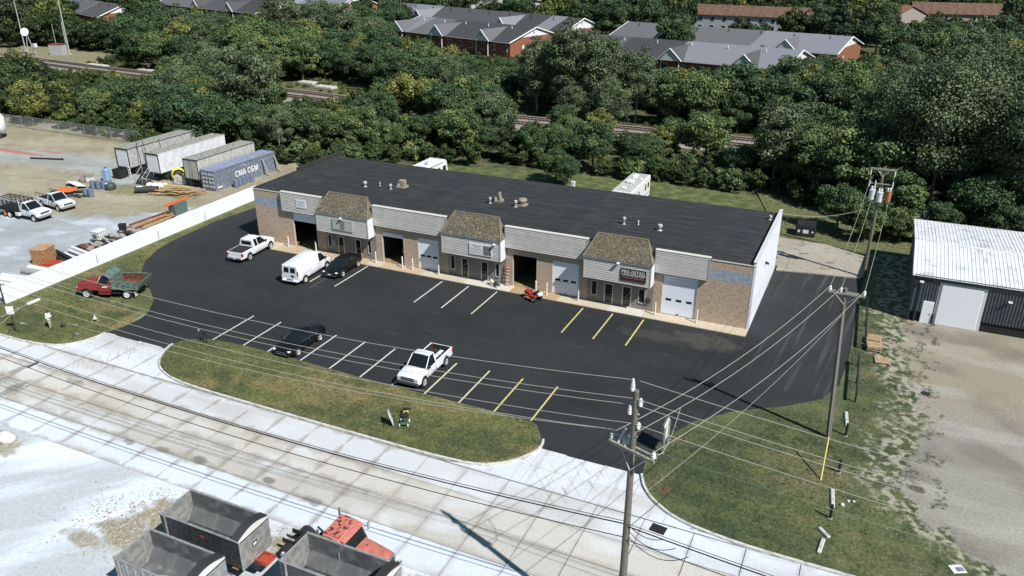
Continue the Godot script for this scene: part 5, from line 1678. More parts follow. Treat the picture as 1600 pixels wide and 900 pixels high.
func tractor() -> void:
	var v := thing("tractor_unit", "faded red truck tractor unit with peeling roof paint, standing beside the road", "truck", Vector3(38.3, -0.02, 37.75), 0.0)
	var red := mottled("tractor_red", [[0.3, Color(0.42, 0.13, 0.10)], [0.65, Color(0.52, 0.18, 0.14)]], 2.5, 0.55, 0, 0.2)
	MT["tractor_red"] = red
	var peel := mottled("tractor_peel", [[0.56, Color(0.50, 0.17, 0.13)], [0.59, Color(0.16, 0.03, 0.025)], [0.7, Color(0.12, 0.03, 0.03)]], 2.2, 0.6, 0, 0.2, 0.013)
	var P := Mb.new(); var G := Mb.new()
	var st := [[1.05, 0.8, 0.98, 1.70, 0.92, 1.86, 0.72], [1.6, 0.8, 1.0, 1.66, 0.88, 1.82, 0.66], [2.6, 0.78, 1.0, 1.56, 0.78, 1.72, 0.56], [2.92, 0.8, 0.96, 1.5, 0.72, 1.66, 0.52], [3.0, 0.85, 0.9, 1.45, 0.68, 1.6, 0.48]]
	loft(st, P, G, func(_i, _k): return false)
	P.smooth(36)
	obj("bonnet", P, red, v)
	P = Mb.new(); G = Mb.new()
	st = [[-0.45, 0.85, 0.98, 1.72, 1.0, 2.72, 0.86], [-0.36, 0.8, 1.0, 1.72, 1.02, 2.8, 0.9], [0.0, 0.8, 1.0, 1.72, 1.02, 2.82, 0.9], [0.62, 0.8, 1.0, 1.72, 1.02, 2.72, 0.9], [0.72, 0.8, 1.0, 1.72, 1.0, 2.66, 0.88], [1.1, 0.8, 1.0, 1.72, 0.96, 1.84, 0.86]]
	loft(st, P, G, func(i, k): return (k == 3 and i == 2) or (i == 4 and k >= 3))
	P.smooth(30)
	var cab := obj("cab", P, red, v)
	obj("windows", G, MT["car_glass"], cab)
	bx(cab, "windscreen_bar", Vector3(0.92, 2.26, 0), Vector3(0.05, 0.95, 0.06), "frame_black", 0.01, Basis(Vector3.BACK, 0.42))
	var r := Mb.new(); r.bev(Vector3(0.12, 2.84, 0), Vector3(1.05, 0.04, 1.6), 0.02)
	obj("roof_panel", r, peel, cab)
	bx(v, "sun_visor", Vector3(0.86, 2.70, 0), Vector3(0.3, 0.05, 1.7), "tractor_red", 0.02, Basis(Vector3.BACK, -0.35))
	bx(v, "grille", Vector3(3.02, 1.2, 0), Vector3(0.06, 0.75, 1.0), "bumper_dark", 0.02)
	bx(v, "grille_surround", Vector3(2.99, 1.62, 0), Vector3(0.1, 0.1, 1.12), "chrome", 0.03)
	for s in [-1.0, 1.0]:
		bx(v, "grille_surround", Vector3(2.99, 1.2, s * 0.54), Vector3(0.1, 0.8, 0.08), "chrome", 0.02)
		bx(v, "headlight", Vector3(2.98, 1.15, s * 0.78), Vector3(0.14, 0.24, 0.3), "lamp_clear", 0.04)
		bx(v, "mirror", Vector3(0.95, 2.2, s * 1.28), Vector3(0.08, 0.5, 0.2), "chrome", 0.03)
		var b := Mb.new(); b.cyl(Vector3(-0.62, 0.9, s * 0.95), Vector3(-0.62, 3.05, s * 0.95), 0.075, 0.075, 10)
		obj("exhaust_stack", b, MT["chrome"], v)
		bx(v, "fuel_tank", Vector3(-0.1, 0.68, s * 0.98), Vector3(1.2, 0.56, 0.5), "chrome", 0.14)
		bx(v, "bonnet_hinge", Vector3(1.5, 1.86, s * 0.3), Vector3(0.1, 0.05, 0.05), "frame_black", 0.01)
		wheel(v, 2.35, s * 1.0, 0.5, 0.28, s, "rim_alloy")
		for x in [-1.75, -2.95]:
			wheel(v, x, s * 1.02, 0.5, 0.28, s, "rim_alloy", false); wheel(v, x, s * 0.72, 0.5, 0.26, s, "rim_alloy", false)
	bx(v, "bumper", Vector3(3.08, 0.66, 0), Vector3(0.14, 0.34, 2.1), "chrome", 0.05)
	for s in [-1.0, 1.0]: bx(v, "chassis_rail", Vector3(-1.2, 0.9, s * 0.42), Vector3(4.8, 0.26, 0.1), "frame_black", 0.01)
	bx(v, "deck_plate", Vector3(-1.05, 1.1, -0.2), Vector3(0.85, 0.06, 1.1), "rim_white", 0.02)
	bx(v, "fifth_wheel", Vector3(-2.3, 1.12, 0), Vector3(0.9, 0.1, 0.9), "frame_black", 0.03)
	for s in [-1.0, 1.0]: bx(v, "quarter_fender", Vector3(-1.2, 1.05, s * 0.9), Vector3(0.3, 0.05, 0.6), "frame_black", 0.02, Basis(Vector3.BACK, 0.6))

func campers() -> void:
	var w := mottled("camper_white", [[0.3, Color(0.68, 0.69, 0.70)], [0.6, Color(0.76, 0.77, 0.78)]], 4.0, 0.4, 0, 0.1)
	MT["camper_white"] = w
	var rg := mottled("camper_roof", [[0.3, Color(0.34, 0.34, 0.33)], [0.6, Color(0.47, 0.475, 0.46)]], 2.0, 0.8, 0, 0.3)
	mat("camper_stripe", Color(0.20, 0.20, 0.19), 0.6)
	var v := thing("motorhome", "white motorhome parked behind the left half of the garage roof", "motorhome", Vector3(6.7, -0.1, -24.6), PI / 2)
	v.rotation.y = PI / 2 - 0.02
	var P := Mb.new()
	P.bev(Vector3(-0.3, 1.95, 0), Vector3(7.6, 2.7, 2.45), 0.16)
	obj("body", P, w, v)
	P = Mb.new()
	P.prism(poly([[3.3, 0.62], [4.15, 0.7], [4.2, 1.5], [3.85, 3.1], [3.5, 3.3], [3.3, 3.3]]), -1.2, 1.2)
	var nose := obj("front", P, w, v)
	bx(nose, "windscreen", Vector3(4.03, 2.2, 0), Vector3(0.06, 1.1, 2.1), "car_glass", 0.02, Basis(Vector3.BACK, 0.21))
	for s in [-1.0, 1.0]:
		bx(v, "cab_window", Vector3(3.2, 2.1, s * 1.225), Vector3(0.8, 0.85, 0.03), "car_glass", 0.01)
		bx(v, "side_window", Vector3(1.6, 2.1, s * 1.232), Vector3(1.0, 0.8, 0.03), "car_glass", 0.01)
		bx(v, "side_window", Vector3(-0.9, 2.2, s * 1.232), Vector3(0.7, 0.55, 0.03), "car_glass", 0.01)
		bx(v, "side_window", Vector3(-2.9, 2.2, s * 1.232), Vector3(0.8, 0.55, 0.03), "car_glass", 0.01)
		bx(v, "stripe", Vector3(-0.3, 1.2, s * 1.23), Vector3(7.3, 0.12, 0.02), "camper_stripe", 0.005)
		bx(v, "awning_rail", Vector3(-0.3, 3.12, s * 1.25), Vector3(6.4, 0.1, 0.08), "camper_stripe", 0.02)
		bx(v, "door", Vector3(0.55, 1.75, s * 1.232), Vector3(0.62, 1.9, 0.025), "camper_white", 0.01)
		wheel(v, 2.7, s * 1.1, 0.42, 0.26, s, "rim_white"); wheel(v, -2.2, s * 1.1, 0.42, 0.26, s, "rim_white")
	bx(v, "roof_vent", Vector3(0.3, 3.36, 0.2), Vector3(0.4, 0.12, 0.4), "camper_stripe", 0.03)
	bx(v, "air_conditioner", Vector3(1.6, 3.42, -0.1), Vector3(0.9, 0.24, 0.7), "camper_white", 0.08)
	bx(v, "roof_vent", Vector3(-2.0, 3.35, -0.2), Vector3(0.4, 0.1, 0.4), "camper_white", 0.03)
	v = thing("travel_trailer", "white travel trailer with grey roof and roof vents, parked behind the right of the garages", "travel trailer", Vector3(34.0, -0.1, -28.3), -PI / 2 + 0.0)
	P = Mb.new(); P.bev(Vector3(0, 1.95, 0), Vector3(8.3, 2.6, 2.45), 0.08)
	obj("body", P, w, v)
	P = Mb.new(); P.bev(Vector3(0, 3.27, 0), Vector3(8.1, 0.05, 2.25), 0.02)
	obj("roof", P, rg, v)
	for s in [-1.0, 1.0]:
		for x in [[-3.2, 0.6, 0.7], [-2.0, 0.5, 0.8], [0.9, 0.4, 0.55], [2.6, 1.1, 0.75]]: bx(v, "side_window", Vector3(x[0], 2.2, s * 1.232), Vector3(x[1], x[2], 0.03), "car_glass", 0.01)
		bx(v, "stripe", Vector3(-0.4, 1.2, s * 1.232), Vector3(7.0, 0.1, 0.02), "camper_stripe", 0.005)
		bx(v, "wheel_fairing", Vector3(1.0, 0.85, s * 1.2), Vector3(1.9, 0.4, 0.1), "camper_stripe", 0.05)
		wheel(v, 0.6, s * 1.12, 0.36, 0.22, s, "rim_white", false); wheel(v, 1.45, s * 1.12, 0.36, 0.22, s, "rim_white", false)
	for a in [[0.3, 0.1, 1.1, 0.34, 0.8], [-1.6, 0.1, 0.7, 0.22, 0.6], [-2.6, 0.3, 0.8, 0.2, 0.6], [3.0, 0.1, 0.5, 0.2, 0.6], [-1.4, -0.8, 0.4, 0.14, 0.4]]:
		bx(v, "roof_unit", Vector3(a[0], 3.3 + a[3] / 2, a[1]), Vector3(a[2], a[3], a[4]), "camper_white", 0.06)
	bx(v, "hitch", Vector3(4.5, 0.55, 0), Vector3(0.9, 0.1, 0.12), "frame_black", 0.02)

# ---- poles and wires, the metal shed, and everything that stands about in the yards
func wood() -> StandardMaterial3D:
	var m := mottled("pole_wood", [[0.25, Color(0.075, 0.065, 0.05)], [0.5, Color(0.15, 0.135, 0.11)], [0.75, Color(0.25, 0.235, 0.20)]], 1.0, 0.95, 0, 0.6, 0.03)
	m.uv1_scale = Vector3(4.0, 0.5, 4.0)
	return m

func sag(a: Vector3, b: Vector3, drop: float, n := 20) -> Array:
	var l := []
	for i in n + 1:
		var t := float(i) / n
		l.append(a.lerp(b, t) - Vector3(0, 4.0 * drop * t * (1.0 - t), 0))
	return l

func cable(label: String, pts: Array, r: float, m: String, group := "") -> void:
	var b := Mb.new()
	b.tube(pts, r, 5)
	tag(obj("overhead_cable", b, MT[m]), label, "cable", group)

func insulator(o: Node, p: Vector3, h := 0.3, called := "insulator") -> void:
	var b := Mb.new()
	b.lathe([Vector2(0.03, 0), Vector2(0.10, 0.03), Vector2(0.06, 0.08), Vector2(0.11, 0.12), Vector2(0.06, 0.17), Vector2(0.10, 0.21), Vector2(0.05, h), Vector2(0, h)], p, Basis(), 10)
	obj(called, b, MT["porcelain"], o)

func build_poles() -> void:
	rng.seed = 41
	var w := wood()
	mat("porcelain", Color(0.62, 0.63, 0.64), 0.3)
	mat("wire_pale", Color(0.40, 0.40, 0.35), 0.5)
	mat("wire_black", Color(0.012, 0.012, 0.013), 0.7)
	mat("galv_arm", Color(0.45, 0.46, 0.46), 0.5, 0.4)
	var arm := mottled("arm_wood", [[0.3, Color(0.20, 0.19, 0.165)], [0.65, Color(0.33, 0.32, 0.29)]], 1.0, 0.9, 0, 0.3)
	var pole := func(label: String, at: Vector3, h: float, r0: float, r1: float, lean: Vector3) -> Node3D:
		var o := thing("utility_pole", label, "utility pole", at)
		var b := Mb.new()
		var n := 12
		for i in n:
			var t0 := float(i) / n; var t1 := (i + 1.0) / n
			b.cyl(Vector3(0, h * t0, 0) + lean * t0, Vector3(0, h * t1, 0) + lean * t1, lerpf(r0, r1, t0), lerpf(r0, r1, t1), 12, i == n - 1)
		obj("pole", b, w, o)
		return o
	# pole 1 in front of the road, tallest
	var p1: Node3D = pole.call("tall weathered wooden utility pole nearest the camera, beside the road", Vector3(53.4, -0.02, 36.7), 14.3, 0.21, 0.12, Vector3.ZERO)
	insulator(p1, Vector3(-0.16, 14.25, 0.0), 0.55)
	insulator(p1, Vector3(0.22, 13.65, 0.05), 0.35); insulator(p1, Vector3(-0.2, 13.15, 0.05), 0.42)
	insulator(p1, Vector3(0.2, 12.55, 0.05), 0.3)
	bx(p1, "bracket", Vector3(0, 13.7, 0), Vector3(0.4, 0.06, 0.08), "galv_arm", 0.02); bx(p1, "bracket", Vector3(0, 13.2, 0), Vector3(0.4, 0.06, 0.08), "galv_arm", 0.02)
	var dir := Vector3(0.95, 0, 0.32).normalized()
	for s in [-0.16, 0.16]:
		var b := Mb.new()
		b.box(Vector3(0, 11.45, s), Vector3(2.3, 0.12, 0.10), Basis(Vector3.UP, -0.325))
		obj("crossarm", b, arm, p1)
	for k in [-1.05, -0.4, 1.05]: insulator(p1, dir * k + Vector3(0, 11.5, 0), 0.3)
	for k in [[-0.7, 12.0], [-0.35, 11.9]]:
		var b := Mb.new()
		b.cyl(dir * k[0] + Vector3(0, 11.5, 0.1), dir * (k[0] + 0.25) + Vector3(0.0, k[1] + 0.15, -0.2), 0.06, 0.05, 8)
		obj("cutout", b, MT["porcelain"], p1)
	var bb := Mb.new()
	bb.tube([dir * -0.9 + Vector3(0, 10.6 + 0.85, 0), dir * -0.45 + Vector3(0, 11.2, 0.1), Vector3(0, 10.5, 0.2)], 0.03, 5)
	bb.tube([dir * 0.9 + Vector3(0, 11.45, 0), dir * 0.45 + Vector3(0, 11.0, 0.1), Vector3(0, 10.5, 0.2)], 0.03, 5)
	obj("arm_brace", bb, MT["galv_arm"], p1)
	for a in [[11.9, 12.9], [11.6, 12.2]]:
		bb = Mb.new()
		bb.tube(sag(Vector3(-0.9, a[0], -0.3), Vector3(0.2, a[1], 0.1), 0.5, 8), 0.018, 5)
		obj("jumper_wire", bb, MT["wire_pale"], p1)
	bb = Mb.new()
	bb.tube(sag(dir * 1.05 + Vector3(0, 11.8, 0), dir * 0.9 + Vector3(0.8, 13.4, -1.2), 0.9, 10), 0.018, 5)
	obj("jumper_loop", bb, MT["wire_pale"], p1)
	bb = Mb.new()
	for q in 3: bb.tube(sag(Vector3(0.15, 7.5 - q * 0.3, 0.1), Vector3(1.6 + q * 0.6, 7.2 - q * 0.25, 0.0), 0.25 + 0.2 * q, 8), 0.018, 5)
	obj("slack_loop", bb, MT["wire_black"], p1)
	# pole 2 at the end of the right lawn, and pole 3 behind with transformers
	var p2: Node3D = pole.call("leaning wooden utility pole on the lawn by the right edge of the car park", Vector3(60.9, 0.0, 14.1), 10.95, 0.17, 0.12, Vector3(-0.62, 0, 0))
	for s in [-0.13, 0.13]:
		var b := Mb.new(); b.box(Vector3(-0.5, 10.62, s), Vector3(2.2, 0.11, 0.09))
		obj("crossarm", b, arm, p2)
	for k in [-1.5, -0.85, 0.5]: insulator(p2, Vector3(k, 10.68, 0), 0.3)
	bb = Mb.new()
	for s in [-1.0, 1.0]: bb.cyl(Vector3(-0.55, 9.9, 0.14), Vector3(-0.5 + s * 0.7, 10.58, 0.14), 0.025, 0.025, 5)
	obj("arm_brace", bb, MT["galv_arm"], p2)
	var p3: Node3D = pole.call("wooden utility pole with three transformers behind the side drive", Vector3(61.5, 0.0, -16.4), 11.15, 0.18, 0.12, Vector3.ZERO)
	bb = Mb.new(); bb.box(Vector3(0, 11.0, 0.14), Vector3(2.3, 0.16, 0.12)); obj("crossarm", bb, arm, p3)
	bb = Mb.new(); bb.box(Vector3(0, 9.6, 0.14), Vector3(2.2, 0.09, 0.09)); obj("crossarm", bb, arm, p3)
	for k in [-1.05, 1.0]:
		var b := Mb.new(); b.cyl(Vector3(k, 10.9, 0.2), Vector3(k, 10.4, 0.25), 0.06, 0.05, 8); obj("suspension_insulator", b, MT["porcelain"], p3)
		b = Mb.new(); b.cyl(Vector3(k, 10.4, 0.25), Vector3(k, 9.7, 0.2), 0.016, 0.016, 5); obj("drop_wire", b, MT["wire_pale"], p3)
	for k in [-1.0, -0.5, 1.0]:
		var b := Mb.new(); b.cyl(Vector3(k, 9.9, 0.22), Vector3(k, 9.3, 0.22), 0.055, 0.045, 8); obj("fuse", b, MT["porcelain"], p3)
	bb = Mb.new()
	for s in [-1.0, 1.0]: bb.cyl(Vector3(0, 10.3, 0.14), Vector3(s * 0.55, 10.95, 0.16), 0.03, 0.03, 5)
	obj("arm_brace", bb, MT["galv_arm"], p3)
	mat("can_grey", Color(0.56, 0.585, 0.60), 0.4); mat("can_rust", Color(0.34, 0.105, 0.035), 0.8)
	for k in [[-0.62, 8.1, 0.36, "can_grey"], [0.05, 7.95, 0.42, "can_grey"], [0.78, 8.1, 0.36, "can_rust"]]:
		var b := Mb.new()
		b.lathe([Vector2(0, 0), Vector2(0.27, 0.02), Vector2(0.27, 0.88), Vector2(0.29, 0.9), Vector2(0.29, 0.95), Vector2(0.1, 1.02), Vector2(0, 1.02)], Vector3(k[0], k[1], k[2]), Basis(), 14)
		var can := obj("transformer", b, MT[k[3]], p3)
		for s in [-0.1, 0.12]: insulator(can, Vector3(k[0] + s, k[1] + 1.0, k[2]), 0.3, "bushing")
	bb = Mb.new(); bb.box(Vector3(0.05, 8.5, 0.18), Vector3(1.5, 0.08, 0.08)); obj("can_bracket", bb, MT["galv_arm"], p3)
	# pole 0 at the left edge with a street lamp arm
	var p0: Node3D = pole.call("wooden utility pole at the left edge, beside a white boulder", Vector3(9.35, -0.02, 37.2), 14.3, 0.21, 0.12, Vector3.ZERO)
	bb = Mb.new()
	bb.tube([Vector3(0.0, 7.0, -0.2), Vector3(0.1, 7.8, -2.0), Vector3(0.3, 8.05, -4.2)], 0.024, 6)
	bb.tube([Vector3(0.0, 6.4, -0.2), Vector3(0.1, 7.2, -1.6), Vector3(0.25, 7.95, -3.6)], 0.018, 6)
	var la := obj("lamp_arm", bb, MT["old_wood"], p0)
	bx(la, "lamp_head", Vector3(0.35, 8.05, -4.6), Vector3(0.28, 0.16, 0.95), "porcelain", 0.06)
	# a pole out to the right carries the wires on
	var p4 := Vector3(98.0, 0, 37.2)
	var pr_: Node3D = pole.call("wooden utility pole farther along the road, beyond the right edge", p4, 14.3, 0.21, 0.12, Vector3.ZERO)
	# wires along the road
	var names := ["topmost pale wire along the road", "second pale wire from the top along the road", "third pale wire from the top along the road", "fourth pale wire from the top along the road", "fifth pale wire from the top along the road", "lowest pale wire along the road"]
	var hs := [[14.75, 14.6], [13.95, 13.8], [13.5, 13.3], [12.75, 12.6], [11.95, 11.6], [11.75, 10.6]]
	for i in 6:
		var dz: float = [0.0, 0.12, -0.12, 0.12, -0.3, -0.6][i]
		cable(names[i] + ", left of the tall pole", sag(Vector3(53.3 if i < 4 else 52.4, hs[i][0], 36.7 + dz), Vector3(9.3, hs[i][1], 37.2 + dz), 1.25), 0.012, "wire_pale")
		if i < 5: cable(names[i] + ", right of the tall pole", sag(Vector3(53.5, hs[i][0] - (0.5 if i == 4 else 0.0), 36.7 + dz), p4 + Vector3(0, hs[i][1], dz), 1.1), 0.012, "wire_pale")
	for c in [[7.55, 0.03, "thick black telephone cable strung along the road", 0.12], [7.75, 0.016, "thin black wire just above the thick telephone cable", 0.18], [6.85, 0.022, "lower black cable over the middle of the road", 0.16]]:
		cable(c[2] + ", left of the tall pole", sag(Vector3(53.3, c[0], 36.7 + c[3]), Vector3(9.3, c[0] + 0.1, 37.2 + c[3]), 0.95), c[1], "wire_black")
		cable(c[2] + ", right of the tall pole", sag(Vector3(53.5, c[0] - 0.1, 36.7 + c[3]), p4 + Vector3(0, c[0], c[3]), 0.9), c[1], "wire_black")
	# wires from pole 1 back to pole 2 and on to pole 3
	var ks := [-1.05, -0.4, 1.05]
	var k2 := [-1.5, -0.85, 0.5]
	var k3 := [-1.0, -0.4, 1.0]
	for i in 3:
		var nm: String = ["left", "middle", "right"][i]
		cable("pale %s wire sagging from the tall pole to the leaning pole" % nm, sag(p1.position + dir * ks[i] + Vector3(0, 11.8, 0), p2.position + Vector3(k2[i], 10.98, 0), 0.75), 0.015, "wire_pale")
		cable("pale %s wire from the leaning pole back to the transformers" % nm, sag(p2.position + Vector3(k2[i], 10.98, 0), p3.position + Vector3(k3[i], 9.75, 0.2), 0.55), 0.014, "wire_pale")
	cable("black cable crossing the right lawn from the tall pole to the leaning pole", sag(p1.position + Vector3(0.1, 7.3, -0.1), p2.position + Vector3(-0.45, 8.2, 0), 0.5), 0.016, "wire_black")
	cable("thin grey wire under the conductors of the leaning pole", sag(p1.position + Vector3(0.1, 8.6, -0.1), p2.position + Vector3(-0.5, 9.2, 0), 0.6), 0.010, "wire_pale")
	cable("service cable sagging from the transformer pole to the garage building", sag(p3.position + Vector3(-0.1, 7.4, 0), Vector3(53.0, 6.1, -14.6), 0.7), 0.022, "wire_pale")
	cable("guy wire with its top on the leaning pole", [p2.position + Vector3(-0.5, 9.6, 0), Vector3(60.9, 1.9, 17.7)], 0.014, "wire_pale")
	bb = Mb.new(); bb.cyl(Vector3(60.9, 0.05, 19.2), Vector3(60.9, 2.15, 17.45), 0.05, 0.05, 8)
	tag(obj("guy_guard", bb, mat("guard_yellow", Color(0.60, 0.52, 0.14), 0.6)), "yellow plastic guard on the guy wire beside the leaning pole", "guy wire guard")

func metal_shed() -> void:
	rng.seed = 43
	var X0 := 65.5; var X1 := 86.0; var Z0 := -7.8; var Z1 := -23.0
	var green := mottled("shed_green", [[0.3, Color(0.052, 0.070, 0.083)], [0.65, Color(0.075, 0.096, 0.110)]], 4.0, 0.5, 0.1, 0.1)
	var gd := mat("shed_trim", Color(0.016, 0.034, 0.034), 0.5)
	var rf := []
	for k in 3: rf.append(mottled("shed_roof_%d" % k, [[0.16, Color(0.52, 0.53, 0.54)], [0.34, Color(0.70, 0.72, 0.75) * (1.0 - k * 0.03)], [0.8, Color(0.78, 0.80, 0.83)]], 9.0, 0.45, 0.1, 0.2))
	var v := thing("metal_shed", "dark green metal shed with ribbed white roof and tall white door, at right edge", "building")
	# front wall in ribbed sheets, open above the black plinth
	var opens := [[67.45, 71.05]]
	var sheets := [[65.5, 66.45, 1.0], [66.45, 67.4, 1.0], [71.1, 72.05, 0.95], [72.05, 73.0, 0.95], [73.0, 73.95, 0.95], [73.95, 74.9, 0.95], [74.9, 75.85, 0.95], [75.85, 76.8, 0.95], [76.8, 77.75, 0.95], [77.75, 78.7, 0.95], [78.7, 82.0, 0.95], [82.0, 86.0, 0.95]]
	for s in sheets:
		var b := Mb.new()
		var lo: float = s[2] if s[0] > 67.4 or s[0] < 66.0 else 2.1
		b.box(Vector3((s[0] + s[1]) / 2, (lo + 4.1) / 2, Z0 - 0.04), Vector3(s[1] - s[0], 4.1 - lo, 0.06))
		var n := int((s[1] - s[0]) / 0.235)
		for k in n: b.bev(Vector3(s[0] + (k + 0.5) * (s[1] - s[0]) / n, (lo + 4.1) / 2, Z0 + 0.0), Vector3(0.1, 4.1 - lo, 0.07), 0.03)
		obj("wall_sheet", b, green, v)
	var b := Mb.new()
	b.span(Vector3(X0, 0, Z1), Vector3(X0 + 0.12, 4.2, Z0 - 0.08)); obj("side_wall", b, green, v)
	for k in 16:
		b = Mb.new(); b.bev(Vector3(X0 - 0.01, 2.1, Z0 - 0.5 - k * 0.95), Vector3(0.06, 4.1, 0.12), 0.02); obj("side_rib", b, green, v)
	b = Mb.new(); b.span(Vector3(X0, 0, Z1), Vector3(X1, 4.2, Z1 + 0.12)); obj("back_wall", b, green, v)
	b = Mb.new(); b.span(Vector3(X1, 0, Z1), Vector3(X1 + 0.12, 4.2, Z0 - 0.08)); obj("side_wall", b, green, v)
	b = Mb.new(); b.span(Vector3(X0 + 0.2, 0.0, Z1 + 0.2), Vector3(X1 - 0.1, 0.05, Z0 - 0.2)); obj("floor_slab", b, MT["inside_dark"], v)
	# black plinth boards set back under the sheets
	b = Mb.new(); b.span(Vector3(71.1, 0.0, Z0 - 0.16), Vector3(X1, 1.0, Z0 - 0.1)); obj("plinth", b, MT["frame_black"], v)
	b = Mb.new(); b.span(Vector3(65.56, 0.0, Z0 - 0.16), Vector3(66.44, 1.0, Z0 - 0.1)); obj("plinth", b, MT["frame_black"], v)
	b = Mb.new(); b.box(Vector3((X0 + X1) / 2, 4.2, Z0 + 0.02), Vector3(X1 - X0 + 0.2, 0.42, 0.14)); obj("eave_trim", b, gd, v)
	b = Mb.new(); b.box(Vector3((67.3 + 71.15) / 2, 4.08, Z0 + 0.06), Vector3(3.9, 0.14, 0.14)); b.box(Vector3(66.2, 4.02, Z0 + 0.03), Vector3(1.4, 0.1, 0.12)); obj("door_track", b, gd, v)
	for x in [X0 + 0.03, 66.0]:
		b = Mb.new(); b.bev(Vector3(x, 2.1, Z0 + 0.02), Vector3(0.16, 4.2, 0.14), 0.03); obj("corner_trim", b, gd, v)
	# tall white door in its frame, and the small door
	bx(v, "door_frame", Vector3(69.25, 2.03, Z0 - 0.06), Vector3(3.62, 4.02, 0.06), "rim_white", 0.01)
	mat("shed_white", Color(0.82, 0.85, 0.90), 0.6)
	var dr := bx(v, "large_door", Vector3(69.2, 1.95, Z0 + 0.0), Vector3(3.1, 3.75, 0.1), "shed_white", 0.02)
	var sd := bx(v, "small_door", Vector3(66.9, 1.05, Z0 + 0.0), Vector3(0.86, 2.06, 0.1), "shed_white", 0.015)
	bx(sd, "door_handle", Vector3(67.2, 1.0, Z0 + 0.08), Vector3(0.12, 0.05, 0.06), "chrome", 0.01)
	b = Mb.new(); b.cyl(Vector3(67.42, 0.05, Z0 + 0.12), Vector3(67.42, 1.0, Z0 + 0.08), 0.05, 0.05, 8); b.bev(Vector3(67.56, 0.08, Z0 + 0.3), Vector3(0.34, 0.1, 0.12), 0.03)
	obj("downpipe", b, MT["frame_black"], v)
	# roof sheets with ribs, front slope and back slope
	var e0 := Vector2(Z0 + 0.16, 4.36); var rg := Vector2(-14.6, 5.15); var e1 := Vector2(Z1 - 0.3, 4.5)
	for k in 23:
		var xa := X0 - 0.3 + k * 0.914
		for side in 2:
			var p := e0 if side == 0 else rg
			var q := rg if side == 0 else e1
			var sh := Mb.new()
			sh.quad(Vector3(xa, p.y, p.x), Vector3(xa + 0.908, p.y, p.x), Vector3(xa + 0.908, q.y, q.x), Vector3(xa, q.y, q.x))
			sh.quad(Vector3(xa, p.y - 0.04, p.x), Vector3(xa + 0.908, p.y - 0.04, p.x), Vector3(xa + 0.908, p.y, p.x), Vector3(xa, p.y, p.x))
			for j in 3:
				var xr := xa + 0.06 + j * 0.305
				var A := Vector3(xr, p.y, p.x); var C := Vector3(xr, q.y, q.x)
				var u := Vector3(0.035, 0, 0); var up := Vector3(0, 0.035, 0)
				sh.quad(A - u * 0.5 + up, A + u * 0.5 + up, C + u * 0.5 + up, C - u * 0.5 + up)
				sh.quad(A + u * 0.5 + up, A + u * 1.4, C + u * 1.4, C + u * 0.5 + up); sh.quad(A - u * 1.4, A - u * 0.5 + up, C - u * 0.5 + up, C - u * 1.4)
			obj("roof_sheet", sh, rf[rng.randi() % 3], v)
	b = Mb.new(); b.box(Vector3((X0 + X1) / 2, 5.16, -14.6), Vector3(X1 - X0 + 0.6, 0.05, 0.4)); obj("ridge_cap", b, rf[0], v)
	for x in [[66.0, 3.85], [72.75, 3.2]]:
		b = Mb.new(); b.bev(Vector3(x[0], x[1], Z0 + 0.2), Vector3(0.36, 0.12, 0.34), 0.05); b.box(Vector3(x[0], x[1] - 0.08, Z0 + 0.08), Vector3(0.12, 0.14, 0.14))
		obj("wall_lamp", b, MT["porcelain"], v)

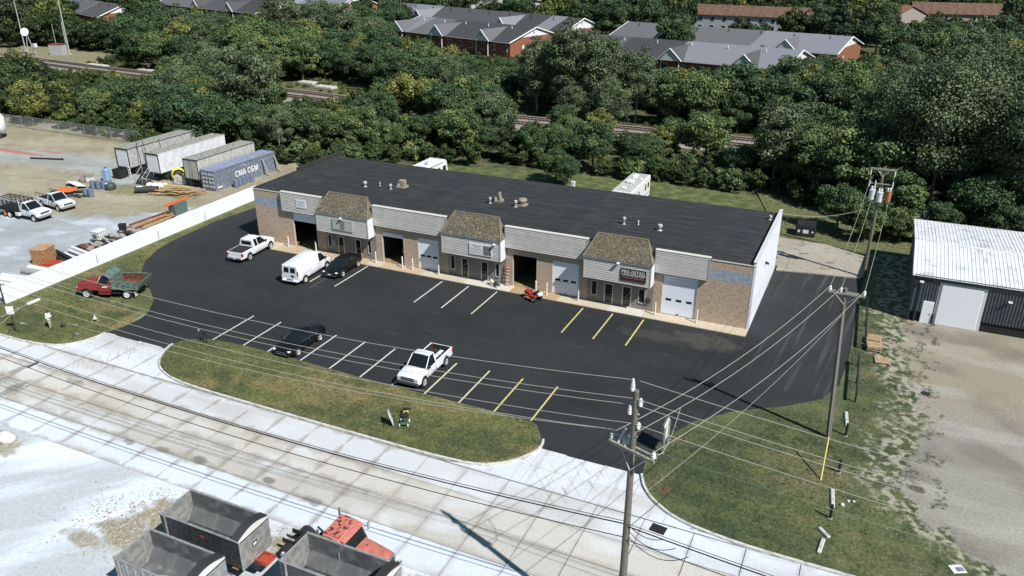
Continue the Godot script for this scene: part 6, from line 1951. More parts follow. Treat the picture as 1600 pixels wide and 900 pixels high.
func right_side() -> void:
	rng.seed = 44
	mat("rail_black", Color(0.016, 0.016, 0.018), 0.6)
	var wood_new := mottled("pallet_wood", [[0.3, Color(0.36, 0.25, 0.14)], [0.65, Color(0.52, 0.39, 0.25)]], 1.2, 0.9, 0, 0.3)
	MT["pallet_wood"] = wood_new
	for r in [[62.25, -9.4, -0.1, "long low black guard rail beside the stacked pallets"], [62.15, 2.6, 8.9, "low black guard rail on the grass in front of the pallets"]]:
		var v := thing("guard_rail", r[3], "guard rail", Vector3(r[0], 0.05, (r[1] + r[2]) / 2), 0.03)
		var L: float = r[2] - r[1]
		bx(v, "beam", Vector3(0, 0.84, 0), Vector3(0.14, 0.22, L), "rail_black", 0.04)
		for k in 3: bx(v, "post", Vector3(0, 0.4, -L / 2 + 0.3 + k * (L - 0.6) / 2), Vector3(0.12, 0.84, 0.12), "rail_black", 0.02)
	var first: Node3D = null
	for p in [[61.95, 13.4, "short black post on the grass nearest the leaning pole"], [61.85, 17.9, "short black post on the grass just right of the yellow guy guard"], [61.75, 22.7, "short black post on the grass nearest the road"]]:
		var at := Vector3(p[0], 0.05, p[1])
		if first: dup(first, p[2], at)
		else:
			first = thing("marker_post", p[2], "post", at, 0, "short black posts on the right lawn")
			var b := Mb.new(); b.lathe([Vector2(0.08, 0), Vector2(0.08, 0.95), Vector2(0.06, 1.0), Vector2(0, 1.0)], Vector3.ZERO, Basis(), 10)
			obj("post", b, MT["rail_black"], first)
			b = Mb.new(); b.cyl(Vector3(0, 0, 0), Vector3(0, 0.03, 0), 0.14, 0.14, 10); obj("footing", b, MT["kerb_concrete"], first)
	first = null
	for p in [[61.85, 11.3, 0.1, 1.8, "pale concrete wheel stop on the grass nearest the leaning pole's foot"], [61.72, 20.8, 0.1, 1.8, "pale concrete wheel stop beside the small white stones"], [61.55, 24.2, 0.75, 0.9, "short skewed piece of concrete wheel stop"], [61.5, 25.4, -0.1, 1.3, "pale concrete wheel stop nearest the road"]]:
		var b := Mb.new(); b.bev(Vector3.ZERO, Vector3(0.24, 0.16, p[3]), 0.05)
		var o := tag(obj("wheel_stop", b, MT["kerb_concrete"]), p[4], "wheel stop", "concrete wheel stops on the right lawn") as Node3D
		o.position = Vector3(p[0], 0.12, p[1]); o.rotation.y = p[2]
	for p in [[62.3, 21.2, 0.14], [62.6, 20.7, 0.1], [62.9, 20.6, 0.09]]:
		var b := Mb.new(); b.ball(Vector3.ZERO, Vector3(p[2], p[2] * 0.7, p[2]), 8, 5)
		(tag(obj("stone", b, MT["porcelain"]), "small white stone lying in the grass by the wheel stop", "stone", "white stones in the grass") as Node3D).position = Vector3(p[0], 0.12, p[1])
	# pallets
	var pallet := func(label: String, at: Vector3, turn: float) -> void:
		var v := thing("pallet", label, "pallet", at, turn, "wooden pallets by the guard rail")
		for k in 7: bx(v, "deck_board", Vector3(0, 0.13, -0.5 + k * 0.167), Vector3(1.1, 0.022, 0.1), "pallet_wood", 0.005)
		for k in 3: bx(v, "stringer", Vector3(-0.5 + k * 0.5, 0.06, 0), Vector3(0.05, 0.1, 1.1), "pallet_wood", 0.005)
		for k in 3: bx(v, "bottom_board", Vector3(0, 0.0, -0.45 + k * 0.45), Vector3(1.1, 0.02, 0.1), "pallet_wood", 0.005)
	for k in 3: pallet.call(["bottom wooden pallet of the front stack by the guard rail", "middle wooden pallet of the front stack by the guard rail", "top wooden pallet of the front stack by the guard rail"][k], Vector3(63.1, 0.08 + k * 0.15, -0.6), 0.06 * k)
	for k in 3: pallet.call(["bottom wooden pallet of the back stack by the guard rail", "middle wooden pallet of the back stack by the guard rail", "top wooden pallet of the back stack by the guard rail"][k], Vector3(63.05, 0.08 + k * 0.15, -1.95), 0.04 - 0.05 * k)
	pallet.call("single wooden pallet lying in front of the two stacks", Vector3(63.8, 0.08, 1.3), 0.1)
	var v := thing("scrap_sign", "pale scrap board lying on the grass at the bottom right corner", "board", Vector3(68.3, 0.09, 24.2), 0.5)
	bx(v, "board", Vector3.ZERO, Vector3(0.75, 0.05, 0.6), "rim_white", 0.01); bx(v, "dark_patch", Vector3(0.1, 0.03, 0.05), Vector3(0.4, 0.02, 0.3), "container_blue", 0.005)
	# monument sign at the right driveway
	v = thing("monument_sign", "driveway sign of five white strips on two posts, at the corner of the right lawn", "sign", Vector3(51.2, 0.02, 20.0))
	for z in [-0.56, 0.56]: bx(v, "post", Vector3(0.05, 1.0, z), Vector3(0.14, 2.0, 0.14), "old_wood", 0.02)
	bx(v, "backing", Vector3(-0.05, 1.45, 0), Vector3(0.06, 1.5, 1.25), "bumper_dark", 0.01)
	for k in 5:
		bx(v, "name_strip", Vector3(0.0, 0.86 + k * 0.295, 0), Vector3(0.05, 0.25, 1.15), "car_white", 0.01)
		bx(v, "name_strip", Vector3(-0.1, 0.86 + k * 0.295, 0), Vector3(0.04, 0.25, 1.15), "car_white", 0.01)
	# skip behind the building
	v = thing("dumpster", "black steel dumpster with pale stickers behind the garage building", "dumpster", Vector3(54.9, -0.05, -26.7), 0.05)
	var b := Mb.new(); b.prism(poly([[-0.85, 0.12], [0.85, 0.12], [0.85, 1.2], [-0.85, 1.45]]), -1.0, 1.0, 1)
	obj("body", b, MT["rail_black"], v)
	bx(v, "lid", Vector3(-0.5, 1.4, 0.0), Vector3(0.98, 0.06, 1.8), "rail_black", 0.02, Basis(Vector3.RIGHT, 0.14)); bx(v, "lid", Vector3(0.5, 1.4, 0.0), Vector3(0.98, 0.06, 1.8), "rail_black", 0.02, Basis(Vector3.RIGHT, 0.14))
	for k in [[-0.72, 0.24, 0.3], [0.0, 0.6, 0.42], [0.72, 0.2, 0.2]]: bx(v, "sticker", Vector3(k[0], 0.75, 0.862), Vector3(k[1], k[2], 0.01), "plate", 0.004)
	for x in [-1.04, 1.04]: bx(v, "fork_pocket", Vector3(x, 0.7, 0.1), Vector3(0.1, 0.18, 1.3), "rail_black", 0.02)

func mowers_and_lawn() -> void:
	rng.seed = 45
	mat("mower_green", Color(0.03, 0.13, 0.045), 0.5); mat("mower_red", Color(0.34, 0.03, 0.025), 0.45); mat("mower_orange", Color(0.55, 0.14, 0.04), 0.5)
	# push mower
	var push := func(label: String, at: Vector3, turn: float, deck: String) -> void:
		var v := thing("push_mower", label, "lawn mower", at, turn)
		var b := Mb.new(); b.bev(Vector3(0.1, 0.24, 0), Vector3(0.66, 0.16, 0.5), 0.06); obj("deck", b, MT[deck], v)
		b = Mb.new(); b.lathe([Vector2(0.17, 0), Vector2(0.18, 0.14), Vector2(0.12, 0.2), Vector2(0, 0.21)], Vector3(0.12, 0.32, 0), Basis(), 12); obj("engine", b, MT["bumper_dark"], v)
		for x in [[0.36, 0.12], [-0.2, 0.14]]:
			for s in [-1.0, 1.0]:
				b = Mb.new(); b.cyl(Vector3(x[0], x[1], s * 0.26), Vector3(x[0], x[1], s * 0.32), x[1], x[1], 12); obj("wheel", b, MT["rim_white"], v)
		b = Mb.new()
		for s in [-1.0, 1.0]: b.cyl(Vector3(-0.2, 0.25, s * 0.22), Vector3(-0.86, 1.02, s * 0.22), 0.02, 0.02, 6)
		b.cyl(Vector3(-0.86, 1.02, -0.22), Vector3(-0.86, 1.02, 0.22), 0.022, 0.022, 6)
		b.cyl(Vector3(-0.53, 0.63, -0.22), Vector3(-0.53, 0.63, 0.22), 0.018, 0.018, 6)
		obj("handle", b, MT["frame_black"], v)
		bx(v, "grass_bag", Vector3(-0.45, 0.42, 0), Vector3(0.4, 0.28, 0.34), "frame_black" if deck == "mower_green" else "plate", 0.08, Basis(Vector3.BACK, -0.5))
	push.call("green push mower on the grass island behind the leaning white board", Vector3(34.15, 0.12, 24.75), -1.2, "mower_green")
	push.call("white and dark push mower on the pavement by the open bay", Vector3(29.5, 0.08, 0.85), -0.25, "bumper_dark")
	# something green and black on the grass behind the mower: a trimmer head on its stand
	var v := thing("reel_mower", "small dark mower head with a yellow-green cover behind the green mower", "mower part", Vector3(33.6, 0.12, 23.7), 0.4)
	bx(v, "cover", Vector3(0, 0.22, 0), Vector3(0.4, 0.2, 0.4), "guard_yellow", 0.06); bx(v, "body", Vector3(0.05, 0.4, -0.1), Vector3(0.6, 0.14, 0.2), "frame_black", 0.05)
	var b := Mb.new(); b.cyl(Vector3(-0.3, 0.1, 0.25), Vector3(-0.3, 0.1, -0.25), 0.1, 0.1, 10); obj("wheel", b, MT["tyre"], v)
	# white board leaning on its stand
	v = thing("yard_sign", "blank white board leaning on a stand on the grass island", "sign", Vector3(33.35, 0.12, 25.25), 0.62)
	bx(v, "board", Vector3(0, 0.62, 0), Vector3(0.04, 1.0, 0.72), "car_white", 0.01, Basis(Vector3.BACK, 0.3))
	b = Mb.new()
	for s in [-0.25, 0.25]: b.cyl(Vector3(-0.55, 0, s), Vector3(-0.12, 0.85, s), 0.02, 0.02, 6)
	obj("stand", b, MT["frame_black"], v)
	# riding mower by the open bay
	v = thing("riding_mower", "red riding mower standing at the edge of the pavement by the open bay", "riding mower", Vector3(33.9, 0.02, 2.0), -0.35)
	b = Mb.new(); b.bev(Vector3(-0.5, 0.62, 0), Vector3(0.75, 0.42, 0.55), 0.1); obj("bonnet", b, MT["mower_red"], v)
	b = Mb.new(); b.bev(Vector3(0.35, 0.55, 0), Vector3(0.8, 0.16, 0.85), 0.07); obj("rear_fender", b, MT["mower_red"], v)
	bx(v, "seat", Vector3(0.35, 0.72, 0), Vector3(0.42, 0.12, 0.46), "frame_black", 0.04); bx(v, "seat_back", Vector3(0.56, 0.92, 0), Vector3(0.1, 0.4, 0.46), "frame_black", 0.04, Basis(Vector3.BACK, -0.2))
	bx(v, "white_cover", Vector3(0.85, 0.75, -0.1), Vector3(0.35, 0.3, 0.6), "plate", 0.08)
	bx(v, "cutting_deck", Vector3(0.0, 0.26, 0), Vector3(0.85, 0.16, 1.05), "mower_orange", 0.05)
	b = Mb.new(); b.cyl(Vector3(-0.2, 0.75, 0), Vector3(-0.02, 1.0, 0), 0.02, 0.02, 6); b.lathe([Vector2(0.15, -0.015), Vector2(0.18, 0), Vector2(0.15, 0.015)], Vector3(-0.02, 1.0, 0), Basis(Vector3.BACK, 0.6), 12); obj("steering_wheel", b, MT["frame_black"], v)
	for s in [-1.0, 1.0]:
		b = Mb.new(); b.cyl(Vector3(-0.62, 0.19, s * 0.3), Vector3(-0.62, 0.19, s * 0.42), 0.19, 0.19, 14); var w1 := obj("wheel", b, MT["tyre"], v)
		b = Mb.new(); b.cyl(Vector3(-0.62, 0.19, s * 0.42), Vector3(-0.62, 0.19, s * 0.43), 0.1, 0.1, 10); obj("rim", b, MT["plate"], w1)
		b = Mb.new(); b.cyl(Vector3(0.5, 0.27, s * 0.32), Vector3(0.5, 0.27, s * 0.54), 0.27, 0.27, 16); w1 = obj("wheel", b, MT["tyre"], v)
		b = Mb.new(); b.cyl(Vector3(0.5, 0.27, s * 0.54), Vector3(0.5, 0.27, s * 0.55), 0.14, 0.14, 10); obj("rim", b, MT["plate"], w1)
	# orange step ladder at the bay
	v = thing("step_ladder", "folded orange ladder leaning on the wall beside the open bay", "ladder", Vector3(30.55, 0.06, 0.12), 0.0)
	for s in [-0.2, 0.2]:
		b = Mb.new(); b.box(Vector3(s, 1.1, 0.12), Vector3(0.06, 2.25, 0.05), Basis(Vector3.RIGHT, -0.1)); obj("rail", b, MT["mower_orange"], v)
	for k in 6:
		b = Mb.new(); b.box(Vector3(0, 0.3 + k * 0.32, 0.2 - k * 0.032), Vector3(0.36, 0.04, 0.06)); obj("rung", b, MT["plate"], v)
	# signs and small things on the left lawn and by the left drive
	v = thing("roadside_sign", "white square sign on a dark splayed stand near the left end of the lawn", "sign", Vector3(-3.6, 0.06, 26.5), 0.5)
	bx(v, "panel", Vector3(0, 2.0, 0.03), Vector3(0.62, 0.72, 0.04), "car_white", 0.01)
	bx(v, "post", Vector3(0, 0.95, 0), Vector3(0.06, 1.9, 0.06), "rail_black", 0.01)
	b = Mb.new()
	for s in [-1.0, 1.0]: b.cyl(Vector3(0, 0.9, 0), Vector3(s * 0.5, 0, 0.3), 0.025, 0.025, 6)
	obj("leg", b, MT["rail_black"], v)
	v = thing("entrance_sign", "thin black sign posts at the left tip of the grass island", "sign", Vector3(12.9, 0.12, 21.35), 0.5)
	for x in [-0.22, 0.0]: bx(v, "post", Vector3(x, 0.55, 0), Vector3(0.07, 1.1, 0.07), "rail_black", 0.02)
	bx(v, "panel", Vector3(-0.11, 0.95, 0.06), Vector3(0.34, 0.3, 0.03), "rail_black", 0.01)
	v = thing("delineator", "slim post with a pale reflector left of the island's sign posts", "post", Vector3(12.0, 0.12, 21.15))
	bx(v, "post", Vector3(0, 0.5, 0), Vector3(0.05, 1.0, 0.05), "rail_black", 0.01); bx(v, "reflector", Vector3(0, 0.92, 0.04), Vector3(0.14, 0.2, 0.02), "plate", 0.005)
	v = thing("lawn_marker", "small pale wooden tripod marker on the left lawn", "marker", Vector3(0.85, 0.06, 22.2))
	b = Mb.new()
	for k in 3: b.cyl(Vector3(cos(k * 2.1) * 0.3, 0, sin(k * 2.1) * 0.3), Vector3(0, 0.55, 0), 0.03, 0.02, 6)
	obj("leg", b, MT["pallet_wood"], v)
	b = Mb.new(); b.cyl(Vector3(0, 0.2, 0), Vector3(0, 0.56, 0), 0.2, 0.03, 8); obj("cover", b, MT["plate"], v)
	v = thing("tool_bag", "dark bag lying on the lawn beside the person", "bag", Vector3(-0.65, 0.06, 24.25), 0.4)
	bx(v, "bag", Vector3(0, 0.14, 0), Vector3(0.42, 0.26, 0.24), "rail_black", 0.09); b = Mb.new(); b.tube([Vector3(-0.12, 0.26, 0), Vector3(0, 0.38, 0), Vector3(0.12, 0.26, 0)], 0.015, 5); obj("strap", b, MT["rail_black"], v)
	b = Mb.new(); b.ball(Vector3(0, 0.25, 0), Vector3(0.75, 0.45, 0.5), 12, 7)
	for i in b.v.size(): b.v[i] += b.v[i].normalized() * (n01(nC, b.v[i].x * 4.0 + b.v[i].y * 3.0, b.v[i].z * 4.0) - 0.5) * 0.3
	(tag(obj("boulder", b, mottled("boulder", [[0.3, Color(0.5, 0.5, 0.48)], [0.6, Color(0.68, 0.68, 0.66)]], 1.5, 0.9, 0, 0.5)), "white boulder at the foot of the pole at the left edge", "boulder") as Node3D).position = Vector3(10.8, -0.02, 37.5)

func left_yard() -> void:
	rng.seed = 46
	# white boundary fence between yard and lawn: panels between posts
	var white := mat("fence_white", Color(0.74, 0.78, 0.86), 0.5)
	var v := thing("white_fence", "long white solid panel fence between the yard and the car park", "fence")
	var a := Vector2(-10.35, -11.5); var c := Vector2(-9.6, 23.2)
	var n := 14
	for k in n:
		var p := a.lerp(c, float(k) / n); var q := a.lerp(c, (k + 1.0) / n)
		var b := Mb.new()
		b.bev(Vector3((p.x + q.x) / 2, 0.9, (p.y + q.y) / 2), Vector3(0.06, 1.8, p.distance_to(q) - 0.01), 0.01)
		obj("panel", b, white, v)
	for k in n + 1:
		var p := a.lerp(c, float(k) / n)
		bx(v, "post", Vector3(p.x - 0.08, 0.9, p.y), Vector3(0.1, 1.74, 0.1), "rim_white", 0.02)
	for k in [[5.0, 0.5], [13.0, 0.2], [-2.0, 0.3]]:
		var b := Mb.new(); b.cyl(Vector3(-9.75, 0.3, k[0]), Vector3(-9.72, 1.2, k[0] + 0.05), 0.02, 0.02, 5)
		obj("fence_latch", b, MT["bumper_dark"], v)
	bx(v, "end_post", Vector3(-9.55, 1.25, 23.3), Vector3(0.12, 2.5, 0.12), "bumper_dark", 0.02)
	# chain-link fence at the back of the yard
	v = thing("chain_link_fence", "chain-link fence with metal posts along the back of the yard", "fence")
	mat("galv_post", Color(0.40, 0.42, 0.42), 0.5, 0.4)
	var x := -100.0
	while x < -46.0:
		var b := Mb.new(); b.cyl(Vector3(x, 0, -26.3), Vector3(x, 2.1, -26.3), 0.04, 0.04, 6); obj("post", b, MT["galv_post"], v)
		x += 3.1
	var mesh_b := Mb.new()
	x = -100.0
	while x < -47.0:
		mesh_b.box(Vector3(x, 1.0, -26.3), Vector3(0.012, 2.75, 0.012), Basis(Vector3.BACK, 0.78)); mesh_b.box(Vector3(x, 1.0, -26.3), Vector3(0.012, 2.75, 0.012), Basis(Vector3.BACK, -0.78))
		x += 0.22
	stuff(obj("wire_mesh", mesh_b, MT["galv_post"], v))
	var tb := Mb.new(); tb.cyl(Vector3(-100, 2.08, -26.3), Vector3(-47, 2.08, -26.3), 0.03, 0.03, 6); obj("top_rail", tb, MT["galv_post"], v)
	# white round tank at the left edge
	v = thing("white_tank", "big white round tank end at the left edge of the yard", "tank", Vector3(-72.9, 0.0, -19.2), 0.9)
	tb = Mb.new(); tb.lathe([Vector2(0, -2.4), Vector2(1.1, -2.3), Vector2(1.7, -1.9), Vector2(1.75, 1.9), Vector2(1.1, 2.3), Vector2(0, 2.4)], Vector3(0, 2.3, 0), Basis(Vector3.BACK, PI / 2), 20); obj("tank", tb, MT["car_white"], v)
	for q in [-1.3, 1.3]: bx(v, "saddle", Vector3(q, 0.5, 0), Vector3(0.3, 1.0, 2.0), "bumper_dark", 0.03)
	# stairs at the second trailer
	v = thing("metal_stairs", "dark metal stairs with handrails in front of the white trailer's door", "stairs", Vector3(-28.7, 0, -11.0))
	for k in 6:
		bx(v, "tread", Vector3(0, 0.2 + k * 0.2, 1.1 - k * 0.24), Vector3(2.0, 0.05, 0.26), "frame_black", 0.01)
	for s in [-1.0, 1.0]:
		tb = Mb.new(); tb.box(Vector3(s * 1.03, 0.68, 0.5), Vector3(0.06, 0.2, 1.95), Basis(Vector3.RIGHT, 0.69)); obj("stringer", tb, MT["frame_black"], v)
		tb = Mb.new()
		tb.tube([Vector3(s * 1.03, 0.1, 1.25), Vector3(s * 1.03, 1.1, 1.25), Vector3(s * 1.03, 2.25, -0.15), Vector3(s * 1.03, 1.2, -0.15)], 0.035, 6)
		obj("handrail", tb, MT["galv_post"], v)
	tb = Mb.new(); tb.tube([Vector3(0.25, 0.1, 1.25), Vector3(0.25, 1.0, 1.25), Vector3(0.25, 2.15, -0.15)], 0.03, 6); obj("handrail", tb, MT["galv_post"], v)
	# marker board on the first trailer
	v = thing("marker_board", "narrow white board with black dots below the grey trailer", "board", Vector3(-33.3, 0, -12.0), 0.1)
	bx(v, "board", Vector3(0, 0.75, 0), Vector3(0.42, 1.5, 0.05), "car_white", 0.01)
	for k in 3: bx(v, "dot", Vector3(0, 0.4 + k * 0.4, 0.03), Vector3(0.2, 0.2, 0.02), "frame_black", 0.05)
	# yellow hose coil on a reel
	v = thing("hose_coil", "big coil of yellow hose standing between the white and beige trailers", "hose coil", Vector3(-25.6, 0.0, -13.4), -0.7)
	for k in 6:
		tb = Mb.new()
		var pts := []
		for j in 25: pts.append(Vector3(-0.25 + k * 0.1, 0.95 + cos(j * TAU / 24) * (0.82 - 0.05 * (k % 2)), sin(j * TAU / 24) * (0.82 - 0.05 * (k % 2))))
		tb.tube(pts, 0.075, 6)
		obj("hose_loop", tb, mat("hose_yellow", Color(0.66, 0.60, 0.03), 0.5), v)
	tb = Mb.new(); tb.cyl(Vector3(-0.3, 0.95, 0), Vector3(0.35, 0.95, 0), 0.48, 0.48, 14); obj("reel_core", tb, mat("reel_brown", Color(0.10, 0.055, 0.035), 0.8), v)
	v = thing("stone_block_stack", "stack of pale and grey blocks in front of the yellow hose coil", "block stack", Vector3(-24.4, 0.0, -12.6), 0.2)
	for k in 9: bx(v, "block", Vector3(-0.6 + (k % 3) * 0.62, 0.2 + int(k / 3.0) * 0.36, rng.randf_range(-0.1, 0.1)), Vector3(0.58, 0.34, 0.8), "kerb_concrete", 0.03)
	v = thing("wrapped_bundle", "white plastic-covered bundle on pale rounded sacks beside the stairs", "bundle", Vector3(-25.6, 0.0, -9.6), 0.35)
	for k in 4: bx(v, "sack", Vector3(-1.1 + k * 0.7, 0.5, 0), Vector3(0.66, 0.5, 1.0), "rim_white" if k % 2 else "plate", 0.2)
	for k in 6: bx(v, "stacked_pipe", Vector3(0.2 + k * 0.22, 0.35, 0.9), Vector3(0.14, 0.7, 0.5), "plate", 0.06)
	v = thing("drum_mat", "long dark grey roll lying in front of the stairs", "roll", Vector3(-25.2, 0.0, -7.7), 0.55)
	tb = Mb.new(); tb.cyl(Vector3(-1.6, 0.42, 0), Vector3(1.3, 0.42, 0), 0.42, 0.42, 14); obj("roll", tb, MT["bumper_dark"], v)
	tb = Mb.new(); tb.bev(Vector3(-1.0, 0.86, 0), Vector3(0.8, 0.06, 0.5), 0.02); obj("cover", tb, MT["plate"], v)
	# lumber heap
	var lum := []
	for k in 4: lum.append(mottled("lumber_%d" % k, [[0.3, [Color(0.42, 0.28, 0.10), Color(0.50, 0.34, 0.13), Color(0.36, 0.19, 0.08), Color(0.30, 0.22, 0.12)][k]], [0.65, [Color(0.58, 0.42, 0.17), Color(0.66, 0.50, 0.24), Color(0.48, 0.28, 0.13), Color(0.42, 0.33, 0.2)][k]]], 2.0, 0.9, 0, 0.3))
	v = thing("lumber_heap", "untidy heap of yellow and orange boards in front of the trailers", "lumber heap", Vector3(-21.9, 0.0, -8.6), 0.35)
	for k in 34:
		tb = Mb.new()
		tb.box(Vector3(rng.randf_range(-0.9, 0.9), 0.08 + 0.022 * k, rng.randf_range(-1.0, 1.0)), Vector3(rng.randf_range(2.2, 4.2), 0.05, rng.randf_range(0.1, 0.2)), Basis(Vector3.UP, rng.randf_range(-0.22, 0.22)) * Basis(Vector3.BACK, rng.randf_range(-0.06, 0.06)))
		obj("board", tb, lum[rng.randi() % 4], v)
	v = thing("brush_heap", "low heap of brown and grey branches beside the lumber", "brush heap", Vector3(-19.3, 0.0, -9.4), 0.6)
	for k in 26:
		tb = Mb.new()
		tb.box(Vector3(rng.randf_range(-0.7, 0.7), 0.06 + 0.022 * k, rng.randf_range(-0.8, 0.8)), Vector3(rng.randf_range(1.4, 2.8), 0.06, 0.07), Basis(Vector3.UP, rng.randf_range(-0.7, 0.5)))
		obj("branch", tb, lum[2 + rng.randi() % 2], v)
	# barrels: five by the container, seven in the yard heap
	var bb := mat("barrel_blue", Color(0.13, 0.165, 0.245), 0.5)
	var barrel: Node3D = null
	for p in [[-16.4, -14.4, "blue barrel beside the blue container, nearest the camera"], [-16.45, -15.2, "second blue barrel along the blue container"], [-16.5, -16.0, "third blue barrel along the blue container"], [-16.7, -16.9, "fourth blue barrel along the blue container"], [-16.4, -17.4, "farthest blue barrel along the blue container"],
		[-31.2, -3.1, "blue barrel standing left of a front pair in the yard heap"], [-30.5, -3.3, "blue barrel standing right of a front pair in the yard heap"], [-33.4, -6.0, "upright blue barrel at the left of the yard heap's back row"], [-32.6, -6.2, "upright blue barrel in the middle of the yard heap's back row"], [-31.9, -6.5, "upright blue barrel at the right of the yard heap's back row"]]:
		if barrel: dup(barrel, p[2], Vector3(p[0], 0, p[1]), p[0] * 3.0)
		else:
			barrel = thing("barrel", p[2], "barrel", Vector3(p[0], 0, p[1]), 0, "blue plastic barrels in the yard")
			tb = Mb.new(); tb.lathe([Vector2(0, 0), Vector2(0.27, 0), Vector2(0.30, 0.06), Vector2(0.30, 0.3), Vector2(0.315, 0.32), Vector2(0.30, 0.34), Vector2(0.30, 0.6), Vector2(0.315, 0.62), Vector2(0.30, 0.64), Vector2(0.29, 0.88), Vector2(0.26, 0.92), Vector2(0, 0.9)], Vector3.ZERO, Basis(), 16); obj("drum", tb, bb, barrel)
			for s in [-0.14, 0.14]:
				tb = Mb.new(); tb.cyl(Vector3(s, 0.9, 0), Vector3(s, 0.94, 0), 0.04, 0.04, 8); obj("bung", tb, MT["bumper_dark"], barrel)
			for nd in [barrel]: nd.scale = Vector3(1.12, 1.15, 1.12)
	v = thing("water_tank", "pale blue upright plastic tank at the back of the yard heap", "tank", Vector3(-34.6, 0, -9.3), 0.2)
	tb = Mb.new(); tb.bev(Vector3(0, 0.9, 0), Vector3(0.9, 1.8, 0.9), 0.15); obj("tank", tb, mat("tank_blue", Color(0.22, 0.34, 0.52), 0.4), v); bx(v, "cap", Vector3(0, 1.84, 0), Vector3(0.3, 0.08, 0.3), "bumper_dark", 0.03)
	v = thing("black_bin", "square black open bin behind the pale blue tank", "bin", Vector3(-34.3, 0, -11.2), 0.1)
	for s in [-1.0, 1.0]:
		bx(v, "side", Vector3(s * 0.62, 0.6, 0), Vector3(0.06, 1.2, 1.3), "frame_black", 0.02); bx(v, "end", Vector3(0, 0.6, s * 0.62), Vector3(1.18, 1.2, 0.06), "frame_black", 0.02)
	bx(v, "floor", Vector3(0, 0.1, 0), Vector3(1.2, 0.06, 1.2), "frame_black", 0.01)
	v = thing("tarp_heap", "green tarpaulin heap at the right end of the yard heap", "tarpaulin", Vector3(-30.9, 0, -6.7), 0.3)
	tb = Mb.new(); tb.ball(Vector3(0, 0.35, 0), Vector3(0.65, 0.65, 0.8), 12, 7); obj("tarp", tb, mat("tarp_green", Color(0.04, 0.065, 0.055), 0.6), v); bx(v, "white_rag", Vector3(-0.3, 0.85, 0.3), Vector3(0.45, 0.08, 0.3), "plate", 0.03)
	v = thing("crate_heap", "pale wooden crates and scrap at the back left of the yard heap", "crates", Vector3(-36.6, 0, -8.2), 0.4)
	for k in 4: bx(v, "crate", Vector3(-0.8 + (k % 2) * 1.0, 0.35 + int(k / 2.0) * 0.6, 0.3 * (k % 2)), Vector3(0.9, 0.6, 0.7), "old_wood" if k != 1 else "plate", 0.03)
	v = thing("white_boards", "white boards lying on dark bearers left of the yard heap", "boards", Vector3(-36.2, 0, -5.6), -0.28)
	for k in 5: bx(v, "board", Vector3(0, 0.28 + k * 0.05, -0.5 + k * 0.2), Vector3(3.4, 0.045, 0.4), "plate", 0.01)
	for k in [-1.2, 1.2]: bx(v, "bearer", Vector3(k, 0.13, 0), Vector3(0.2, 0.26, 1.6), "frame_black", 0.02)
	v = thing("dark_pipe", "black pipe lying on the ground left of the blue barrels", "pipe", Vector3(-34.6, 0, -3.2), 0.45)
	tb = Mb.new(); tb.cyl(Vector3(-2.2, 0.18, 0), Vector3(2.0, 0.18, 0), 0.16, 0.16, 10); obj("pipe", tb, MT["frame_black"], v); bx(v, "flange", Vector3(2.0, 0.2, 0), Vector3(0.08, 0.44, 0.44), "frame_black", 0.02)
	v = thing("orange_plates", "orange steel plates leaning behind the utility pickup", "steel plates", Vector3(-34.6, 0, -2.6), 0.5)
	for k in 3: bx(v, "plate", Vector3(0.2 * k, 0.5, -0.3 * k), Vector3(2.0, 0.05, 0.8), "mower_orange", 0.02, Basis(Vector3.RIGHT, 0.35))
	for k in 8: bx(v, "scrap", Vector3(-1.0 + k * 0.6, 0.2, 1.4 + rng.randf_range(-0.4, 0.4)), Vector3(0.6, 0.3, 0.4), "bumper_dark", 0.08, Basis(Vector3.UP, k * 0.9))
	v = thing("long_drain_pipe", "dark drain pipe lying alone on the bare earth", "pipe", Vector3(-52.5, 0.02, -13.6), 0.1)
	tb = Mb.new(); tb.cyl(Vector3(-2.6, 0.12, 0.5), Vector3(2.6, 0.12, -0.5), 0.11, 0.11, 8); obj("pipe", tb, MT["frame_black"], v); bx(v, "collar", Vector3(2.6, 0.13, -0.5), Vector3(0.2, 0.27, 0.27), "frame_black", 0.03)
	# the row of goods along the white fence
	v = thing("green_bin", "grey-green steel bin with orange boards across its top, by the white fence", "bin", Vector3(-15.2, 0, -3.1), 0.05)
	tb = Mb.new(); tb.bev(Vector3(0, 0.7, 0), Vector3(1.1, 1.4, 2.0), 0.04); obj("bin", tb, mat("bin_green", Color(0.085, 0.13, 0.115), 0.6), v)
	for k in 4: bx(v, "board", Vector3(-0.35 + k * 0.22, 1.47, 0.1 * k), Vector3(0.14, 0.08, 3.8), "mower_orange", 0.01)
	v = thing("water_tote", "white caged water tote standing near the white fence", "water tote", Vector3(-15.7, 0, 7.7), 0.15)
	tb = Mb.new(); tb.bev(Vector3(0, 0.78, 0), Vector3(1.15, 1.05, 1.35), 0.12); obj("tank", tb, mat("tote_white", Color(0.66, 0.68, 0.70), 0.4), v)
	bx(v, "pallet", Vector3(0, 0.12, 0), Vector3(1.2, 0.2, 1.4), "bumper_dark", 0.02); bx(v, "label", Vector3(-0.1, 0.72, 0.685), Vector3(0.5, 0.5, 0.02), "bumper_dark", 0.005)
	tb = Mb.new()
	for k in 5: tb.box(Vector3(-0.5 + k * 0.25, 0.8, 0.70), Vector3(0.025, 1.1, 0.025)); tb.box(Vector3(0.60, 0.8, -0.56 + k * 0.28), Vector3(0.025, 1.1, 0.025))
	for k in 3: tb.box(Vector3(0, 0.4 + k * 0.4, 0.70), Vector3(1.2, 0.025, 0.03)); tb.box(Vector3(0.60, 0.4 + k * 0.4, 0), Vector3(0.03, 0.025, 1.4))
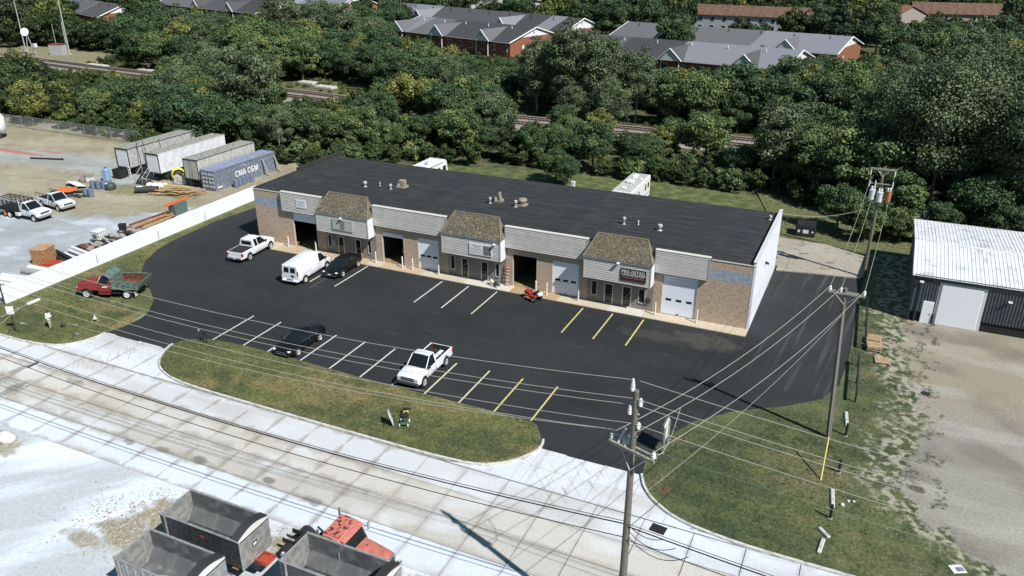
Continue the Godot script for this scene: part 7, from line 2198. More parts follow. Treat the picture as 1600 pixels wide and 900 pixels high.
	stuff(obj("cage", tb, MT["galv_post"], v))
	v = thing("wheelie_bin", "black wheeled bin with open lid by the white fence", "bin", Vector3(-15.4, 0, 4.9), 0.5)
	tb = Mb.new(); tb.prism(poly([[-0.26, 0.06], [0.26, 0.06], [0.36, 1.05], [-0.36, 1.05]]), -0.3, 0.3); obj("body", tb, MT["frame_black"], v); bx(v, "lid", Vector3(0.0, 1.09, 0), Vector3(0.8, 0.06, 0.7), "frame_black", 0.02)
	for s in [-0.3, 0.3]:
		tb = Mb.new(); tb.cyl(Vector3(-0.25, 0.1, s - 0.04), Vector3(-0.25, 0.1, s + 0.04), 0.1, 0.1, 10); obj("wheel", tb, MT["tyre"], v)
	v = thing("brown_crate", "large brown cardboard crate near the left end of the white fence", "crate", Vector3(-15.6, 0, 14.6), 0.35)
	tb = Mb.new(); tb.bev(Vector3(0, 0.85, 0), Vector3(1.5, 1.6, 1.9), 0.02); obj("box", tb, mottled("card_brown", [[0.3, Color(0.25, 0.13, 0.055)], [0.65, Color(0.36, 0.20, 0.09)]], 2.0, 0.9, 0, 0.2), v)
	tb = Mb.new(); tb.bev(Vector3(0, 1.67, 0), Vector3(1.54, 0.04, 1.94), 0.01); obj("lid", tb, mottled("card_lid", [[0.3, Color(0.34, 0.20, 0.11)], [0.65, Color(0.44, 0.28, 0.16)]], 2.0, 0.9, 0, 0.2), v)
	for k in 2: bx(v, "skid", Vector3(-0.5 + k, 0.03, 0), Vector3(0.12, 0.08, 1.9), "old_wood", 0.01)
	var pipes := func(called: String, label: String, at: Vector3, turn: float, list: Array) -> void:
		var o := thing(called, label, "pipes", at, turn)
		for q in list:
			var m := Mb.new()
			m.cyl(Vector3(-q[0] / 2, q[2], q[1]), Vector3(q[0] / 2, q[2], q[1]), q[3], q[3], 12)
			obj("pipe", m, MT[q[4]], o)
	pipes.call("grey_duct", "two fat grey ducts lying beside the brown crate", Vector3(-13.9, 0, 16.6), 0.1, [[2.4, 0.0, 0.32, 0.3, "plate"], [2.6, 0.75, 0.3, 0.28, "galv_arm"]])
	pipes.call("white_pipes", "bundle of white pipes at the left end of the white fence", Vector3(-14.2, 0, 19.3), 0.1, [[3.6, -0.6, 0.2, 0.2, "car_white"], [3.4, -0.1, 0.2, 0.2, "car_white"], [3.8, 0.45, 0.24, 0.22, "plate"], [3.2, 1.0, 0.18, 0.17, "plate"]])
	pipes.call("black_pipes", "bundle of black pipes leaning by the white fence", Vector3(-14.0, 0, 13.2), -0.25, [[4.0, 0.0, 0.24, 0.22, "frame_black"], [3.8, 0.5, 0.24, 0.22, "frame_black"], [3.9, 0.25, 0.62, 0.2, "frame_black"], [3.4, -0.5, 0.18, 0.16, "car_white"]])
	pipes.call("white_gutter_pipe", "long white pipe pointing at the white fence", Vector3(-13.8, 0, 11.6), -0.18, [[3.9, 0.0, 0.5, 0.17, "car_white"], [3.7, 0.4, 0.3, 0.15, "plate"]])
	v = thing("white_sheets", "pale flat sheets stacked at the left end of the yard", "sheets", Vector3(-13.6, 0, 21.9), 0.05)
	for k in 4: bx(v, "sheet", Vector3(-0.2 * k, 0.1 + 0.06 * k, 0.1 * k), Vector3(4.6, 0.05, 2.0), "car_white" if k % 2 else "plate", 0.01, Basis(Vector3.UP, 0.04 * k))
	v = thing("rust_plates", "rust-red plates and tubes lying against the white fence", "steel plates", Vector3(-14.2, 0, 15.2), 0.2)
	for k in 4: bx(v, "plate", Vector3(0.1 * k, 0.1 + 0.07 * k, -0.15 * k), Vector3(2.6 - 0.2 * k, 0.06, 1.2), "rust_red" if MT.has("rust_red") else "hoist_red", 0.01, Basis(Vector3.UP, 0.1 * k))
	var rr := mottled("rust_brown", [[0.3, Color(0.10, 0.035, 0.02)], [0.65, Color(0.20, 0.07, 0.04)]], 1.5, 0.95, 0, 0.3)
	var heap := func(label: String, at: Vector3, n2: int, lx: float, lz: float, ms: Array, sd: int) -> void:
		rng.seed = sd
		var o := thing("scrap_heap", label, "scrap heap", at, 0.1)
		for k in n2:
			var m := Mb.new()
			m.bev(Vector3(rng.randf_range(-lx, lx), 0.1 + 0.5 * rng.randf(), rng.randf_range(-lz, lz)), Vector3(rng.randf_range(0.5, 1.8), rng.randf_range(0.08, 0.35), rng.randf_range(0.15, 0.6)), 0.03, Basis(Vector3.UP, rng.randf_range(-0.6, 0.6)) * Basis(Vector3.BACK, rng.randf_range(-0.25, 0.25)))
			obj("scrap", m, ms[rng.randi() % ms.size()], o)
	heap.call("rusty brown sheet heap by the fence, left of the water tote", Vector3(-14.6, 0, 10.2), 14, 0.9, 0.8, [rr, rr, MT["bumper_dark"], MT["old_wood"]], 61)
	heap.call("heap of dark scrap and pale tubes by the fence, below the water tote", Vector3(-14.2, 0, 7.6), 22, 1.2, 1.4, [MT["bumper_dark"], MT["frame_black"], MT["old_wood"], MT["galv_arm"]], 62)
	heap.call("dark scrap heap around the wheeled bin by the fence", Vector3(-14.0, 0, 4.6), 14, 0.9, 1.3, [MT["frame_black"], MT["bumper_dark"], MT["old_wood"]], 63)
	v = thing("timber_row", "long row of brown timbers along the white fence, up to the green bin", "timbers", Vector3(-14.3, 0, 1.2), 0.0)
	for k in 16:
		tb = Mb.new(); tb.box(Vector3(rng.randf_range(-1.1, 1.1), 0.12 + 0.035 * k, rng.randf_range(-0.9, 0.9)), Vector3(rng.randf_range(0.14, 0.3), 0.12, rng.randf_range(3.4, 5.6)), Basis(Vector3.UP, rng.randf_range(-0.08, 0.08)))
		obj("timber", tb, [rr, lum[2], lum[3], MT["old_wood"]][rng.randi() % 4], v)
	# small things behind the garages
	v = thing("white_cabinet", "small white cabinet beside a bush behind the garage roof", "cabinet", Vector3(25.4, 0, -30.9))
	bx(v, "cabinet", Vector3(0, 0.7, 0), Vector3(0.45, 1.4, 0.4), "plate", 0.05); bx(v, "cap", Vector3(0, 1.45, 0), Vector3(0.5, 0.1, 0.45), "plate", 0.02)
	v = thing("dark_trailer_frame", "dark flat trailer with two white jugs beside the travel trailer", "trailer", Vector3(29.6, 0, -24.8), 0.05)
	bx(v, "deck", Vector3(0, 1.5, 0), Vector3(3.2, 0.3, 1.6), "frame_black", 0.03)
	for k in [[-0.2, 0.2], [0.3, 0.2]]: bx(v, "jug", Vector3(k[0], 1.95, k[1]), Vector3(0.36, 0.6, 0.36), "plate", 0.1)
	for k in [-1.2, 1.2]: bx(v, "support", Vector3(k, 0.7, 0), Vector3(0.2, 1.4, 1.2), "frame_black", 0.03)

# ---- the railway, the wood on both sides of it, and the houses beyond
func leaf_crown(sd: int, rad: Vector3, pal: Array, clumps: int, leaves: int, size: float, kind := "round") -> ArrayMesh:
	var r := RandomNumberGenerator.new()
	r.seed = sd
	var v := PackedVector3Array()
	var n := PackedVector3Array()
	var c := PackedColorArray()
	for k in clumps:
		var p: Vector3
		var cr: float
		if kind == "cone":
			var t := pow(r.randf(), 0.8)
			var a := r.randf() * TAU
			var q := (1.0 - t) * rad.x * r.randf_range(0.55, 1.0)
			p = Vector3(cos(a) * q, -rad.y + t * rad.y * 2.0, sin(a) * q)
			cr = lerpf(0.85, 0.3, t) * rad.x * 0.36
		else:
			var u := Vector3(r.randfn(), r.randfn() * 0.9 + 0.15, r.randfn()).normalized()
			p = u * rad * lerpf(0.45, 0.92, sqrt(r.randf()))
			p.y += (r.randf() - 0.4) * rad.y * 0.25
			cr = r.randf_range(0.20, 0.36) * rad.x
		var tone: float = clampf(r.randf() + 0.12 * p.y / rad.y, 0, 1)
		var base: Color = pal[0].lerp(pal[1], tone)
		if r.randf() < 0.10: base = base.lerp(pal[2], 0.75)
		for i in leaves:
			var u := Vector3(r.randfn(), r.randfn() + 0.25, r.randfn()).normalized()
			var q := p + u * cr * Vector3(1.15, 0.75, 1.15) * r.randf_range(0.55, 1.08)
			if kind == "cone": q.y -= (Vector2(q.x, q.z).length()) * 0.12
			var nn := (u * 0.8 + Vector3(r.randfn(), r.randfn() + 0.5, r.randfn()) * 0.55).normalized()
			var t := nn.cross(Vector3(r.randfn(), r.randfn(), r.randfn())).normalized()
			var w := nn.cross(t)
			var s := size * r.randf_range(0.6, 1.25)
			var A := q - t * s * 0.55
			var B := q + w * s * 0.42 + nn * s * 0.1
			var C := q + t * s * 0.6
			var D := q - w * s * 0.42 + nn * s * 0.1
			v.append_array([A, B, C, A, C, D])
			n.append_array([nn, nn, nn, nn, nn, nn])
			var col := base * r.randf_range(0.7, 1.3)
			col.a = 1.0
			c.append_array([col, col, col, col, col, col])
	var arr := []
	arr.resize(Mesh.ARRAY_MAX)
	arr[Mesh.ARRAY_VERTEX] = v
	arr[Mesh.ARRAY_NORMAL] = n
	arr[Mesh.ARRAY_COLOR] = c
	var m := ArrayMesh.new()
	m.add_surface_from_arrays(Mesh.PRIMITIVE_TRIANGLES, arr)
	return m

func trunk_mesh(sd: int, h: float, rad: Vector3, r0: float) -> ArrayMesh:
	var r := RandomNumberGenerator.new()
	r.seed = sd
	var b := Mb.new()
	var top := Vector3(r.randf_range(-0.3, 0.3), h * 0.62, r.randf_range(-0.3, 0.3))
	b.cyl(Vector3(0, -0.3, 0), top, r0, r0 * 0.6, 7, false)
	for k in 6:
		var a := TAU * k / 6.0 + r.randf()
		var s := top * r.randf_range(0.6, 1.0)
		var e := Vector3(cos(a) * rad.x * 0.62, h * r.randf_range(0.62, 0.9), sin(a) * rad.z * 0.62)
		var m := s.lerp(e, 0.5) + Vector3(0, rad.y * 0.08, 0)
		b.cyl(s, m, r0 * 0.42, r0 * 0.3, 5, false); b.cyl(m, e, r0 * 0.3, r0 * 0.1, 5, false)
	return b.mesh()

var protos := {}

func make_trees() -> void:
	var leaf := mat("leaf", Color(1, 1, 1), 0.55, 0.0, true)
	leaf.backlight_enabled = true
	leaf.backlight = Color(0.16, 0.2, 0.07)
	leaf.metallic_specular = 0.35
	var bark := mottled("bark", [[0.3, Color(0.07, 0.06, 0.05)], [0.65, Color(0.16, 0.145, 0.125)]], 1.5, 0.95, 0, 0.5)
	var pale := mottled("bark_pale", [[0.3, Color(0.16, 0.15, 0.13)], [0.65, Color(0.30, 0.285, 0.25)]], 1.5, 0.95, 0, 0.5)
	# kind: name, palette, radii, height of the middle of the crown, clumps, leaves, size, shape, bark, count
	var kinds := {
		"dark": ["broadleaf_tree", [Color(0.032, 0.062, 0.030), Color(0.074, 0.125, 0.052), Color(0.113, 0.165, 0.063)], Vector3(3.2, 3.1, 3.2), 4.4, 52, 230, 0.25, "round", bark, 5],
		"mid": ["broadleaf_tree", [Color(0.054, 0.092, 0.036), Color(0.123, 0.180, 0.066), Color(0.190, 0.234, 0.085)], Vector3(3.2, 3.2, 3.2), 4.5, 50, 230, 0.25, "round", bark, 4],
		"yellow": ["broadleaf_tree", [Color(0.086, 0.109, 0.035), Color(0.186, 0.204, 0.060), Color(0.283, 0.269, 0.080)], Vector3(3.0, 3.0, 3.0), 4.2, 48, 220, 0.25, "round", bark, 3],
		"tall": ["tall_tree", [Color(0.058, 0.086, 0.042), Color(0.137, 0.184, 0.093), Color(0.234, 0.273, 0.160)], Vector3(3.6, 5.0, 3.6), 7.6, 80, 200, 0.25, "round", pale, 3],
		"giant": ["tall_tree", [Color(0.052, 0.080, 0.040), Color(0.131, 0.174, 0.085), Color(0.213, 0.251, 0.138)], Vector3(6.2, 7.6, 6.2), 11.5, 170, 260, 0.28, "round", pale, 2],
		"conifer": ["conifer_tree", [Color(0.018, 0.036, 0.021), Color(0.040, 0.073, 0.039), Color(0.060, 0.093, 0.050)], Vector3(3.0, 4.6, 3.0), 5.2, 80, 150, 0.27, "cone", bark, 2],
		"shrub": ["shrub", [Color(0.052, 0.089, 0.038), Color(0.127, 0.180, 0.066), Color(0.218, 0.242, 0.094)], Vector3(1.7, 1.3, 1.7), 1.1, 24, 120, 0.22, "round", bark, 3]}
	var sd := 100
	for k in kinds:
		var d: Array = kinds[k]
		protos[k] = []
		for i in d[9]:
			sd += 1
			var rad: Vector3 = d[2] * Vector3(1, [1.0, 0.9, 1.12, 0.95, 1.05][i], [1.0, 1.1, 0.92, 1.05, 0.95][i])
			var crown := leaf_crown(sd, rad, d[1], d[4], d[5], d[6], d[7])
			var trunk := trunk_mesh(sd, d[3] + (rad.y * 0.7), rad, 0.2 if k != "shrub" else 0.06)
			protos[k].append({"name": d[0], "crown": crown, "trunk": trunk, "y": d[3], "bark": d[8], "rad": rad.x, "h": d[3] + rad.y})

func zone(x: float, z: float) -> String:
	if z > -62.0:
		var deep := "deep in the wood " if z < -48.0 else ""
		if x < -80.0: return deep + "behind the left end of the chain-link fence"
		if x < -52.0: return deep + "behind the chain-link fence, left of the trailers"
		if x < -30.0: return deep + "behind the grey and white box trailers"
		if x < -12.0: return deep + "behind the blue container"
		if x < 14.0: return deep + "between the motorhome and the railway"
		if x < 27.0: return deep + "left of the travel trailer"
		if x < 42.0: return deep + "behind the travel trailer"
		if x < 63.0: return deep + "behind the dumpster and the transformer pole"
		return "behind the white-roofed metal shed"
	if z > -122.0:
		if x < -100.0: return "beyond the railway, near the shed and masts"
		if x < -70.0: return "beyond the railway, right of the masts"
		if x < -40.0: return "beyond the railway, left of the brick gables"
		if x < -20.0: return "beyond the railway, below the nearest brick gable"
		if x < 0.0: return "between the railway and the gap in the townhouses"
		if x < 22.0: return "beyond the railway, below the right townhouses"
		if x < 45.0: return "beyond the railway, below the grey right roofs"
		return "beyond the railway at the right edge"
	if x < -60.0: return "among the roofs at the top left"
	if x < 20.0: return "behind the townhouses at the top middle"
	return "around the brown-roofed houses at the top right"

# what must stay in sight: [x, z, half width]: rails seen between the trees, house fronts
const GAPS := [[-128, -77.5, 3], [-117, -76.5, 4.5], [-103, -76, 3], [-45, -69, 4.5], [-20, -67, 2], [3, -67, 1.6], [23, -68.5, 0.7], [41, -67, 1.8], [-150, -92, 5], [-158, -94, 5], [-166, -93, 4], [-139, -90, 6], [-55, -82, 6], [-47, -79, 4]]
const HOUSE_GAPS := [[-31, -137, 5, 0.8], [-38, -139, 5, 0.8], [-46, -141, 5, 0.8], [-55, -143.5, 5, 1.2], [-64, -147, 5, 2.5], [-20, -164, 6], [-27, -168, 4], [-40, -165, 5], [-60, -171, 6], [-80, -178, 7], [13, -126, 5, 2.4], [0, -129, 5, 3.0], [-8, -132, 4], [25, -124.5, 5], [32, -122.5, 4], [-5, -162, 6], [20, -157, 8], [40, -152, 6], [-139, -175, 5], [-160, -178, 7], [-180, -184, 7], [-200, -190, 7], [-165, -212, 9], [-140, -204, 7], [-190, -138, 5], [-205, -148, 6], [4, -229, 6], [17, -229, 6], [70, -262, 9], [84, -264, 7], [-95, -270, 14], [-10, -150, 5], [50, -150, 4]]
const ROOFS := [[-53, -154.5, 31, 14], [-66, -184, 44, 14], [12, -136, 33, 14], [19, -169, 35, 14], [-178, -187, 38, 12], [-208, -157, 24, 12], [-165, -218, 40, 13], [11, -231, 22, 9], [72, -268, 22, 10], [-95, -285, 26, 24]]

func build_wood() -> void:
	make_trees()
	rng.seed = 77
	var C := Vector2(60.57, 64.21)
	var put_list := []   # [x, z, kind, variant, scale, turn]
	var grid := {}
	var ok := func(x: float, z: float, r: float) -> bool:
		for i in range(-2, 3):
			for j in range(-2, 3):
				for q in grid.get(Vector2i(int(floor(x / 5.0)) + i, int(floor(z / 5.0)) + j), []):
					if Vector2(q[0] - x, q[1] - z).length() < (q[2] + r): return false
		return true
	var mark := func(x: float, z: float, r: float) -> void:
		var key := Vector2i(int(floor(x / 5.0)), int(floor(z / 5.0)))
		if not grid.has(key): grid[key] = []
		grid[key].append([x, z, r])
	# the tallest a tree may be here and still leave the gaps open
	var cap := func(x: float, z: float, r: float) -> float:
		var lim := 99.0
		for set_ in 2:
			for g in [GAPS, HOUSE_GAPS][set_]:
				var p := Vector2(g[0], g[1])
				var u := (C - p).normalized()
				var d := (Vector2(x, z) - p).dot(u)
				if d < -r * 0.5 or d > 75.0: continue
				if absf((Vector2(x, z) - p).cross(u)) < g[2] + r * 0.75:
					var D := (C - p).length()
					var y0: float = 0.2 if set_ == 0 else (g[3] if g.size() > 3 else 4.0)
					lim = minf(lim, y0 + (31.0 - y0) * maxf(d - r, 0.0) / D)
		return lim
	var in_view := func(x: float, z: float) -> bool:
		var q := (Vector2(x, z) - C).rotated(0.4331)
		return -q.y > 20.0 and absf(q.x) < -q.y * 0.665 + 9.0
	var add := func(x: float, z: float, kind: String, sc: float, space: float, force := false) -> void:
		var vs: Array = protos[kind]
		var vi := rng.randi() % vs.size()
		var r: float = vs[vi].rad * sc
		if not force:
			if not in_view.call(x, z): return
			if z > track_z(x) - 6.2 and z < track_z(x) + 5.2 and x < 62.0: return    # the tracks
			for b in ROOFS:
				if absf(x - b[0]) < b[2] and absf(z - b[1] - (x - b[0]) * 0.25) < b[3]: return
			var lim: float = cap.call(x, z, r)
			if vs[vi].h * sc > lim:
				if lim < 1.3 or kind == "conifer": return
				if lim < 3.2:
					kind = "shrub"
					vs = protos[kind]; vi = rng.randi() % vs.size()
				sc = minf(sc, lim / vs[vi].h)
				r = vs[vi].rad * sc
			if not ok.call(x, z, r * space): return
		mark.call(x, z, r * space)
		put_list.append([x, z, kind, vi, sc, rng.randf() * TAU])
	# named big trees first: [x, z, kind, scale]
	for t in [[67.4, -40.5, "giant", 1.0], [77, -38, "giant", 0.9], [58.5, -47, "dark", 1.4], [73, -53, "giant", 0.92], [62, -56, "giant", 0.75], [87, -46, "giant", 0.95], [64, -34, "mid", 0.85], [82, -60, "dark", 1.6],
		[8.5, -74.5, "tall", 1.28], [14.5, -73.5, "tall", 1.18], [1.0, -76, "tall", 1.05], [20.5, -75, "tall", 0.98], [30, -78.5, "conifer", 0.85], [37.0, -79, "dark", 1.35], [44, -77, "dark", 1.3], [51.5, -76, "dark", 1.35], [49.5, -84, "yellow", 1.35], [55.5, -80, "mid", 1.3], [44.5, -90, "dark", 1.3],
		[-49.6, -37.4, "tall", 0.82], [-57, -42, "dark", 1.15], [-26, -92, "yellow", 1.2], [-31, -90, "mid", 1.25], [-18, -60, "yellow", 1.1], [-13, -58.5, "yellow", 1.05], [-9, -57, "mid", 1.1], [-112, -100, "yellow", 0.95], [-46, -96, "dark", 1.5], [-58, -100, "dark", 1.3],
		[-177, -104, "conifer", 1.35], [-169, -106, "conifer", 1.3], [-162, -106, "conifer", 1.4], [-155, -108, "conifer", 1.35], [-148, -108, "conifer", 1.25], [-172, -112, "conifer", 1.4], [-142, -110, "conifer", 1.1], [-133, -112, "dark", 1.7], [-124, -108, "dark", 1.5], [21.5, -34.5, "dark", 0.62], [23.6, -33.0, "dark", 0.55], [61, -27.5, "mid", 0.6], [64.5, -28.5, "mid", 0.55], [58, -29.5, "dark", 0.75], [68, -29.5, "dark", 0.62], [75, -29, "dark", 0.7]]:
		add.call(t[0], t[1], t[2], t[3], 0.55, true)
	# front belt
	var pick := func(w: Array) -> String:
		var s := rng.randf()
		for q in w:
			s -= q[1]
			if s <= 0.0: return q[0]
		return w[0][0]
	var edge := func(x: float) -> float:
		if x < -47.0: return -27.6
		if x < -12.0: return -26.8 - (x + 12.0) * 0.05
		if x < 8.0: return lerpf(-29.0, -37.5, (x + 12.0) / 20.0)
		if x < 50.0: return -40.5
		if x < 62.0: return lerpf(-40.0, -31.0, (x - 50.0) / 12.0)
		return -28.5
	for i in 1500:
		var x := rng.randf_range(-125, 98)
		var z := rng.randf_range(-63, -26)
		if z > edge.call(x) - 1.5: continue
		var front: bool = z > edge.call(x) - 7.0
		var k: String = pick.call([["dark", 0.40], ["mid", 0.36], ["yellow", 0.11], ["tall", 0.13]])
		if front and rng.randf() < 0.3: k = "shrub"
		add.call(x, z, k, rng.randf_range(0.62, 1.22) * (1.1 if k == "shrub" else 1.0) * (1.25 if x > 58.0 else 1.0), 0.62)
	# shrubs along the front edge
	for i in 260:
		var x := rng.randf_range(-60, 78)
		var z: float = edge.call(x) + rng.randf_range(-2.2, 0.3)
		add.call(x, z, "shrub", rng.randf_range(0.7, 1.25), 0.5)
	# between the railway and the houses
	for i in 2000:
		var x := rng.randf_range(-215, 75)
		var z := rng.randf_range(-124, -74)
		if x < -132.0 and z > -100.0 and x > -176.0: continue
		add.call(x, z, pick.call([["dark", 0.47], ["mid", 0.30], ["yellow", 0.09], ["tall", 0.14]]), rng.randf_range(0.85, 1.35) * (1.2 if x < -60.0 else 1.0), 0.64)
	# around and behind the houses
	for i in 2600:
		var x := rng.randf_range(-330, 150)
		var z := rng.randf_range(-420, -124)
		add.call(x, z, pick.call([["dark", 0.62], ["mid", 0.24], ["yellow", 0.06], ["conifer", 0.08]]), rng.randf_range(1.1, 1.75), 0.72)
	# the 290 that show largest are things of their own, the rest one far-off wood
	var far_of := func(t: Array) -> float: return protos[t[2]][t[3]].rad * t[4] / Vector2(t[0], t[1]).distance_to(C)
	put_list.sort_custom(func(a, b): return far_of.call(a) > far_of.call(b))
	var made := {}
	var leaf: Material = MT["leaf"]
	var words := {"dark": "dark green tree", "mid": "mid green tree", "yellow": "yellow-green tree", "tall": "tall pale green tree", "giant": "very large spreading green tree", "conifer": "dark conifer", "shrub": "low green shrub"}
	var groups := {"dark": "dark green trees", "mid": "mid green trees", "yellow": "yellow-green trees", "tall": "tall pale green trees", "giant": "very large green trees", "conifer": "dark conifers", "shrub": "shrubs at the edge of the wood"}
	var n := mini(295, put_list.size())
	for i in n:
		var t: Array = put_list[i]
		var p: Dictionary = protos[t[2]][t[3]]
		var key := "%s%d" % [t[2], t[3]]
		var zs := zone(t[0], t[1])
		var o: Node3D
		if made.has(key):
			o = made[key].duplicate()
			o.name = numbered(p.name)
			add_child(o)
		else:
			o = Node3D.new()
			o.name = numbered(p.name)
			add_child(o)
			put("trunk", p.trunk, p.bark, o)
			put("crown", p.crown, leaf, o).position.y = p.y
			made[key] = o
		var size: String = "large " if t[4] > 1.12 else ("small " if t[4] < 0.84 else "")
		if t[2] == "shrub" or t[2] == "giant": size = ""
		tag(o, size + words[t[2]] + " " + zs, "shrub" if t[2] == "shrub" else "tree", size + groups[t[2]] + " " + zs)
		o.position = Vector3(t[0], 0, t[1])
		o.rotation.y = t[5]
		o.scale = Vector3.ONE * t[4]
	var by := {}
	for i in range(n, put_list.size()):
		var t: Array = put_list[i]
		var key := "%s/%d" % [t[2], t[3] % 2]
		if not by.has(key): by[key] = []
		by[key].append(t)
	# one mesh stands for all the far ones: their crowns vary by size, turn and tint
	var mm := MultiMesh.new()
	mm.transform_format = MultiMesh.TRANSFORM_3D
	mm.use_colors = true
	mm.mesh = leaf_crown(999, Vector3(3.2, 3.2, 3.2), [Color(0.028, 0.052, 0.020), Color(0.070, 0.105, 0.035), Color(0.11, 0.135, 0.045)], 40, 80, 0.46)
	mm.instance_count = put_list.size() - n
	for i in range(n, put_list.size()):
		var t: Array = put_list[i]
		var s: float = t[4]
		var sq := rng.randf_range(0.85, 1.3)
		if t[2] == "shrub": s *= 0.42
		mm.set_instance_transform(i - n, Transform3D(Basis(Vector3.UP, t[5]).scaled(Vector3(s, s * sq, s)), Vector3(t[0], 3.7 * s * sq, t[1])))
		var w := rng.randf_range(0.6, 1.25)
		var col := Color(w, w, w)
		if t[2] == "yellow": col = Color(2.0, 1.6, 1.1)
		if t[2] == "conifer" or t[2] == "dark": col = Color(0.6, 0.66, 0.7) * rng.randf_range(0.8, 1.2)
		mm.set_instance_color(i - n, col)
	var far_o := MultiMeshInstance3D.new()
	far_o.multimesh = mm
	far_o.material_override = leaf
	far_o.name = "distant_wood"
	add_child(far_o)
	stuff(tag(far_o, "far trees and small bushes of the wood that merge into one mass", "wood"))
	# rough growth on the ground under the trees
	var ug := MultiMesh.new()
	ug.transform_format = MultiMesh.TRANSFORM_3D
	ug.use_colors = true
	ug.mesh = leaf_crown(998, Vector3(0.9, 0.5, 0.9), [Color(0.045, 0.062, 0.022), Color(0.10, 0.12, 0.038), Color(0.15, 0.15, 0.06)], 9, 34, 0.22)
	var tr := []
	while tr.size() < 1500:
		var x := rng.randf_range(-140, 90)
		var z := rng.randf_range(-100, -26)
		var near_e: float = edge.call(x)
		if z > near_e - 0.5 or not in_view.call(x, z): continue
		var tz := track_z(x)
		if z < tz + 4.6 and z > tz - 5.2: continue
		if x < -132.0 and z < -84.0: continue
		tr.append([x, z])
	ug.instance_count = tr.size()
	for i in tr.size():
		var s := rng.randf_range(0.5, 1.5)
		ug.set_instance_transform(i, Transform3D(Basis(Vector3.UP, rng.randf() * TAU).scaled(Vector3(s, s * rng.randf_range(0.6, 1.3), s)), Vector3(tr[i][0], 0.05, tr[i][1])))
		var w := rng.randf_range(0.6, 1.3)
		ug.set_instance_color(i, Color(w, w, w * 0.9))
	var uo := MultiMeshInstance3D.new()
	uo.multimesh = ug
	uo.material_override = leaf
	uo.name = "undergrowth"
	add_child(uo)
	stuff(tag(uo, "rough weeds and low growth under the trees along the railway", "undergrowth"))

func stones() -> void:
	rng.seed = 91
	var b := Mb.new()
	b.ball(Vector3.ZERO, Vector3(0.5, 0.32, 0.42), 6, 4)
	for i in b.v.size(): b.v[i] *= 0.8 + 0.4 * n01(nC, b.v[i].x * 5.0, b.v[i].z * 5.0 + b.v[i].y * 3.0)
	var l := []
	for i in 5200:
		var k := rng.randf()
		var p: Vector2
		if k < 0.45: p = Vector2(26.0 + rng.randfn() * 2.3, 40.0 + rng.randfn() * 1.6)
		elif k < 0.6: p = Vector2(36.5 + rng.randfn() * 4.0, 37.5 + rng.randfn() * 0.7)
		elif k < 0.75: p = Vector2(65.5 + rng.randfn() * 1.4, rng.randf_range(-4, 26))
		else: p = Vector2(rng.randf_range(-45, -13), -4.0 + rng.randfn() * 4.0)
		if p.y > 34.0 and p.y < 36.6: continue
		if p.x < 61.0 and p.x > 45.0: continue
		l.append(p)
	var mm := MultiMesh.new()
	mm.transform_format = MultiMesh.TRANSFORM_3D
	mm.use_colors = true
	mm.mesh = b.mesh()
	mm.instance_count = l.size()
	for i in l.size():
		var s := (0.05 + 0.12 * pow(rng.randf(), 2.5)) * (0.55 if l[i].x > 60.0 else 1.0)
		mm.set_instance_transform(i, Transform3D(Basis(Vector3.UP, rng.randf() * TAU).scaled(Vector3(s, s, s)), Vector3(l[i].x, 0.07 if l[i].x > 60.0 else -0.01, l[i].y)))
		mm.set_instance_color(i, Color(0.20, 0.18, 0.145).lerp(Color(0.46, 0.44, 0.39), rng.randf()))
	var o := MultiMeshInstance3D.new()
	o.multimesh = mm
	o.material_override = MT["tuft"]
	o.name = "loose_stones"
	add_child(o)
	stuff(tag(o, "loose stones scattered on the gravel and dusty ground", "stones"))

func track_z(x: float) -> float:
	var p := [[-260, -92.0], [-128, -77.4], [-119, -76.4], [-102, -75.0], [-48, -69.6], [-20, -66.4], [5, -66.0], [40, -66.0], [130, -66.5]]
	for i in p.size() - 1:
		if x <= p[i + 1][0]: return lerpf(p[i][1], p[i + 1][1], clampf((x - p[i][0]) / (p[i + 1][0] - p[i][0]), 0, 1))
	return -66.5

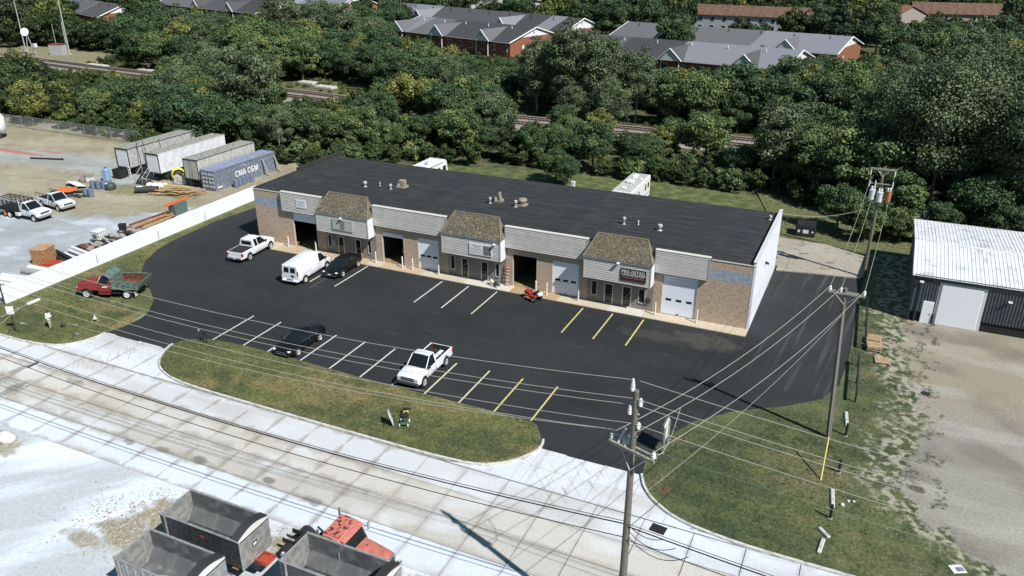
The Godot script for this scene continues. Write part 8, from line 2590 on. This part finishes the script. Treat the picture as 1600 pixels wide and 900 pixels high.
func build_railway() -> void:
	rng.seed = 55
	var ballast := mottled("ballast", [[0.25, Color(0.17, 0.15, 0.13)], [0.5, Color(0.28, 0.245, 0.21)], [0.75, Color(0.38, 0.355, 0.325)]], 3.0, 0.95, 0, 0.6, 0.05, true)
	var steel := mat("rail_rust", Color(0.085, 0.045, 0.03), 0.6, 0.3)
	var b := Mb.new()
	var pts := []
	for k in 58: pts.append(-230.0 + k * 6.2)
	for i in pts.size() - 1:
		var x0: float = pts[i]; var x1: float = pts[i + 1]
		var a := track_z(x0); var c := track_z(x1)
		var prof := [[5.4, -0.1], [4.1, 0.45], [-4.3, 0.45], [-5.6, -0.1]]
		for j in 3: b.quad(Vector3(x0, prof[j][1], a + prof[j][0]), Vector3(x1, prof[j][1], c + prof[j][0]), Vector3(x1, prof[j + 1][1], c + prof[j + 1][0]), Vector3(x0, prof[j + 1][1], a + prof[j + 1][0]))
	struct("rail_bed", b, ballast)
	var names := ["nearer railway track with rust-brown rails behind the wood", "farther railway track with rust-brown rails behind the wood"]
	for t in 2:
		var off: float = [2.1, -2.1][t]
		var o := thing("railway_track", names[t], "railway track", Vector3.ZERO, 0)
		for s in [-0.75, 0.75]:
			b = Mb.new()
			for i in pts.size() - 1:
				var A := Vector3(pts[i], 0.66, track_z(pts[i]) + off + s); var B := Vector3(pts[i + 1], 0.66, track_z(pts[i + 1]) + off + s)
				var w := Vector3(0, 0, 0.06); var h := Vector3(0, 0.16, 0)
				b.quad(A + w, B + w, B - w, A - w); b.quad(A + w - h, B + w - h, B + w, A + w); b.quad(A - w, B - w, B - w - h, A - w - h)
			obj("rail", b, steel, o)
		b = Mb.new()
		var x := -140.0
		while x < 70.0:
			b.box(Vector3(x, 0.47, track_z(x) + off), Vector3(0.24, 0.12, 2.6))
			x += 0.75
		stuff(obj("sleepers", b, mat("sleeper", Color(0.10, 0.085, 0.07), 0.95), o))
	# masts, sheds and pale slabs left of the tracks
	mat("mast_grey", Color(0.38, 0.39, 0.39), 0.5)
	for m in [[-165.5, -93, 17.0, 0.18, "tall pale mast, leftmost, by the tracks"], [-148.2, -93.6, 21.0, 0.2, "tall pale mast standing against the grey shed"], [-152.0, -96.0, 8.5, 0.16, "shorter pale post behind the grey shed"], [-157.5, -97, 7.5, 0.1, "thin dark post left of the grey shed"]]:
		var o := thing("mast", m[4], "mast", Vector3(m[0], 0, m[1]))
		b = Mb.new(); b.cyl(Vector3.ZERO, Vector3(0, m[2], 0), m[3], m[3] * 0.6, 8); obj("shaft", b, MT["mast_grey"], o)
		b = Mb.new(); b.box(Vector3(0, 0.15, 0), Vector3(0.8, 0.3, 0.8)); obj("footing", b, MT["mast_grey"], o)
	var sh := thing("equipment_shed", "grey metal shed with rusty roof between the masts", "shed", Vector3(-150.6, 0, -92.3), 0.25)
	for k in 4: bx(sh, "wall_panel", Vector3(-1.5 + k * 1.0, 1.4, 1.2), Vector3(0.97, 2.8, 0.1), "mast_grey", 0.02)
	b = Mb.new(); b.box(Vector3(0, 1.4, 0), Vector3(3.9, 2.7, 2.3)); obj("body", b, MT["mast_grey"], sh)
	b = Mb.new(); b.bev(Vector3(0, 2.88, 0), Vector3(4.2, 0.14, 2.7), 0.03); obj("roof", b, MT["rust_brown"], sh)
	var dish := thing("dish_mast", "white dish on a splayed mast by the tracks at the top left", "dish antenna", Vector3(-157.0, 0, -89.0))
	b = Mb.new(); b.lathe([Vector2(0, 0), Vector2(0.7, 0.12), Vector2(1.1, 0.35), Vector2(1.0, 0.36), Vector2(0.0, 0.1)], Vector3(-1.2, 6.0, 0), Basis(Vector3(1, 0, -0.6).normalized(), 1.25), 16); obj("dish", b, MT["car_white"], dish)
	b = Mb.new()
	for k in 3: b.cyl(Vector3(cos(k * 2.1) * 1.2, 0, sin(k * 2.1) * 1.2), Vector3(-0.9, 6.0, 0), 0.12, 0.08, 6)
	obj("leg", b, MT["mast_grey"], dish)
	bx(dish, "cabinet", Vector3(1.6, 2.6, 0), Vector3(0.9, 1.0, 0.8), "rim_white", 0.05)
	for s in [[-122, -80.8, 7.0, "pale concrete slab beside the far track at the left"], [-104, -80.4, 6.0, "second pale concrete slab beside the far track"], [-57.5, -82.5, 4.5, "pale slab in the grass beyond the tracks"], [-50.5, -79.6, 5.0, "larger pale slab in the grass beyond the tracks"]]:
		b = Mb.new(); b.bev(Vector3.ZERO, Vector3(s[2], 0.6, 2.0), 0.1)
		var q := tag(obj("concrete_slab", b, MT["kerb_concrete"]), s[3], "slab") as Node3D
		q.position = Vector3(s[0], 0.35, s[1]); q.rotation.y = -0.1
	# grassy clearings and the street beyond
	b = Mb.new(); b.slab(rounded([[-68, -77.5], [-45, -75], [-22, -73], [-22, -78], [-40, -83], [-55, -88], [-70, -88]]), -0.2, 0.03)
	var gm := mottled("rough_grass", [[0.25, Color(0.055, 0.07, 0.025)], [0.5, Color(0.10, 0.115, 0.04)], [0.75, Color(0.17, 0.155, 0.075)]], 9.0, 0.95, 0, 0.5, 0.03, true)
	struct("trackside_grass", b, gm)
	b = Mb.new(); b.slab(rounded([[-175, -88], [-150, -84], [-133, -82], [-128, -90], [-140, -99], [-178, -101]]), -0.2, 0.03)
	struct("mast_clearing", b, mottled("dry_grass", [[0.3, Color(0.12, 0.12, 0.05)], [0.65, Color(0.30, 0.27, 0.17)]], 12.0, 0.95, 0, 0.4, 0.03, true))
	b = Mb.new(); b.slab(rounded([[-14, -29], [4, -36], [24, -39.5], [46, -39.5], [54, -34], [52.8, -16], [0, -16], [-9, -22]]), -0.3, -0.06)
	struct("back_grass", b, mottled("back_grass", [[0.25, Color(0.060, 0.083, 0.028)], [0.55, Color(0.092, 0.115, 0.036)], [0.8, Color(0.15, 0.15, 0.05)]], 20.0, 0.95, 0, 0.5, 0.02, true))
	b = Mb.new(); b.slab(poly([[52, -26], [61.5, -23.5], [65, -24], [110, -24], [110, -45], [46, -45]]), -0.3, 0.072)
	struct("shaded_grass", b, gm)

func gable_roof(o: Node3D, x0: float, x1: float, ridge: float, eave: float, hd: float, m: Material) -> void:
	var b := Mb.new()
	var t := 0.18
	for s in [1.0, -1.0]:
		var A := Vector3(x0, eave, s * hd); var B := Vector3(x1, eave, s * hd); var C := Vector3(x1, ridge, 0); var D := Vector3(x0, ridge, 0)
		var dn := Vector3(0, -t, 0)
		if s > 0: b.quad(A, B, C, D); b.quad(A + dn, B + dn, B, A)
		else: b.quad(B, A, D, C); b.quad(B + dn, A + dn, A, B)
		for e in [[A, D], [B, C]]: b.quad(e[0] + dn, e[0], e[1], e[1] + dn)
	obj("roof", b, m, o)

func townhouses() -> void:
	rng.seed = 66
	var sh := []
	for k in 4: sh.append(mottled("roof_shingle_%d" % k, [[0.25, [Color(0.036, 0.038, 0.042), Color(0.052, 0.054, 0.058), Color(0.085, 0.090, 0.098), Color(0.12, 0.128, 0.145)][k]], [0.7, [Color(0.056, 0.058, 0.063), Color(0.080, 0.082, 0.087), Color(0.145, 0.152, 0.165), Color(0.25, 0.265, 0.30)][k]]], 7.0, 0.9, 0, 0.4, 0.05))
	var brick := mottled("house_brick", [[0.3, Color(0.20, 0.075, 0.042)], [0.65, Color(0.28, 0.115, 0.068)]], 3.0, 0.9, 0, 0.2)
	var whit := mottled("house_white", [[0.3, Color(0.62, 0.63, 0.66)], [0.65, Color(0.72, 0.73, 0.76)]], 4.0, 0.7, 0, 0.1)
	var win := mat("house_window", Color(0.02, 0.024, 0.028), 0.15)
	MT["house_white"] = whit
	# label, ridge left, ridge right, ridge height, eave, half depth, roof sections [from, to, tone], gables (fractions), end wall shown
	var rows := [
		["white-gabled brick townhouse row nearest the railway, left of the middle", Vector2(-76, -162.5), Vector2(-30.3, -148.6), 7.2, 4.0, 11.2, [[0, 0.16, 3], [0.16, 0.36, 2], [0.36, 0.66, 0], [0.66, 1, 0]], [0.06, 0.42, 0.80], true],
		["long dark-roofed townhouse row with a bright gable, behind the nearest row", Vector2(-106, -196.5), Vector2(-23.8, -169.1), 8.0, 4.0, 11.5, [[0, 0.14, 2], [0.14, 0.3, 3], [0.3, 0.76, 1], [0.76, 0.86, 0], [0.86, 0.93, 3], [0.93, 1, 0]], [0.3, 0.74], true],
		["grey-roofed townhouse row nearest the railway, right of the middle", Vector2(-14.6, -142), Vector2(42, -131.5), 7.0, 4.0, 11.0, [[0, 0.26, 1], [0.26, 0.52, 0], [0.52, 1, 3]], [0.24, 0.535, 0.84], false],
		["long pale grey-roofed townhouse row behind the right front row", Vector2(-12.3, -175.5), Vector2(50.4, -163.1), 7.0, 4.0, 12.0, [[0, 0.3, 2], [0.3, 0.65, 2], [0.65, 1, 3]], [0.27, 0.8], true],
		["brick and white gabled house row at the upper left, behind dark trees", Vector2(-214, -198), Vector2(-146.2, -179.6), 8.0, 4.6, 9.5, [[0, 0.4, 2], [0.4, 0.8, 1], [0.8, 1, 0]], [0.45, 0.78], true],
		["dark-roofed house with white gable at the far left, behind conifers", Vector2(-236, -168), Vector2(-191.5, -151.5), 7.6, 4.0, 9.5, [[0, 0.6, 2], [0.6, 1, 1]], [0.5], true],
		["grey-roofed brick house row partly hidden at the top left", Vector2(-200, -233), Vector2(-131, -209), 9.0, 5.0, 10.0, [[0, 0.5, 2], [0.5, 1, 3]], [0.6], true]]
	for r in rows:
		var L: Vector2 = r[1]; var R: Vector2 = r[2]
		var mid := (L + R) / 2; var len := L.distance_to(R)
		var o := thing("townhouse_row", r[0], "townhouses", Vector3(mid.x, 0, mid.y), atan2(-(R.y - L.y), R.x - L.x))
		var rh: float = r[3]; var eh: float = r[4]; var hd: float = r[5]
		var b := Mb.new()
		b.span(Vector3(-len / 2 + 0.4, 0, -hd + 0.7), Vector3(len / 2 - 0.4, eh - 0.2, hd - 0.7))
		obj("wall", b, brick, o)
		for s in r[6]: gable_roof(o, -len / 2 + s[0] * len, -len / 2 + s[1] * len - 0.02, rh + (0.03 if s[2] == 3 else 0.0), eh, hd, sh[s[2]])
		# gable ends
		for e in [-1.0, 1.0]:
			var x: float = e * (len / 2 - 0.5)
			b = Mb.new()
			b.prism(poly([[-hd + 0.8, eh - 0.3], [hd - 0.8, eh - 0.3], [0, rh - 0.25]]), x - 0.06, x + 0.06, 1)
			var g := obj("gable_end", b, brick, o)
			b = Mb.new()
			var f := 0.34
			b.prism(poly([[-hd * 0.66, lerpf(eh, rh, 0.26)], [hd * 0.66, lerpf(eh, rh, 0.26)], [0, rh - 0.3]]) if e > 0 else poly([[-hd * 0.6, lerpf(eh, rh, 0.3)], [hd * 0.6, lerpf(eh, rh, 0.3)], [0, rh - 0.3]]), x + e * 0.06, x + e * 0.10, 1)
			obj("white_boarding", b, whit, g)
			for s in [-1.0, 1.0]:
				b = Mb.new()
				b.cyl(Vector3(e * (len / 2 + 0.02), eh - 0.12, s * hd), Vector3(e * (len / 2 + 0.02), rh - 0.1, 0), 0.2, 0.2, 4)
				obj("barge_board", b, whit, g)
			b = Mb.new(); b.box(Vector3(x + e * 0.12, rh - 1.35, 0.6), Vector3(0.06, 0.7, 0.5)); obj("vent", b, MT["old_wood"], g)
			b = Mb.new(); b.box(Vector3(x + e * 0.1, eh - 2.0, hd * 0.45), Vector3(0.08, 1.7, 0.9)); obj("window", b, whit, g)
		# front gables with porches
		for gf in r[7]:
			var gx: float = -len / 2 + gf * len
			var w := 3.1
			var gh := rh - 0.35
			var z1 := hd + 1.2
			b = Mb.new()
			var ez := 0.0
			for s in [-1.0, 1.0]:
				var A := Vector3(gx + s * w, eh - 0.05, z1); var B := Vector3(gx, gh, z1); var C := Vector3(gx, gh, 0.4); var D := Vector3(gx + s * w, eh - 0.05, hd * 0.9)
				if s > 0: b.quad(B, A, D, C)
				else: b.quad(A, B, C, D)
			var gr := obj("gable_roof", b, sh[clampi(int(r[6][1][2]), 1, 3)], o)
			b = Mb.new(); b.prism(poly([[gx - w + 0.5, eh - 0.1], [gx + w - 0.5, eh - 0.1], [gx, gh - 0.35]]), z1 - 0.12, z1 - 0.02)
			obj("gable_front", b, whit, gr)
			for s in [-1.0, 1.0]:
				b = Mb.new(); b.cyl(Vector3(gx + s * w, eh - 0.1, z1), Vector3(gx, gh - 0.02, z1), 0.17, 0.17, 4); obj("barge_board", b, whit, gr)
				b = Mb.new(); b.cyl(Vector3(gx + s * (w - 0.9), 0, z1 - 0.5), Vector3(gx + s * (w - 0.9), eh - 0.2, z1 - 0.5), 0.14, 0.14, 8); obj("porch_column", b, whit, gr)
			b = Mb.new(); b.cyl(Vector3(gx, gh - 1.3, z1 - 0.03), Vector3(gx, gh - 1.3, z1 + 0.03), 0.28, 0.28, 10); obj("round_vent", b, MT["old_wood"], gr)
		# windows and doors along the front, gutter
		var n := int(len / 4.2)
		for k in n:
			var x := -len / 2 + (k + 0.5) * len / n
			b = Mb.new(); b.box(Vector3(x, eh - 1.75, hd - 0.66), Vector3(1.5, 1.7, 0.1)); var fr := obj("window_frame", b, whit, o)
			for s in [-0.36, 0.36]:
				b = Mb.new(); b.box(Vector3(x + s, eh - 1.75, hd - 0.6), Vector3(0.6, 1.45, 0.06)); obj("pane", b, win, fr)
		b = Mb.new(); b.box(Vector3(0, eh - 0.16, hd + 0.05), Vector3(len, 0.16, 0.14)); obj("gutter", b, whit, o)
		for k in int(len / 9.0):
			var x := -len / 2 + 5.0 + k * 9.0
			b = Mb.new(); b.cyl(Vector3(x, rh - 0.9, 2.6), Vector3(x, rh + 0.05, 2.6), 0.13, 0.13, 8); obj("roof_vent", b, whit if r[6][0][2] != 2 else MT["frame_black"], o)
	# the brown-roofed houses far behind
	var br := mottled("brown_roof", [[0.3, Color(0.10, 0.058, 0.040)], [0.65, Color(0.155, 0.09, 0.062)]], 8.0, 0.9, 0, 0.3)
	var br2 := mottled("orange_roof", [[0.3, Color(0.19, 0.085, 0.05)], [0.65, Color(0.27, 0.13, 0.08)]], 8.0, 0.9, 0, 0.3)
	var grey := mottled("grey_board", [[0.3, Color(0.33, 0.36, 0.40)], [0.65, Color(0.42, 0.45, 0.49)]], 4.0, 0.8, 0, 0.1)
	for h in [["long two-storey grey house with brown roof behind the grey townhouses", Vector3(10.5, 0, -231), -0.02, 44.0, 7.0, 8.2, 5.4, br, grey], ["brown-roofed two-storey house with tan walls at the top right", Vector3(78, 0, -268), 0.12, 30.0, 7.5, 8.6, 5.4, br, mat("tan_wall", Color(0.42, 0.37, 0.29), 0.8)], ["orange-brown hipped roof house left of the top right brown house", Vector3(58, 0, -258), -0.75, 16.0, 8.0, 8.2, 5.0, br2, MT["old_wood"]], ["brown-roofed house half hidden by trees behind the right grey roofs", Vector3(38, 0, -236), 0.05, 15.0, 6.5, 7.6, 5.0, br, grey]]:
		var o := thing("house", h[0], "house", h[1], h[2])
		var len: float = h[3]; var hd: float = h[4]
		var b := Mb.new(); b.span(Vector3(-len / 2 + 0.4, 0, -hd + 0.5), Vector3(len / 2 - 0.4, h[6], hd - 0.5)); obj("wall", b, h[8], o)
		gable_roof(o, -len / 2, len / 2, h[5], h[6], hd, h[7])
		for e in [-1.0, 1.0]:
			b = Mb.new(); b.prism(poly([[-hd + 0.5, h[6] - 0.1], [hd - 0.5, h[6] - 0.1], [0, h[5] - 0.25]]), e * (len / 2 - 0.5) - 0.05, e * (len / 2 - 0.5) + 0.05, 1); obj("gable_end", b, h[8], o)
		var n := int(len / 4.0)
		for k in n:
			for y in [1.5, 4.1]:
				b = Mb.new(); b.box(Vector3(-len / 2 + (k + 0.5) * len / n, y, hd - 0.46), Vector3(1.3, 1.3, 0.1)); var fr := obj("window_frame", b, whit, o)
				b = Mb.new(); b.box(Vector3(-len / 2 + (k + 0.5) * len / n, y, hd - 0.4), Vector3(1.1, 1.1, 0.06)); obj("pane", b, win, fr)
	# street and parking at the top middle with two cars
	var b := Mb.new(); b.slab(poly([[-125, -262], [-62, -278], [-55, -345], [-140, -330]]), -0.2, 0.04)
	struct("far_street", b, mottled("far_concrete", [[0.3, Color(0.30, 0.29, 0.26)], [0.65, Color(0.46, 0.45, 0.42)]], 12.0, 0.9, 0, 0.2, 0.02, true))
	b = Mb.new(); b.slab(poly([[-118, -281], [-70, -292], [-69, -297], [-118, -286]]), -0.2, 0.09)
	struct("far_verge", b, MT["rough_grass"])
	var v := thing("suv", "black car parked on the far street at the top middle", "car", Vector3(-83, 0.04, -283), 0.3)
	sedan(v, "car_black", false); v.scale = Vector3(1.15, 1.25, 1.15)
	v = thing("car", "white car parked on the far street at the top middle, left of the black one", "car", Vector3(-95, 0.04, -275), 0.25)
	sedan(v, "car_white", false)
	b = Mb.new(); b.slab(poly([[35, -81.5], [50, -84], [62, -84], [62, -87], [48, -87], [34, -84]]), -0.2, 0.05)
	struct("back_lane", b, MT["far_concrete"])

# ---- the person on the left lawn, and tufts in the grass
func caps(p: Vector3, q: Array) -> float:
	var a: Vector3 = q[0]
	var d: Vector3 = q[1] - a
	var t := clampf((p - a).dot(d) / maxf(d.length_squared(), 1e-6), 0, 1)
	return (p - a - d * t).length() - lerpf(q[2], q[3], t)

func field(p: Vector3, bones: Array, k: float) -> float:
	var s := 9.0
	for q in bones:
		var d := caps(p, q)
		var h := maxf(k - absf(s - d), 0.0) / k
		s = minf(s, d) - h * h * k * 0.25
	return s

# surface nets of a field into b
func nets(f: Callable, lo: Vector3, hi: Vector3, h: float, b: Mb) -> void:
	var n := Vector3i(((hi - lo) / h).ceil()) + Vector3i.ONE
	var val := PackedFloat32Array()
	val.resize(n.x * n.y * n.z)
	var id := func(i: int, j: int, k: int) -> int: return (k * n.y + j) * n.x + i
	for k in n.z:
		for j in n.y:
			for i in n.x: val[(k * n.y + j) * n.x + i] = f.call(lo + Vector3(i, j, k) * h)
	var vert := {}
	for k in n.z - 1:
		for j in n.y - 1:
			for i in n.x - 1:
				var s := Vector3.ZERO
				var m := 0
				for e in [[0, 0, 0, 1, 0, 0], [0, 1, 0, 1, 1, 0], [0, 0, 1, 1, 0, 1], [0, 1, 1, 1, 1, 1], [0, 0, 0, 0, 1, 0], [1, 0, 0, 1, 1, 0], [0, 0, 1, 0, 1, 1], [1, 0, 1, 1, 1, 1], [0, 0, 0, 0, 0, 1], [1, 0, 0, 1, 0, 1], [0, 1, 0, 0, 1, 1], [1, 1, 0, 1, 1, 1]]:
					var a := val[id.call(i + e[0], j + e[1], k + e[2])]
					var c := val[id.call(i + e[3], j + e[4], k + e[5])]
					if (a < 0.0) != (c < 0.0):
						s += Vector3(e[0], e[1], e[2]).lerp(Vector3(e[3], e[4], e[5]), a / (a - c))
						m += 1
				if m: vert[Vector3i(i, j, k)] = lo + (Vector3(i, j, k) + s / m) * h
	for c in vert:
		for ax in 3:
			var e: Vector3i = [Vector3i(1, 0, 0), Vector3i(0, 1, 0), Vector3i(0, 0, 1)][ax]
			var u: Vector3i = [Vector3i(0, 1, 0), Vector3i(0, 0, 1), Vector3i(1, 0, 0)][ax]
			var w: Vector3i = [Vector3i(0, 0, 1), Vector3i(1, 0, 0), Vector3i(0, 1, 0)][ax]
			var g: Vector3i = c
			var a0 := val[id.call(g.x, g.y, g.z)]
			var a1 := val[id.call(g.x + e.x, g.y + e.y, g.z + e.z)]
			if (a0 < 0.0) == (a1 < 0.0): continue
			if not (vert.has(g - u) and vert.has(g - w) and vert.has(g - u - w)): continue
			if a0 < 0.0: b.quad(vert[g - u - w], vert[g - w], vert[g], vert[g - u])
			else: b.quad(vert[g - u - w], vert[g - u], vert[g], vert[g - w])

func build_person() -> void:
	var skin := mat("skin", Color(0.30, 0.18, 0.12), 0.6)
	var v := thing("person", "person in a white hooded top and pale trousers standing on the left lawn, looking down at a phone", "person", Vector3(-1.3, 0.06, 24.9), 0.25)
	v.set_meta("label", "person in white top and pale trousers standing on the lawn, looking at a phone")
	var legs := []; var arms := []; var trunk := []; var feet := []
	for s in [-1.0, 1.0]:
		var st: float = 0.05 * s
		legs.append([Vector3(0, 0.92, s * 0.085), Vector3(0.02 + st, 0.50, s * 0.095), 0.088, 0.058])
		legs.append([Vector3(0.02 + st, 0.50, s * 0.095), Vector3(st - 0.02, 0.09, s * 0.10), 0.055, 0.038])
		feet.append([Vector3(st - 0.04, 0.045, s * 0.10), Vector3(st + 0.16, 0.035, s * 0.115), 0.042, 0.034])
		arms.append([Vector3(0, 1.40, s * 0.175), Vector3(-0.01, 1.13, s * 0.225), 0.052, 0.040])
		arms.append([Vector3(-0.01, 1.13, s * 0.225), Vector3(0.25, 1.17, s * 0.085), 0.039, 0.027])
	trunk = [[Vector3(0, 0.95, -0.05), Vector3(0, 0.95, 0.05), 0.105, 0.105], [Vector3(0, 0.98, 0), Vector3(0, 1.18, 0), 0.11, 0.105], [Vector3(0, 1.18, -0.03), Vector3(0.01, 1.36, -0.07), 0.11, 0.085], [Vector3(0, 1.18, 0.03), Vector3(0.01, 1.36, 0.07), 0.11, 0.085], [Vector3(0, 1.40, -0.16), Vector3(0, 1.40, 0.16), 0.055, 0.055], [Vector3(0.01, 1.42, 0), Vector3(0.05, 1.54, 0), 0.052, 0.048]]
	var b := Mb.new()
	var all := legs + arms + trunk + feet
	nets(func(p): return field(p, all, 0.05), Vector3(-0.24, -0.02, -0.34), Vector3(0.36, 1.58, 0.34), 0.017, b)
	# head bowed towards the phone, with brow, nose, mouth, chin, eyes and ears
	var hd := Transform3D(Basis(Vector3.BACK, -0.45), Vector3(0.07, 1.60, 0))
	var face := [[Vector3(-0.015, 0.03, 0), Vector3(0.005, 0.02, 0), 0.088, 0.085], [Vector3(0.01, -0.03, 0), Vector3(0.03, -0.085, 0), 0.070, 0.040], [Vector3(0.088, 0.015, 0), Vector3(0.108, -0.022, 0), 0.010, 0.014], [Vector3(0.07, 0.03, -0.04), Vector3(0.07, 0.03, 0.04), 0.018, 0.018], [Vector3(0.078, -0.052, -0.02), Vector3(0.078, -0.052, 0.02), 0.010, 0.010], [Vector3(-0.005, 0.0, -0.086), Vector3(-0.015, -0.03, -0.086), 0.016, 0.012], [Vector3(-0.005, 0.0, 0.086), Vector3(-0.015, -0.03, 0.086), 0.016, 0.012]]
	nets(func(p): return field(hd.affine_inverse() * p, face, 0.02), Vector3(-0.06, 1.46, -0.12), Vector3(0.22, 1.72, 0.12), 0.008, b)
	# hands: palm, thumb and four fingers curled round the phone
	for s in [-1.0, 1.0]:
		var w: Vector3 = Vector3(0.25, 1.17, s * 0.085)
		var hb := [[w, w + Vector3(0.07, 0.02, -s * 0.03), 0.024, 0.026]]
		for k in 4:
			var r0: Vector3 = w + Vector3(0.075, -0.015 + k * 0.018, -s * (0.025 + 0.004 * k))
			var m: Vector3 = r0 + Vector3(0.042 - 0.004 * absf(k - 1.5), 0.006, -s * 0.004)
			hb.append([r0, m, 0.0095, 0.0085]); hb.append([m, m + Vector3(0.012, 0.006, -s * 0.028), 0.0085, 0.007])
		hb.append([w + Vector3(0.03, 0.025, -s * 0.02), w + Vector3(0.065, 0.055, -s * 0.035), 0.011, 0.009])
		nets(func(p): return field(p, hb, 0.008), w - Vector3(0.05, 0.07, 0.08), w + Vector3(0.19, 0.12, 0.08), 0.007, b)
	b.smooth(60)
	obj("body", b, skin, v)
	var cloth := func(called: String, bones: Array, fat: float, lo: Vector3, hi: Vector3, m: Material) -> void:
		var c := Mb.new()
		nets(func(p): return maxf(field(p, bones, 0.06) - fat, maxf(lo.y + 0.03 - p.y, p.y - hi.y + 0.03)), lo, hi, 0.018, c)
		c.smooth(60)
		obj(called, c, m, v)
	cloth.call("hooded_top", arms + trunk.slice(0, 5) + [[Vector3(-0.07, 1.44, -0.05), Vector3(-0.07, 1.44, 0.05), 0.06, 0.06]], 0.028, Vector3(-0.26, 0.80, -0.34), Vector3(0.30, 1.53, 0.34), mat("hoodie", Color(0.68, 0.68, 0.68), 0.9))
	cloth.call("trousers", legs + trunk.slice(0, 1), 0.022, Vector3(-0.2, 0.04, -0.26), Vector3(0.24, 0.98, 0.26), mat("trousers", Color(0.34, 0.33, 0.29), 0.9))
	for f in feet:
		var c := Mb.new()
		nets(func(p): return maxf(field(p, [f], 0.02) - 0.012, 0.0 - p.y), Vector3(-0.18, -0.02, -0.22), Vector3(0.28, 0.12, 0.22), 0.014, c)
		c.smooth(60)
		obj("shoe", c, MT["rail_black"], v)
	var c := Mb.new()
	nets(func(p):
		var q: Vector3 = hd.affine_inverse() * p
		return maxf(field(q, [[Vector3(-0.022, 0.035, 0), Vector3(0.0, 0.035, 0), 0.098, 0.094]], 0.02), minf(q.x - 0.035, 0.045 - q.y + 0.0)) , Vector3(-0.10, 1.48, -0.14), Vector3(0.24, 1.76, 0.14), 0.009, c)
	c.smooth(60)
	obj("hair", c, mat("hair", Color(0.012, 0.010, 0.009), 0.6), v)
	for s in [-1.0, 1.0]:
		c = Mb.new(); c.ball(hd * Vector3(0.082, 0.008, s * 0.032), Vector3(0.008, 0.006, 0.010), 8, 5)
		obj("eye", c, MT["rail_black"], v)
	var at := v.position + Vector3(0.375, 1.205, 0).rotated(Vector3.UP, 0.25)
	var ph := thing("phone", "dark phone held in both hands by the person on the lawn", "phone", at, 0.25)
	bx(ph, "case", Vector3.ZERO, Vector3(0.012, 0.075, 0.15), "rail_black", 0.004, Basis(Vector3.BACK, 0.6))
	bx(ph, "screen", Vector3(-0.007, 0.004, 0), Vector3(0.004, 0.066, 0.14), "car_glass", 0.001, Basis(Vector3.BACK, 0.6))

func grass_tufts() -> void:
	rng.seed = 88
	var b := Mb.new()
	for k in 9:
		var a := rng.randf() * TAU
		var r := Vector3(cos(a), 0, sin(a)) * rng.randf_range(0.0, 0.09)
		var d := Vector3(cos(a + 1.2), 0, sin(a + 1.2)) * 0.022
		var t := r * 2.0 + Vector3(0, rng.randf_range(0.05, 0.11), 0)
		b.tint = Color(1, 1, 1) * rng.randf_range(0.7, 1.3)
		b.tri(r - d, r + d, t)
	for i in b.n.size(): b.n[i] = (b.n[i] * 0.4 + Vector3.UP).normalized()
	var m := b.mesh()
	var isl := Geometry2D.offset_polygon(rounded(ISLAND), -0.25)[0]
	var spots := []
	while spots.size() < 9000:
		var p := Vector2(rng.randf_range(10, 44), rng.randf_range(20, 27))
		if Geometry2D.is_point_in_polygon(p, isl): spots.append([p, 0.12, 0.02 + clampf((p.y - 25.9) * 0.35, 0, 0.4)])
	while spots.size() < 19500:
		var p := Vector2(rng.randf_range(50.8, 68), rng.randf_range(-9, 27.0))
		var far := p.x > 62.0
		if p.x < 62.0 and p.y < 12.0 and p.x < 61.6: continue
		if p.y < 17.0 and p.x < 56.0: continue
		if p.y > 24.5 and p.x < 54.5: continue
		if far and n01(nB, p.x * 1.3, p.y) < 0.5 + (p.x - 63.0) * 0.02: continue
		spots.append([p, 0.06, 0.0])
	while spots.size() < 26000:
		var p := Vector2(rng.randf_range(-9.4, 3.3), rng.randf_range(-6, 26.6))
		var inl := p.y > 19.0 and p.x < 3.0 or p.x < -8.9 + maxf(0.0, (p.y - 6.0) * 0.72)
		if not inl or (p.y > 25.5 and p.x > 1.5): continue
		spots.append([p, 0.06, -0.05])
	var mm := MultiMesh.new()
	mm.transform_format = MultiMesh.TRANSFORM_3D
	mm.use_colors = true
	mm.mesh = m
	mm.instance_count = spots.size()
	for i in spots.size():
		var p: Vector2 = spots[i][0]
		var s := rng.randf_range(0.5, 1.0)
		mm.set_instance_transform(i, Transform3D(Basis(Vector3.UP, rng.randf() * TAU).scaled(Vector3(s, s * rng.randf_range(0.4, 0.8), s)), Vector3(p.x, spots[i][1], p.y)))
		var q := grass_at(p.x, p.y, spots[i][2]) * (Color(0.7, 0.8, 0.88) if p.x > 49.0 else Color(1, 1, 1)) * rng.randf_range(0.6, 1.25)
		q.a = 1.0
		mm.set_instance_color(i, q)
	var o := MultiMeshInstance3D.new()
	o.multimesh = mm
	o.material_override = mat("tuft", Color(1, 1, 1), 0.8, 0.0, true)
	o.name = "grass"
	add_child(o)
	stuff(tag(o, "short mown grass on the lawns and the island", "grass"))
